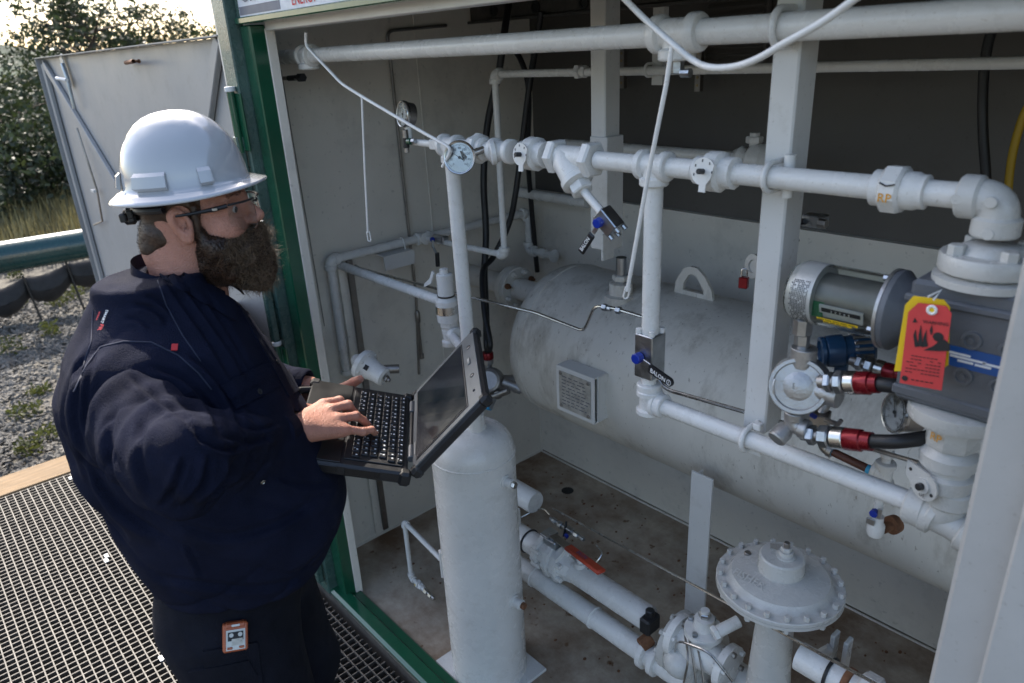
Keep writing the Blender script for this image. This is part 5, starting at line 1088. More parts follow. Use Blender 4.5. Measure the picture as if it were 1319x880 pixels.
# left stub pipe behind the vessel
t = thing('capped_pipe', 'white capped pipe sticking out behind the upright vessel, running to the left wall', 'pipe', P(690, 648, y=1.62))
a = P(690, 648, y=1.5); b = P(505, 625, x=XL + .02); b = V(XL, a[1], a[2]); part('pipe', G().lathe(b, a - b, [(.042, 0), (.042, np.linalg.norm(a - b) - .006), (.038, np.linalg.norm(a - b)), (0, np.linalg.norm(a - b))], 26), 'paint', t)
part('wall_ring', G().arc(V(XL + .006, a[1], a[2]), YA, ZA, .052, .004, k=24, n=6), 'steeld', t)
# instrument tube & small needle valve on it
t = thing('instrument_tube', 'long thin steel rod rising over the floor pipes towards the lower right', 'tubing', P(712, 655, y=1.55))
a = P(712, 655, y=1.55); b = P(1130, 882, y=1.15); part('tube', G().tube([a, b], .0034, 8), 'steel', t)
c = P(741, 688, y=1.50); d = nrm(P(780, 707, y=1.48) - P(706, 660, y=1.52)); q = P(722, 676, y=1.5)
part('needle_valve', G().hexn(q - d * .035, d, .010, .022).hexn(q, d, .012, .022, n=8).cyl(q - d * .06, q + d * .13, .006, 10).box(q + d * .05, (.035, .02, .02), (d, frame(d)[0], frame(d)[1]), bev=.002).hexn(q + d * .09, d, .010, .02).hexn(q + d * .12, d, .008, .016), 'zinc', t)
part('blue_knob', G().hexn(q + d * .055 - V(0, .02, .01), nrm((0, -.9, -.4)), .009, .012, n=8), 'bluecap', t); part('black_tie', G().tube([q + d * .035 + V(0, 0, .03), q + d * .04 + V(0, -.02, -.02)], .004, 6), 'black', t)
part('capillary', G().tube(smoothpath([P(668, 668, y=1.45), P(688, 658, y=1.5), P(700, 656, y=1.52), P(708, 663, y=1.52)]), .003, 6).tube(smoothpath([P(768, 702, y=1.46), P(775, 712, y=1.44), P(770, 722, y=1.42), P(757, 733, y=1.4)]), .003, 6), 'steel', t)
# diaphragm actuator
ay = 1.32; ac = P(1004, 748, y=ay); rr = .142
t = thing('diaphragm_actuator', 'round white bolted diaphragm housing on a column at the lower right', 'actuator', (ac[0], ay, 0))
zA = ac[2]
part('lower_case', G().lathe((ac[0], ay, zA - .045), ZA, [(.05, 0), (rr * .8, .012), (rr * .96, .026), (rr, .028), (rr, .036)], 64), 'lightgrey', t)
uc = part('upper_case', G().lathe((ac[0], ay, zA - .008), ZA, [(rr, 0), (rr, .008), (rr * .99, .010), (rr * .86, .011), (rr * .82, .014), (rr * .76, .028), (rr * .55, .038), (rr * .36, .042), (.0, .042)], 64), 'lightgrey', t)
part('spring_barrel', G().lathe((ac[0] + .0, ay, zA + .030), ZA, [(.052, 0), (.050, .04), (.046, .044), (0, .046)], 36), 'lightgrey', uc)
part('centre_screw', G().lathe((ac[0] + .008, ay, zA + .074), ZA, [(.022, 0), (.022, .004), (.016, .006), (.016, .016)], 20).hexn((ac[0] + .008, ay, zA + .094), ZA, .0125, .010), 'lightgrey', uc)
part('stud', G().cyl((ac[0] + .008, ay, zA + .09), (ac[0] + .008, ay, zA + .112), .007, 10, c=.001), 'steeld', uc)
rim0 = None
for i in range(20):
    a = 2 * math.pi * i / 20; q = V(ac[0] + rr * .93 * math.cos(a), ay + rr * .93 * math.sin(a), zA + .009)
    if rim0 is None: rim0 = part('rim_bolt', G().hexn(q, ZA, .0068, .012), 'lightgrey', t); 
    else: inst(rim0, t, q)
    part('rim_nut', G().hexn(q - ZA * .032, ZA, .0075, .014), 'lightgrey', t) if i % 2 else None
part('vent_stud', G().cyl(V(ac[0] - .085, ay + .0, zA + .012), V(ac[0] - .085, ay + .0, zA + .034), .008, 10, c=.001), 'steeld', t)
part('data_tag', G().box((ac[0] - .02, ay + .012, zA + .077), (.03, .02, .003), (nrm((1, .6, 0)), nrm((-.6, 1, 0)), ZA)), 'plate', uc, smooth=0)
part('cast_lettering', textg('FISHER', (ac[0] - .035, ay - .078, zA + .031), nrm((1, .0, 0)), nrm((0, .95, .3)), .026, ext=.0012, bold=.015), 'lightgrey', t, smooth=0)
part('column_neck', G().lathe((ac[0], ay + .0, .12), ZA, [(.06, 0), (.066, .01), (.066, .12), (.050, .14), (.046, .3), (.052, .32), (.052, .38), (.04, zA - .17)], 32), 'lightgrey', t)
part('column_base', G().lathe((ac[0], ay, .0), ZA, [(.09, 0), (.09, .02), (.05, .03), (.05, .13)], 28), 'lightgrey', t)
part('red_plug', G().cyl((ac[0] + .045, ay + .02, zA - .11), (ac[0] + .09, ay + .02, zA - .075), .014, 12, c=.002), 'redal', t)
q = P(1030, 850, y=1.25); part('side_bracket', G().box(q + V(.03, .10, -.02), (.010, .03, .10), bev=.002).box(q + V(.06, .10, -.02), (.010, .03, .10), bev=.002).tube([q + [-.02, .06, -.07], q + [.03, .08, .0]], .010, 8), 'lightgrey', t, smooth=30)
t = thing('outlet_line', 'short white pipe with black tie leaving the actuator column toward the lower right', 'pipe', P(1050, 860, y=1.3))
a = P(1030, 845, y=1.25); b = V(a[0] + .5, a[1], a[2]); part('pipe', G().cyl(a, b, .032, 24), 'paint', t); part('cable_tie', G().arc(a + [.07, 0, 0], YA, ZA, .034, .004, k=24, n=6), 'black', t)
part('rusty_coupling', G().lathe(a + [.10, 0, 0], XA, [(.033, 0), (.036, .002), (.036, .014), (.033, .016)], 20), 'rust', t); part('union', G().hexn(a + [.15, 0, 0], XA, .048, .04, n=8).hexn(a + [.20, 0, 0], XA, .052, .03, n=8), 'paint', t)
# floor stains (real wear on the pan) and debris
g = G()
for i in range(260):
    x = random.uniform(-2.3, -.2); y = random.uniform(1.15, 2.25); s_ = random.uniform(.002, .007); g.ell((x, y, .001), (s_, s_ * random.uniform(.5, 1.6), s_ * .35), nu=6, nv=3)
link('floor_dirt', g, 'rust', kind='stuff', smooth=0, label='crumbs of rust and dirt scattered over the cabinet floor', cat='dirt')
link('drain_hole', G().lathe(tuple(P(731, 632, z=.0015)), ZA, [(.03, 0), (.028, .001), (0, .001)], 20), 'ink', label='black round drain hole in the stained cabinet floor', cat='drain hole', smooth=0)
# ================================================================ LAPTOP (pose in the man's hands)
Lx = V(.5457, .7887, -.2831); Ly = V(-.8102, .5829, .0622); Lz = V(.2141, .1954, .9571); LH = V(-1.3245, .8063, 1.1646)
Lx = nrm(Lx); Ly = nrm(Ly - Lx * (Lx @ Ly)); Lz = np.cross(Lx, Ly)
def LP(x, y, h=0.): return LH + Lx * x + Ly * y + Lz * h
LA = (Lx, Ly, Lz)
t = thing('laptop', 'black rugged laptop held open on the left arm of the man', 'laptop', LP(-.125, 0, -.03))
part('base', G().box(LP(-.128, 0, -.016), (.250, .350, .030), LA, bev=.005), 'blackp', t, smooth=0)
part('palm_rest', G().box(LP(-.200, 0, .0006), (.100, .338, .003), LA, bev=.001), 'keyc', t, smooth=0)
part('keyboard_tray', G().box(LP(-.080, 0, .0008), (.128, .305, .0024), LA, bev=.001), 'blackp', t, smooth=0)
part('touchpad', G().box(LP(-.192, -.01, .0022), (.055, .09, .0015), LA, bev=.0005), 'blackp', t, smooth=0)
for s_ in (-1, 1):
    part('corner_bumper', G().box(LP(-.244, s_ * .166, -.014), (.028, .032, .036), LA, bev=.007), 'black', t); part('corner_bumper', G().box(LP(-.008, s_ * .168, -.016), (.026, .026, .036), LA, bev=.006), 'black', t)
part('port_cover', G().box(LP(-.10, -.1755, -.014), (.075, .003, .017), LA, bev=.001), 'keyc', t, smooth=0); part('port_cover', G().box(LP(-.19, -.1755, -.014), (.070, .003, .017), LA, bev=.001), 'keyc', t, smooth=0)
part('handle', G().tube(bend([LP(-.252, -.08, -.012), LP(-.285, -.07, -.014), LP(-.285, .13, -.014), LP(-.252, .14, -.012)], .02), .009, 10), 'black', t)
k0 = None; leg = G(); rk = random.Random(5)
for i in range(6):
    row_w = 15; y = .146; j = 0
    while y > -.140:
        wk_ = .0195
        if i == 5 and 5 <= j <= 5: wk_ = .0975
        if i in (2, 3, 4) and j == 0: wk_ = .029
        if y - wk_ < -.150: break
        cx_ = -.023 - .0195 * i; c = LP(cx_, y - wk_ / 2, .0042); dx_ = .0165 if i else .012
        if abs(wk_ - .0195) < 1e-6 and i:
            if k0 is None: k0 = part('key', G().box(c, (.0165, .0168, .0045), LA, bev=.0016), 'keyc', t, smooth=0)
            else: inst(k0, t, c)
        else: part('key', G().box(c, (dx_, wk_ - .0027, .0045), LA, bev=.0016), 'keyc', t, smooth=0)
        leg.box(LP(cx_ + .002, y - wk_ / 2 + rk.uniform(-.003, .003), .0066), (.0042, .0026 + .002 * rk.random(), .0002), LA)
        if rk.random() < .4: leg.box(LP(cx_ - .004, y - wk_ / 2 + .003, .0066), (.0025, .0022, .0002), LA)
        y -= wk_; j += 1
part('key_legends', leg, 'dial', t, kind='stuff', smooth=0)
OA = 2.0584; Ls = -Lx * math.cos(OA) + Lz * math.sin(OA); Ln = np.cross(Ly, Ls); Ln = Ln if Ln @ Lx < 0 else -Ln     # screen faces -x
def SP(h, y, n=0.): return LH + Ly * y + Ls * h + Ln * n
SA = (Ls, Ly, Ln)
part('lid', G().box(SP(.126, 0, -.014), (.240, .352, .022), SA, bev=.005), 'blackp', t, smooth=0)
part('screen_bezel', G().box(SP(.126, 0, -.0015), (.232, .342, .004), SA, bev=.001), 'bezel', t, smooth=0)
part('display', G().box(SP(.112, 0, .0015), (.168, .296, .003), SA, bev=.0005), 'screen', t, smooth=0)
part('display_edge', G().box(SP(.112, 0, .0006), (.176, .304, .003), SA, bev=.0005), 'blackp', t, smooth=0)
for y in (-.10, .10): part('hinge', G().cyl(LP(0.002, y - .025, .004), LP(0.002, y + .025, .004), .0085, 14, c=.001), 'bezel', t)
part('hinge_bar', G().cyl(LP(0.002, -.075, .003), LP(0.002, .075, .003), .006, 12), 'blackp', t)
for y, s_ in ((.10, .006), (-.045, .006), (-.115, .0035)): part('bezel_button', G().lathe(SP(.222, y, .0), Ln, [(s_, 0), (s_, .002), (s_ * .7, .003), (0, .0028)], 14), 'screen', t)
g = G().box(SP(.218, .03, .002), (.008, .028, .003), SA, bev=.001); part('lid_latch', g, 'zinc', t, smooth=0)
part('rim_highlight_strip', G().box(SP(.020, -.1, .0018), (.005, .05, .002), SA, bev=.0006), 'zinc', t, smooth=0)
for s_ in (-1, 1):
    for h_ in (.012, .240): part('corner_bumper', G().box(SP(h_, s_ * .168, -.012), (.026, .026, .028), SA, bev=.007), 'black', t)

# ================================================================ PERSON
BF = nrm(V(.57, .82, 0)); BS = V(BF[1], -BF[0], 0); BO = V(-1.455, .405, 0); BM = np.stack([BF, BS, ZA])   # body frame rows
def tb(p): return BM @ (np.array(p, float) - BO)
def wb(p): return BO + np.array(p, float) @ BM
def cone(p, a, b, ra, rb):
    a = np.array(a, float); b = np.array(b, float); ab = b - a; h = np.clip(((p - a) @ ab) / (ab @ ab), 0, 1); return np.linalg.norm(p - a - h[:, None] * ab, axis=1) - (ra + (rb - ra) * h)
def ells(p, c, r, A=None):
    q = p - np.array(c, float)
    if A is not None: q = q @ np.array(A).T
    q = q / np.array(r, float); k0 = np.linalg.norm(q, axis=1); k1 = np.linalg.norm(q / np.array(r), axis=1) + 1e-9; return k0 * (k0 - 1) / k1
def smin(a, b, k): h = np.clip(.5 + .5 * (b - a) / k, 0, 1); return b * (1 - h) + a * h - k * h * (1 - h)
def smax(a, b, k): return -smin(-a, -b, k)
def surfnet(fn, lo, hi, h):
    lo = np.array(lo, float); B = 4; n = (np.ceil((np.array(hi) - lo) / h / B).astype(int)) * B
    cc = [lo[i] + h * (np.arange(0, n[i], B) + B / 2) for i in range(3)]; Gc = np.stack(np.meshgrid(*cc, indexing='ij'), -1); sh = Gc.shape[:3]
    dc = fn(Gc.reshape(-1, 3)).reshape(sh); act = np.abs(dc) < h * B * 1.35 + .006
    F = np.repeat(np.repeat(np.repeat(np.where(dc < 0, -1., 1.).astype(np.float32), B, 0), B, 1), B, 2)
    ia = np.argwhere(act); off = np.stack(np.meshgrid(*[np.arange(B)] * 3, indexing='ij'), -1).reshape(-1, 3)
    for s_ in range(0, len(ia), 4000):
        ix = (ia[s_:s_ + 4000, None, :] * B + off[None]).reshape(-1, 3); F[ix[:, 0], ix[:, 1], ix[:, 2]] = fn(lo + ix * h)
    neg = F < 0; s8 = sum(neg[i:n[0] - 1 + i, j:n[1] - 1 + j, k:n[2] - 1 + k].astype(np.int8) for i in (0, 1) for j in (0, 1) for k in (0, 1))
    cells = np.argwhere((s8 > 0) & (s8 < 8)); idx = -np.ones(s8.shape, np.int32); idx[cells[:, 0], cells[:, 1], cells[:, 2]] = np.arange(len(cells))
    acc = np.zeros((len(cells), 3)); cnt = np.zeros(len(cells)); cor = [(i, j, k) for i in (0, 1) for j in (0, 1) for k in (0, 1)]
    for a in range(8):
        for b in range(a + 1, 8):
            d = [abs(cor[a][t_] - cor[b][t_]) for t_ in range(3)]
            if sum(d) != 1: continue
            ca, cb = np.array(cor[a]), np.array(cor[b]); fa = F[tuple((cells + ca).T)]; fb = F[tuple((cells + cb).T)]; m_ = (fa < 0) != (fb < 0)
            t_ = np.where(m_, fa / np.where(np.abs(fa - fb) < 1e-9, 1, fa - fb), 0); acc += np.where(m_[:, None], ca + (cb - ca) * t_[:, None], 0); cnt += m_
    vs = lo + (cells + acc / cnt[:, None]) * h; quads = []
    for ax in range(3):
        o1, o2 = [(1, 2), (2, 0), (0, 1)][ax]; sl0 = [slice(None)] * 3; sl1 = [slice(None)] * 3; sl0[ax] = slice(0, -1); sl1[ax] = slice(1, None)
        ed = np.argwhere(neg[tuple(sl0)] != neg[tuple(sl1)]); ed = ed[(ed[:, o1] > 0) & (ed[:, o2] > 0) & (ed[:, 0] < n[0] - 1) & (ed[:, 1] < n[1] - 1) & (ed[:, 2] < n[2] - 1)]
        def at_(d1, d2): e = ed.copy(); e[:, o1] -= d1; e[:, o2] -= d2; return idx[tuple(e.T)]
        q = np.stack([at_(1, 1), at_(0, 1), at_(0, 0), at_(1, 0)], 1); fl = neg[tuple(ed.T)]; q = np.where(fl[:, None], q, q[:, ::-1]); quads.append(q[(q >= 0).all(1)])
    return vs, np.concatenate(quads)
def npobj(name, vs, fs, m, parent, smooth=True, **k):
    me = bpy.data.meshes.new(name); c = (vs.max(0) + vs.min(0)) / 2; v2 = (vs - c).astype(np.float32)
    me.vertices.add(len(v2)); me.vertices.foreach_set('co', v2.ravel()); nf, w_ = fs.shape
    me.loops.add(nf * w_); me.loops.foreach_set('vertex_index', fs.astype(np.int32).ravel()); me.polygons.add(nf); me.polygons.foreach_set('loop_start', np.arange(0, nf * w_, w_, dtype=np.int32))
    me.materials.append(M[m]); me.update(calc_edges=True); me.validate()
    if smooth: me.shade_smooth()
    o = bpy.data.objects.new(name, me); COL.objects.link(o); o.parent = parent; o.location = Vector(c - WL[parent.name]); WL[o.name] = c; tagp(o, **k); return o
def relax(vs, fs, it=2, lam=.5):
    for _ in range(it):
        s_ = np.zeros_like(vs); c = np.zeros(len(vs))
        for a, b in ((0, 1), (1, 2), (2, 3), (3, 0)):
            np.add.at(s_, fs[:, a], vs[fs[:, b]]); np.add.at(c, fs[:, a], 1); np.add.at(s_, fs[:, b], vs[fs[:, a]]); np.add.at(c, fs[:, b], 1)
        vs = vs + lam * (s_ / np.maximum(c, 1)[:, None] - vs)
    return vs
_w = [(rng.normal(size=3), rng.uniform(0, 6.28)) for _ in range(18)]
def wav(p, f, k0=0, n=6):
    s_ = 0
    for d, ph in _w[k0:k0 + n]: s_ = s_ + np.sin(p @ (d / np.linalg.norm(d)) * f * (.7 + .6 * abs(d[0])) + ph)
    return s_ / n
# torso sections: z, front, back, half width
TS = np.array([(.84, .13, -.185, .20), (.92, .155, -.185, .21), (.98, .21, -.19, .222), (1.05, .245, -.205, .232), (1.13, .245, -.222, .237), (1.22, .21, -.243, .24), (1.32, .175, -.262, .24), (1.42, .14, -.255, .23), (1.50, .11, -.225, .195), (1.56, .08, -.185, .135), (1.60, .050, -.158, .105), (1.66, .04, -.145, .088)])
def torso(p, off=0., ex=2.25):
    z = p[:, 2]; fr = np.interp(z, TS[:, 0], TS[:, 1]) + off; bk = np.interp(z, TS[:, 0], TS[:, 2]) - off; hw = np.interp(z, TS[:, 0], TS[:, 3]) + off
    cf = (fr + bk) / 2; rf = (fr - bk) / 2; q = ((np.abs((p[:, 0] - cf) / rf)) ** ex + (np.abs(p[:, 1] / hw)) ** ex) ** (1 / ex); return (q - 1) * np.minimum(rf, hw) * .93
SR, ER = V(-.08, .180, 1.43), tb(P(232, 597, d=1.16)); WR = tb(LP(-.282, -.158, .044))
SLf, EL, WLh = V(-.08, -.20, 1.45), V(.0, -.34, 1.23), tb(LP(-.262, .180, -.034))
HLx = lambda x, y, h=0.: tb(LP(x, y, h))
hu_ = nrm(V(.74, .67, 0)); hv_ = nrm(V(-.67, .74, 0))
WP = V(-.250, -.130, .045)
def hp_(u, v, h): u, v, h = u * 1.14, v * 1.16, h * 1.05; q = WP + hu_ * u + hv_ * v; return HLx(q[0], q[1], h)
FING = []   # right hand: base, mid, tip2, tip ; radius
for v0, v1, Ln_, r_, lift, hk in ((-.036, -.050, .070, .0092, .0, .038), (-.013, -.018, .076, .0100, .006, .050), (.012, .008, .074, .0104, .010, .058), (.037, .030, .066, .0104, .010, .056)):
    FING.append([hp_(.082, v0, hk), hp_(.082 + Ln_ * .50, v1, hk + lift - .008), hp_(.082 + Ln_ * .80, v1, .028 + lift * .3), hp_(.082 + Ln_ * .98, v1 * .98, .0145), r_])
THUMB = [hp_(.02, .035, .040), hp_(.055, .064, .036), hp_(.090, .066, .022), .0115]
LFING = []
for x_, L_ in ((-.215, .06), (-.19, .066), (-.165, .062), (-.142, .052)):
    LFING.append([HLx(x_ - .01, .150, -.046), HLx(x_, .10, -.047), HLx(x_ + .004, .10 - L_ * .5, -.044), .0105])
LTH = [HLx(-.205, .200, -.050), HLx(-.178, .210, -.034), HLx(-.152, .207, -.008), HLx(-.138, .195, .010), .0125]
# head frame
HC = V(-1.485, .478, 1.722); az, pit = math.radians(52), math.radians(2); HF = V(math.cos(az) * math.cos(pit), math.sin(az) * math.cos(pit), math.sin(pit)); HR = V(math.sin(az), -math.cos(az), 0); HU = np.cross(HR, HF)
HM = np.stack([HF, HR, HU])
def hw_(f, s, u): return HC + HF * f + HR * s + HU * u
def head(p):   # p in head frame (f, s, u)
    q = p.copy(); q[:, 1] = np.abs(q[:, 1])
    d = ells(p, (-.012, 0, .048), (.098, .079, .102))
    d = smin(d, ells(p, (.030, 0, -.035), (.066, .064, .072)), .03)
    d = smin(d, ells(q, (.060, .038, -.022), (.030, .026, .030)), .02)
    d = smin(d, cone(q, (.086, .004, .036), (.070, .050, .036), .0125, .011), .014)
    d = smax(d, -ells(q, (.094, .033, .014), (.018, .021, .014)), .010)
    d = smin(d, cone(q, (.081, .018, .0205), (.074, .046, .0185), .0075, .007), .005); d = smin(d, cone(q, (.081, .020, .0065), (.073, .046, .008), .0065, .006), .006)
    d = smin(d, cone(p, (.088, 0, .026), (.114, 0, -.008), .0085, .0125), .012); d = smin(d, ells(q, (.106, .012, -.014), (.013, .008, .009)), .007)
    d = smin(d, cone(q, (.099, 0, -.047), (.086, .024, -.052), .0065, .004), .006); d = smin(d, cone(q, (.099, 0, -.060), (.086, .021, -.057), .0085, .005), .006)
    # neck
    d = smin(d, cone(p, (-.035, 0, -.03), (-.065, 0, -.20), .066, .078), .03); d = smin(d, ells(p, (-.085, 0, -.055), (.035, .055, .035)), .03)
    # ears
    A = np.array([(math.cos(.25), 0, math.sin(.25)), (0, 1, 0), (-math.sin(.25), 0, math.cos(.25))])
    e = ells(q, (-.006, .083, .002), (.020, .0085, .034), A); e = smin(e, ells(q, (-.014, .088, .014), (.014, .007, .018), A), .006); e = smin(e, ells(q, (-.001, .083, -.026), (.011, .007, .012)), .006)
    e = smax(e, -ells(q, (-.001, .096, .005), (.0115, .0155, .021), A), .003); e = smin(e, ells(q, (.011, .083, .002), (.0045, .005, .008)), .004)
    return smin(d, e, .006)
def tohead(p): return (wb(p) - HC) @ HM.T
def palm(d, p):
    a = hp_(.0, -.018, .036); b = hp_(.0, .018, .040)
    for v0, hk in ((-.036, .036), (-.013, .046), (.012, .052), (.036, .050)): d = smin(d, cone(p, hp_(.008, v0 * .45, .040), hp_(.080, v0, hk), .0215, .0155), .016)
    return d
def bodyf(p):
    d = torso(p, -.03); lim = smax(smax(d, p[:, 2] - 1.55, .02), .86 - p[:, 2], .02); d = lim
    hd_ = head(tohead(p)); d = smin(d, hd_, .02)
    for a, b, ra, rb in ((SR, ER, .06, .048), (ER, WR, .045, .033), (SLf, EL, .06, .045), (EL, WLh, .042, .033)): d = smin(d, cone(p, a, b, ra, rb), .02)
    for s_ in (-1, 1):
        d = smin(d, cone(p, (-.03, .11 * s_, .86), (.03, .13 * s_, .50), .085, .055), .03); d = smin(d, cone(p, (.03, .13 * s_, .50), (-.08, .15 * s_, .10), .05, .035), .02); d = smin(d, cone(p, (-.08, .15 * s_, .06), (.06, .17 * s_, .04), .035, .03), .02)
    h = cone(p, WR, hp_(.01, 0, .042), .031, .026); h = palm(h, p)
    for b0, m0, t0, t1, r_ in FING:
        f = smin(cone(p, b0, m0, r_ * 1.12, r_ * 1.02), cone(p, m0, t0, r_ * 1.02, r_ * .93), .004); f = smin(f, cone(p, t0, t1, r_ * .93, r_ * .80), .003); f = smin(f, ells(p, m0, (r_ * 1.08,) * 3), .004); h = smin(h, f, .0055)
    a, b, c, r_ = THUMB; h = smin(h, smin(cone(p, a, b, r_ * 1.3, r_), cone(p, b, c, r_, r_ * .85), .004), .010); d = smin(d, h, .008)
    l = cone(p, WLh, HLx(-.20, .165, -.050), .030, .024)
    for x_ in (-.215, -.19, -.165, -.145): l = smin(l, cone(p, HLx(-.225, .185, -.048), HLx(x_, .150, -.049), .020, .014), .012)
    for b0, m0, t1, r_ in LFING: l = smin(l, smin(cone(p, b0, m0, r_ * 1.1, r_), cone(p, m0, t1, r_, r_ * .8), .004), .005)
    a, b, c, e, r_ = LTH; l = smin(l, smin(smin(cone(p, a, b, r_ * 1.4, r_ * 1.1), cone(p, b, c, r_ * 1.1, r_), .005), cone(p, c, e, r_, r_ * .85), .004), .010)
    return smin(d, l, .008)
man = thing('person', 'bearded man in navy work shirt and trousers typing on a laptop', 'person', wb((-.05, 0, 0)))
vs, fs = surfnet(bodyf, (-.48, -.55, -.02), (.62, .62, 1.90), .0032); vs = relax(vs, fs, 1, .4)
body = npobj('body', wb(vs), fs, 'skin', man)
# ---- shirt
def fold(p):
    zz = p[:, 2]
    near = np.exp(-(np.linalg.norm(p - ER, axis=1) / .17) ** 2); arm = np.exp(-(np.minimum(cone(p, SR, ER, .09, .09), cone(p, ER, WR, .07, .07)) / .04) ** 2)
    a = wav(p * [1, 1.3, .8], 42, 0); b_ = wav(p + .02 * wav(p, 20, 3)[:, None], 75, 6)
    f = (.0028 + .0075 * near + .003 * arm) * a + (.0012 + .002 * near) * b_
    # draped ridges from armpit over the sleeve
    c0 = SR + V(.06, .02, -.06); r_ = np.linalg.norm((p - c0) * [1, .6, 1], axis=1); f = f + .0015 * np.exp(-(r_ / .17) ** 2) * np.sin(r_ * 95 + 3 * wav(p, 16, 9)) * arm
    # sleeve folds running along the forearm
    ax_ = nrm(WR - ER); u_ = (p - ER) @ ax_; s2 = nrm(np.cross(ax_, V(0, .3, 1))); tr = (p - ER) @ s2
    f = f + .0035 * arm * np.exp(-((u_ - .02) / .13) ** 2) * np.sin(tr * 90 + u_ * 45 + 3 * wav(p, 16, 11))
    # sharp creases
    cr = lambda t_: (1 - np.abs(np.sin(t_))) ** 4
    f = f + arm * (.0105 * cr(u_ * 34 + tr * 20 + 1.6 * wav(p, 14, 1) + 1) * np.exp(-((u_ - .10) / .12) ** 2) + .0090 * cr(r_ * 30 + 2.2 * wav(p, 12, 5)) * np.exp(-(r_ / .22) ** 2))
    f = f + .0075 * cr(zz * 17 + p[:, 0] * 22 + p[:, 1] * 9 + 2.2 * wav(p, 7, 7)) * np.clip((1.58 - zz) / .2, 0, 1) * (1 - .6 * np.exp(-((zz - 1.1) / .1) ** 2)) * (1 - arm * .7)
    f = f + .006 * cr(zz * 30 - p[:, 0] * 14 + 2.5 * wav(p, 8, 4)) * np.exp(-((zz - 1.02) / .07) ** 2)
    # belly: broad soft pulls
    f = f + .0030 * np.sin(p[:, 0] * 20 + zz * 36 + 2.5 * wav(p, 9, 12)) * np.clip((1.5 - zz) / .3, 0, 1)
    # back and chest diagonal folds
    f = f + .0040 * np.exp(-((zz - 1.40) / .12) ** 2) * np.sin(p[:, 1] * 30 + p[:, 0] * 55 + zz * 34 + 2 * wav(p, 10, 2))
    return f
CW = .052
def shirtf(p):
    d = torso(p, 0.); d = smax(d, .965 - p[:, 2] + .02 * np.cos(p[:, 0] * 9), .006); d = smax(d, p[:, 2] - 1.625, .008)
    d = smin(d, cone(p, (-.08, -.13, 1.475), (-.08, .13, 1.475), .070, .070), .05)
    r1 = smin(cone(p, SR, ER, .095, .076), cone(p, ER, WR, .074, CW), .035); r2 = smin(cone(p, SLf, EL, .098, .078), cone(p, EL, WLh, .076, .050), .03)
    r1 = smax(r1, (p - WR) @ nrm(WR - ER) + .004, .006); r2 = smax(r2, (p - WLh) @ nrm(WLh - EL) + .012, .006)
    d = smin(d, r1, .035); d = smin(d, r2, .035); d = d + fold(p)
    hd_ = tohead(p); nk = cone(hd_, (-.035, 0, .03), (-.060, 0, -.20), .066, .083); d = smax(d, -nk, .006)          # neck opening
    ci = smax(cone(p, ER, WR + nrm(WR - ER) * .05, .07, CW - .006), -((p - WR) @ nrm(WR - ER) + .03), .002); d = smax(d, -ci, .003)
    return d
vs, fs = surfnet(shirtf, (-.50, -.50, .86), (.58, .56, 1.68), .0045); vs = relax(vs, fs, 1, .35)
def norms(v, f):
    a = v[f[:, 1]] - v[f[:, 0]]; b = v[f[:, 3]] - v[f[:, 0]]; n_ = np.cross(a, b); N = np.zeros_like(v)
    for i in range(4): np.add.at(N, f[:, i], n_)
    return N / (np.linalg.norm(N, axis=1)[:, None] + 1e-12)
def pxy(v):
    q = (v - CAM) @ R.T; return np.stack([CX - FPX * q[:, 0] / q[:, 2], CY + FPX * q[:, 1] / q[:, 2]], 1)
def crease(v, f, strokes):
    N = norms(v, f); N = N if (N * (v - v.mean(0))).sum() > 0 else -N; face = np.clip((N * (CAM - v)).sum(1) / np.linalg.norm(CAM - v, axis=1) * 4, 0, 1); xy = pxy(v); D_ = np.zeros(len(v))
    for pts, wd_, dp in strokes:
        pts = np.array(smoothpath([(a, b, 0) for a, b in pts], 5))[:, :2]; L = len(pts) - 1; bd = np.full(len(v), 1e9); bt = np.zeros(len(v))
        near = (xy[:, 0] > pts[:, 0].min() - 25) & (xy[:, 0] < pts[:, 0].max() + 25) & (xy[:, 1] > pts[:, 1].min() - 25) & (xy[:, 1] < pts[:, 1].max() + 25); q = xy[near]; b1 = np.full(len(q), 1e9); t1 = np.zeros(len(q)); sg = np.zeros(len(q))
        for k in range(L):
            a = pts[k]; e = pts[k + 1] - a; h = np.clip(((q - a) @ e) / (e @ e + 1e-9), 0, 1); dv = q - a - h[:, None] * e; d = np.linalg.norm(dv, axis=1); m_ = d < b1; b1 = np.where(m_, d, b1); t1 = np.where(m_, (k + h) / L, t1); sg = np.where(m_, np.sign(e[0] * dv[:, 1] - e[1] * dv[:, 0]), sg)
        fade = np.clip(np.sin(np.pi * np.clip(t1, 0, 1)) * 1.8, 0, 1); D_[near] += fade * dp * (-np.exp(-(b1 / wd_) ** 2) + .75 * np.exp(-((b1 * sg - 1.9 * wd_) / (1.3 * wd_)) ** 2) + .25 * np.exp(-((b1 * sg + 1.9 * wd_) / (1.3 * wd_)) ** 2))
    return v + N * (D_ * face)[:, None]
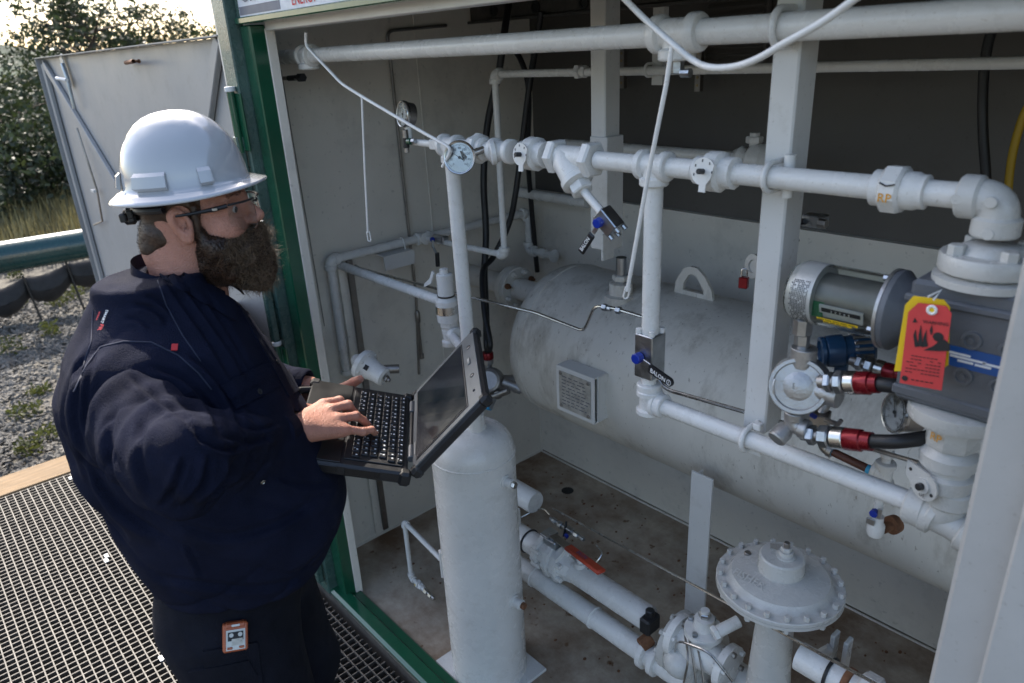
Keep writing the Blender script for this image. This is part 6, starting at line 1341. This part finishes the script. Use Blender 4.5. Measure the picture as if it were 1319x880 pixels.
STK = [([(240, 452), (272, 478), (297, 515), (316, 562)], 4.5, .011), ([(190, 470), (238, 488), (270, 525), (285, 560)], 4, .008), ([(160, 478), (205, 515), (248, 548), (262, 580)], 4, .006),
 ([(238, 588), (228, 622), (206, 655)], 4, .008), ([(272, 585), (262, 625), (236, 655)], 4.5, .010), ([(300, 588), (292, 620), (266, 646)], 4, .010), ([(326, 578), (318, 607), (296, 632)], 3.5, .009), ([(349, 575), (342, 598), (326, 614)], 3, .007),
 ([(285, 560), (320, 570), (352, 560)], 3.5, .007), ([(250, 560), (285, 578), (318, 574)], 3.5, .007), ([(300, 540), (330, 553), (362, 545)], 3, .006),
 ([(205, 345), (240, 395), (275, 445), (300, 490)], 4, .006), ([(225, 350), (262, 400), (300, 455), (325, 500)], 3.5, .006), ([(255, 370), (290, 420), (325, 480)], 3.5, .005), ([(320, 400), (345, 440), (372, 480)], 3, .004), ([(335, 388), (362, 430), (380, 462)], 3, .004),
 ([(168, 392), (190, 396), (208, 406), (216, 420)], 3, .007), ([(185, 380), (205, 388), (222, 402)], 3, .006), ([(160, 410), (180, 412), (196, 424)], 3, .005),
 ([(112, 445), (102, 490), (98, 540), (112, 600)], 4, .006), ([(124, 455), (112, 500), (110, 560)], 3, .005), ([(98, 590), (125, 645), (165, 700)], 5, .009), ([(115, 600), (150, 650), (205, 690)], 5, .009),
 ([(225, 672), (290, 690), (360, 672), (410, 640)], 5, .006), ([(240, 700), (262, 745)], 3, .005), ([(190, 740), (260, 752), (340, 756), (420, 735)], 4, .005), ([(350, 610), (390, 625), (430, 622)], 4, .005), ([(150, 520), (140, 570), (160, 620)], 5, .006), ([(185, 540), (180, 590), (195, 640)], 5, .006)]
v0_ = wb(vs); v1_ = crease(v0_, fs, STK); shirt = npobj('shirt', v1_, fs, 'shirt', man)
SVS = v1_; bvh = BVHTree.FromPolygons([Vector(q) for q in SVS], fs.tolist())
def hit(px, py, bv=None):
    d = Vector(nrm(ray(px, py))); r_ = (bv or bvh).ray_cast(Vector(CAM), d); return r_
def patch(name, quad, m, off=.0025, th=.002, nu=14, nv=10, parent=None, bv=None, round_=0, **k):
    A, B_, C_, D_ = [np.array(q, float) for q in quad]; top = []; nn = []
    for i in range(nu + 1):
        for j in range(nv + 1):
            a, b = i / nu, j / nv; q = (A * (1 - a) + B_ * a) * (1 - b) + (D_ * (1 - a) + C_ * a) * b; h = hit(q[0], q[1], bv)
            if h[0] is None: top.append(top[-1] if top else CAM + ray(*q)); nn.append(nn[-1] if nn else V(0, -1, 0)); continue
            n_ = np.array(h[1]); n_ = n_ if n_ @ (CAM - np.array(h[0])) > 0 else -n_; top.append(np.array(h[0])); nn.append(n_)
    top = np.array(top); nn = np.array(nn); W_ = nv + 1; T3 = nn.reshape(nu + 1, W_, 3); P3 = top.reshape(nu + 1, W_, 3)
    for _ in range(3):
        for Q in (T3,): Q[1:-1, 1:-1] = (Q[1:-1, 1:-1] * 2 + Q[:-2, 1:-1] + Q[2:, 1:-1] + Q[1:-1, :-2] + Q[1:-1, 2:]) / 6
    top = P3.reshape(-1, 3); nn = T3.reshape(-1, 3); up = top + nn * (off + th); lo = top - nn * .002; n_ = len(up); f_ = []
    for i in range(nu):
        for j in range(nv): a = i * W_ + j; f_ += [(a, a + 1, a + W_ + 1, a + W_), (n_ + a, n_ + a + W_, n_ + a + W_ + 1, n_ + a + 1)]
    bd = [i * W_ for i in range(nu)] + [nu * W_ + j for j in range(nv)] + [i * W_ + nv for i in range(nu, 0, -1)] + [j for j in range(nv, 0, -1)]
    for a, b in zip(bd, bd[1:] + bd[:1]): f_.append((a, b, n_ + b, n_ + a))
    return link(name, G().add(list(up) + list(lo), f_), m, parent or man, smooth=60, **k)
def seam(pts, rr, m, name='seam', off=.0005):
    out = []
    for (a, b), (c, d) in zip(pts, pts[1:]):
        for i in range(8):
            q = (a + (c - a) * i / 8, b + (d - b) * i / 8); h = hit(*q)
            if h[0] is not None:
                n_ = np.array(h[1]); n_ = n_ if n_ @ (CAM - np.array(h[0])) > 0 else -n_; out.append(np.array(h[0]) + n_ * off)
    if len(out) > 2: link(name, G().tube(out, rr, 6), m, man)
def spot(px, py, r, m, name, **k):
    h = hit(px, py)
    if h[0] is None: return
    n_ = np.array(h[1]); n_ = n_ if n_ @ (CAM - np.array(h[0])) > 0 else -n_; c = np.array(h[0]) + n_ * .003; g = G().lathe(c, n_, [(r, 0), (r, .0012), (r * .8, .0018), (r * .7, .0012), (0, .0012)], 14); return link(name, g, m, man, **k)
patch('collar_flap', [(198, 336), (297, 382), (303, 416), (206, 356)], 'shirt', .003, .003, 20, 6); patch('chest_pocket', [(285, 498), (340, 470), (360, 497), (305, 528)], 'shirt', .0015, .0018); patch('pocket_flap', [(283, 496), (340, 468), (350, 484), (297, 514)], 'shirt', .0035, .002)
patch('pocket_flap', [(368, 436), (390, 448), (391, 460), (370, 450)], 'shirt', .002, .002)
patch('button_placket', [(301, 385), (318, 380), (388, 500), (372, 512)], 'shirt', .0012, .0015, 12, 14)
spot(333, 505, .006, 'blackp', 'button'); spot(356, 467, .005, 'blackp', 'button'); spot(294, 404, .005, 'steel', 'collar_snap'); spot(306, 388, .005, 'blackp', 'button'); spot(337, 620, .005, 'steel', 'cuff_snap')
patch('logo_tag', [(221, 444), (229, 444), (228, 452), (220, 452)], 'red', .003, .0006, 3, 3, label='small red square tag')
h = hit(375, 441)
if h[0] is not None: n_ = nrm(np.array(h[1])); n_ = n_ if n_ @ (CAM - np.array(h[0])) > 0 else -n_; u_, v_, _ = frame(n_); link('pocket_logo', G().arc(np.array(h[0]) + n_ * .0055, u_, v_, .0055, .0009, k=18, n=5).arc(np.array(h[0]) + n_ * .0055, u_, v_, .0028, .0008, k=14, n=5), 'red', man)
def onshirt(px, py, txt, m, hgt, ang, name):
    h = hit(px, py)
    if h[0] is None: return
    n_ = nrm(np.array(h[1])); n_ = n_ if n_ @ (CAM - np.array(h[0])) > 0 else -n_; a = nrm(R.T @ V(math.cos(ang), math.sin(ang), 0)); a = nrm(a - n_ * (a @ n_)); link(name, textg(txt, np.array(h[0]) + n_ * .004, a, np.cross(n_, a), hgt, bold=.015), m, man, smooth=0)
onshirt(137, 409, 'SMART', 'white', .0085, -1.75, 'shoulder_print'); onshirt(132, 423, 'FR', 'red', .012, -1.75, 'shoulder_print'); onshirt(129, 408, 'WEAR', 'red', .006, -1.75, 'shoulder_print')
seam([(95, 505), (112, 470), (130, 447), (160, 440), (195, 441), (230, 458), (255, 480), (275, 505)], .0016, 'stitch', 'armhole_seam'); seam([(192, 330), (215, 395), (235, 432), (262, 470)], .0012, 'stitch', 'yoke_seam'); seam([(120, 400), (118, 440), (104, 480)], .0012, 'stitch', 'back_seam')
# collar
def collar():
    g = G(); k = 30; vs_ = []; f_ = []
    for i in range(k + 1):
        a = math.radians(38 + (360 - 76) * i / k); c, s_ = math.cos(a), math.sin(a); op = max(0, 1 - min(i, k - i) / 6.)
        b0 = hw_(-.056 + .088 * c + 0, .088 * s_, -.108 - .034 * (c + 1) * .8); t0 = b0 + HU * (.040 - .01 * op) + (HF * c + HR * s_) * .004; o0 = b0 + (HF * c + HR * s_) * (.016 + .004 * op) - HU * (.012 + .022 * op) ; vs_ += [b0 - (HF * c + HR * s_) * .002, t0, o0, o0 - (HF * c + HR * s_) * .003 + HU * .002]
    for i in range(k):
        a = i * 4
        for j in range(3): f_.append((a + j, a + 4 + j, a + 5 + j, a + j + 1))
        f_.append((a + 3, a + 7, a + 4, a))
    f_ += [(0, 1, 2, 3), (k * 4 + 3, k * 4 + 2, k * 4 + 1, k * 4)]
    return g.add(vs_, f_)
link('collar', collar(), 'shirt', man, smooth=50)
# cuff bands
for W_, E_, rr in ((WR, ER, CW + .004), (WLh, EL, .053)):
    d = nrm(W_ - E_); o = W_ - d * .058; wd_ = nrm(d @ BM) ; link('cuff', G().lathe(wb(o), wd_, [(rr - .004, 0), (rr + .002, .003), (rr - .001, .054), (rr - .005, .058), (rr - .012, .055), (rr - .012, .01)], 40), 'shirt', man, smooth=50)
# ---- trousers
def trf(p):
    q = p.copy(); d = smax(torso(p, -.012), p[:, 2] - .985, .01); d = smax(d, .80 - p[:, 2], .05)
    for s_ in (-1, 1):
        d = smin(d, smin(cone(p, (-.03, .095 * s_, .88), (.035, .13 * s_, .50), .145, .105), cone(p, (.035, .13 * s_, .50), (-.07, .155 * s_, .09), .10, .088), .03), .03)
    return d + .0035 * wav(p * [1, 1, .7], 34, 4) + .0015 * wav(p, 80, 8)
vs, fs = surfnet(trf, (-.42, -.42, .02), (.38, .42, 1.02), .0065); vs = relax(vs, fs, 1, .4)
npobj('trousers', wb(vs), fs, 'trouser', man); TV = wb(vs); bvt = BVHTree.FromPolygons([Vector(q) for q in TV], fs.tolist())
patch('cargo_pocket', [(262, 838), (330, 826), (340, 900), (268, 905)], 'trouser', .003, .003, bv=bvt); patch('trouser_pocket_flap', [(245, 862), (318, 848), (330, 868), (250, 884)], 'trouser', .006, .003, bv=bvt)
patch('belt_loop', [(170, 742), (180, 745), (184, 762), (173, 760)], 'trouser', .003, .003, 3, 6, bv=bvt)
patch('pocket_label', [(263, 775), (271, 773), (273, 782), (265, 784)], 'white', .003, .001, 3, 3, bv=bvt); patch('pocket_label_red', [(265, 779), (271, 778), (272, 781), (266, 783)], 'red', .0045, .0006, 3, 3, bv=bvt)
for s_ in (-1, 1):
    vs, fs = surfnet(lambda p: smax(smin(cone(p, (-.08, .155 * s_, .16), (-.08, .155 * s_, .05), .075, .068), cone(p, (-.07, .155 * s_, .055), (.12, .175 * s_, .045), .058, .050), .03), .0 - p[:, 2], .005), (-.2, .155 * s_ - .13, -.02), (.22, .155 * s_ + .15, .26), .007); npobj('boot', wb(vs), fs, 'black', man)
# ---- beard
def beardf(p):
    q = p.copy(); q[:, 1] = np.abs(q[:, 1])
    d = smin(ells(q, (.034, .046, -.080), (.044, .030, .058)), ells(p, (.072, 0, -.092), (.054, .060, .054)), .02); d = smin(d, ells(p, (.055, 0, -.058), (.058, .068, .046)), .02); d = smin(d, ells(p, (.086, 0, -.122), (.036, .044, .046)), .02)
    d = smin(d, cone(q, (.010, .073, .005), (.030, .068, -.05), .010, .020), .02); d = smin(d, cone(q, (.108, .004, -.033), (.094, .036, -.058), .010, .014), .008)
    d = smax(d, -ells(p, (.110, 0, -.056), (.016, .024, .0075)), .004)
    return d + .002 + .0040 * wav(p, 150, 3) + .0055 * wav(p, 62, 10)
vs, fs = surfnet(beardf, (-.02, -.10, -.18), (.18, .10, .03), .0028); wv = HC + vs @ HM; beard = npobj('beard', wv, fs, 'hair', man)
def strands(V0, N0, n, L0, L1, w0, grav, curl, m, name, seg=5, lock=0.):
    ix = rng.integers(0, len(V0), n); p = V0[ix] - N0[ix] * .003; d = N0[ix] + rng.normal(0, .28, (n, 3)) + lock * np.stack([wav(p, 90, k_) * 2.2 for k_ in (0, 5, 10)], 1); d /= np.linalg.norm(d, axis=1)[:, None]; L = rng.uniform(L0, L1, (n, 1)); g_ = np.array(grav)
    pts = [p]; side = np.cross(d, rng.normal(size=(n, 3))); side /= np.linalg.norm(side, axis=1)[:, None]
    for i in range(seg): d = d + g_ * (1.2 / seg) + rng.normal(0, curl, (n, 3)); d /= np.linalg.norm(d, axis=1)[:, None]; p = p + d * L / seg; pts.append(p)
    vv = []; 
    for i, q in enumerate(pts): w_ = w0 * (1 - i / seg * .75); s2 = np.cross(d, side); s2 /= np.linalg.norm(s2, axis=1)[:, None] + 1e-9; vv += [q + side * w_, q - side * w_ * .5 + s2 * w_ * .86, q - side * w_ * .5 - s2 * w_ * .86]
    vv = np.stack(vv, 1).reshape(-1, 3); k = (seg + 1) * 3; f_ = []
    for i in range(seg):
        for j in range(3): f_.append((i * 3 + j, i * 3 + (j + 1) % 3, (i + 1) * 3 + (j + 1) % 3, (i + 1) * 3 + j))
    f_ = (np.array(f_)[None] + k * np.arange(n)[:, None, None]).reshape(-1, 4); return npobj(name, vv, f_, m, man, kind='stuff')
Nb = norms(wv, fs); mk = (vs[:, 0] > .0); strands(wv[mk], Nb[mk], 15000, .014, .036, .00055, (0, 0, -.8), .18, 'hair', 'beard_hair', 6, .3)
mk2 = (vs[:, 0] > .06); strands(wv[mk2], Nb[mk2], 6500, .014, .046, .00045, tuple(HF * .35 + V(0, 0, -.7)), .40, 'hairlit', 'sunlit_beard_hair', 8, .5)  # front strands take the lighter brown that stands in for sunlight
def hairf(p):
    d = ells(p, (-.014, 0, .046), (.0985, .0805, .104)); d = smin(d, ells(p, (-.084, 0, -.045), (.040, .062, .038)), .02); d = smin(d, ells(p, (-.058, 0, -.022), (.060, .069, .052)), .01); d = smax(d, p[:, 0] - .038 + np.clip(-p[:, 2], 0, 1) * 1.6, .008); d = smax(d, -p[:, 2] - .062, .008)
    q = p.copy(); q[:, 1] = np.abs(q[:, 1]); d = smax(d, -ells(q, (-.004, .085, .0), (.026, .04, .036)), .004); d = smin(d, cone(q, (.022, .0755, .03), (.018, .0745, -.02), .0075, .0075), .006); return smax(d, p[:, 2] - .10, .01) + .0012 * wav(p, 200, 3)
vs, fs = surfnet(hairf, (-.14, -.11, -.10), (.07, .11, .12), .003); wv = HC + vs @ HM; npobj('hair', wv, fs, 'hair', man); Nb = norms(wv, fs); mk = vs[:, 2] < .07; strands(wv[mk], Nb[mk], 4500, .005, .013, .00022, tuple(-HF * .3 + V(0, 0, -1.1)), .12, 'hair', 'short_hair', 3)
link('lower_lip', G().ell(hw_(.102, 0, -.0585), (.009, .020, .0055), (HF, HR, HU)), 'lip', man)
bm_v = HC + np.array([(.083, .02, .045), (.078, .048, .042)]) @ HM
g = G()
for s_ in (-1, 1):
    for i in range(70): a = random.random(); p = hw_(.098 - .020 * a, s_ * (.012 + .040 * a), .043 - .004 * a * a + random.gauss(0, .0025)); g.tube([p, p + HR * s_ * .008 + HU * random.uniform(-.001, .004) + HF * .003], .0004, 3)
link('eyebrow', g, 'hair', man, smooth=0)
for s_ in (-1, 1):
    c = hw_(.0735, s_ * .033, .0135); link('eyeball', G().ell(c, (.0125,) * 3, nu=18, nv=12), 'eyew', man); d = nrm(HF + HR * .12 * s_ - HU * .15); link('iris', G().lathe(c + d * .0112, d, [(.006, 0), (.0055, .0012), (0, .0018)], 14), 'ink', man)
# fingernails
for b0, m0, t0, t1, r_ in FING:
    d = nrm(wb(t1) - wb(t0)); up_ = nrm(Lz - d * (Lz @ d)); sd3 = np.cross(d, up_); link('fingernail', G().box(wb(t1) + up_ * r_ * .62 + d * .001, (.011, r_ * 1.15, .0016), (d, sd3, up_), bev=.0007), 'nail', man)
a, b, c, e, r_ = LTH; d = nrm(wb(e) - wb(c)); up_ = nrm(Lz - d * (Lz @ d)); link('fingernail', G().box(wb(e) + up_ * r_ * .66, (.014, r_ * 1.3, .0016), (d, np.cross(d, up_), up_), bev=.0007), 'nail', man)

# ================================================================ HARD HAT
HT0 = .067
def helmet():
    nu, rings = 96, []
    def pt(a, rf, rs, z, off=0.): return hw_(-.008 + rf * math.cos(a), rs * math.sin(a), z)
    prof = [(.0, .131), (.15, .130), (.3, .127), (.45, .121), (.58, .112), (.70, .099), (.80, .084), (.88, .067), (.94, .047), (.985, .024), (1.0, .006), (1.03, -.0), (1.08, -.002), (1.13, -.006), (1.20, -.011), (1.245, -.014), (1.255, -.017), (1.245, -.019), (1.17, -.013), (1.1, -.010), (.97, -.008), (.96, .03), (.88, .060), (.7, .09), (.3, .12), (0, .124)]
    vs_ = []; f_ = []
    for q, z in prof:
        for i in range(nu):
            a = 2 * math.pi * i / nu; c, s_ = math.cos(a), math.sin(a); rf, rs = .117 * q, .104 * q
            if q > 1.01: rf += .004 * max(c, 0) * (q - 1) * 4; 
            zz = z + (.010 * max(0, c) ** 2 - .002 * max(0, -c) + .006 * s_ * s_ * 0) * max(0, q - 1) * 4
            if q < .97 and z > 0: y_ = rs * s_; zz += .0050 * math.exp(-(y_ / .020) ** 2) * (1 if q > .05 else 1) * min(1, (z + .0) / .06); zz += .0042 * math.exp(-((abs(y_) - .046) / .006) ** 2) * min(1, z / .08) * (1 if z > .05 else 0)
            vs_.append(pt(a, rf, rs, HT0 + zz))
    for j in range(len(prof) - 1):
        for i in range(nu): f_.append((j * nu + i, j * nu + (i + 1) % nu, (j + 1) * nu + (i + 1) % nu, (j + 1) * nu + i))
    return G().add(vs_, f_)
hat = thing('hard_hat', 'shiny white full brim hard hat worn by the bearded man', 'hard hat', hw_(0, 0, HT0))
part('shell', helmet(), 'helmet', hat, smooth=50)
for a, w_ in ((-152, .017), (-104, .058), (-55, .021)):
    if not w_: continue
    for sgn in (1, -1):
        an = math.radians(-a * sgn); k = 8; pts = []
        out = []; inn = []
        nseg = 6; vs_ = []
        for i in range(nseg + 1):
            aa = an + (i / nseg - .5) * w_ / .12 * 1.15
            for (q, z, o_) in ((1.03, .004, 0), (1.05, .010, .004), (1.00, .030, .005), (.975, .036, 0)): r_f, r_s = .117 * q + o_, .104 * q + o_; vs_.append(hw_(-.008 + r_f * math.cos(aa), r_s * math.sin(aa), HT0 + z))
        f_ = []
        for i in range(nseg):
            for j in range(3): f_.append((i * 4 + j, i * 4 + 4 + j, i * 4 + 5 + j, i * 4 + j + 1))
        f_ += [(0, 1, 2, 3), tuple(reversed(range(nseg * 4, nseg * 4 + 4)))]
        part('slot_cover', G().add(vs_, f_), 'helmet', hat, smooth=35)
g = G()
for i in range(16): pass
g.tube([hw_(-.010 + .104 * math.cos(a), .092 * math.sin(a), .034 + .004 * math.cos(a)) for a in np.linspace(math.radians(100), math.radians(260), 24)], .007, 8); part('headband', g, 'blackp', hat)
part('ratchet', G().box(hw_(-.122, 0, .018), (.018, .05, .030), (HF, HR, HU), bev=.004).cyl(hw_(-.125, 0, .012), hw_(-.142, 0, .012), .016, 16, c=.002), 'blackp', hat)
for dy in (-.02, .035, .07): part('band_buckle', G().box(hw_(-.108 + .01 * abs(dy) * 30 * .2, dy + .02, .026), (.012, .012, .016), (HF, HR, HU), bev=.002), 'black', hat)
# glasses
gl = thing('safety_glasses', 'clear safety glasses with black side arms on the bearded man', 'glasses', hw_(.1, 0, .02))
for s_ in (-1, 1):
    vs_ = []; f_ = []
    for i in range(9):
        u_ = i / 8; a = .10 + u_ * 1.05; x = .030 + .084 * math.cos(a * .80) ; y = .008 + .068 * math.sin(a * .98)
        top_, bot = .027, -.014 - .016 * math.sin(math.pi * min(1, u_ * 1.0 + .12))
        for z in (top_, (top_ + bot) / 2, bot): vs_ += [hw_(x + (.002 if z != top_ else 0), s_ * y, z)]
        for z in (top_, (top_ + bot) / 2, bot): vs_ += [hw_(x - .0016, s_ * (y - .0012), z)]
    for i in range(8):
        a = i * 6
        for j in (0, 1): f_ += [(a + j, a + j + 1, a + 7 + j, a + 6 + j), (a + 3 + j, a + 9 + j, a + 10 + j, a + 4 + j)]
        f_ += [(a, a + 6, a + 9, a + 3), (a + 2, a + 5, a + 11, a + 8)]
    f_ += [(0, 3, 4, 1), (1, 4, 5, 2), (48, 49, 52, 51), (49, 50, 53, 52)]
    part('lens', G().add(vs_, f_), 'glass', gl, smooth=60)
    part('brow_frame', G().tube([hw_(.032 + .084 * math.cos((.1 + 1.05 * i / 8) * .8), s_ * (.009 + .068 * math.sin((.1 + 1.05 * i / 8) * .98)), .028) for i in range(9)], .0022, 8), 'blackp', gl)
    part('temple_arm', G().tube([hw_(.080, s_ * .068, .026), hw_(.060, s_ * .080, .024), hw_(.02, s_ * .087, .021), hw_(-.02, s_ * .088, .019)], [.0042, .0046, .003, .0026], 8), 'blackp', gl)
part('hinge_plate', G().box(hw_(.062, .0845, .0245), (.010, .002, .005), (HF, HR, HU), bev=.0005), 'zinc', gl, smooth=0)
part('nose_bridge', G().tube([hw_(.114, -.010, .022), hw_(.116, 0, .020), hw_(.114, .010, .022)], .0022, 8), 'blackp', gl)
# gas detector clipped to the trousers
h = hit(302, 818, bvt); hc = np.array(h[0]); n_ = np.array(h[1]); n_ = n_ if n_ @ (CAM - hc) > 0 else -n_; n_ = nrm(n_ * .5 + nrm(CAM - hc) * .5)
u_ = nrm(R.T @ V(1, .06, 0)); u_ = nrm(u_ - n_ * (u_ @ n_)); v_ = np.cross(n_, u_); v_ = v_ if v_[2] > 0 else -v_; s1 = S(.88, hc); AX = (u_, v_, n_)
gd = thing('gas_detector', 'small orange gas detector with grey screen clipped on the trouser pocket', 'gas detector', hc)
c = hc + n_ * .012
part('case', G().box(c, (s1 * 34, s1 * 40, .020), AX, bev=.003), 'orange', gd, smooth=0)
part('top_cap', G().box(c + v_ * s1 * 17, (s1 * 28, s1 * 8, .024), AX, bev=.003), 'orange', gd, smooth=0); part('beeper_slot', G().box(c + v_ * s1 * 17 + n_ * .0125, (s1 * 11, s1 * 3, .001), AX), 'silverl', gd, smooth=0)
part('face_plate', G().box(c - v_ * s1 * 3 + n_ * .0105, (s1 * 26, s1 * 28, .001), AX), 'silverl', gd, smooth=0); part('black_panel', G().box(c + v_ * s1 * 2 + n_ * .0115, (s1 * 21, s1 * 12, .001), AX), 'ink', gd, smooth=0)
part('lcd_screen', G().box(c - v_ * s1 * 6 + u_ * s1 * 2 + n_ * .0118, (s1 * 15, s1 * 9, .001), AX), 'plate', gd, smooth=0)
for k_ in (-1, 1): part('push_button', G().box(c - v_ * s1 * 14 + u_ * s1 * 8 * k_ + n_ * .0115, (s1 * 7, s1 * 3.4, .002), AX, bev=.0006), 'orange', gd, smooth=0)
for k_ in (-1, 1): part('sensor_port', G().lathe(c + v_ * s1 * 4 + u_ * s1 * 6 * k_ + n_ * .012, n_, [(s1 * 3, 0), (s1 * 3, .0012), (s1 * 2, .0012), (0, .0004)], 12), 'silverl', gd)
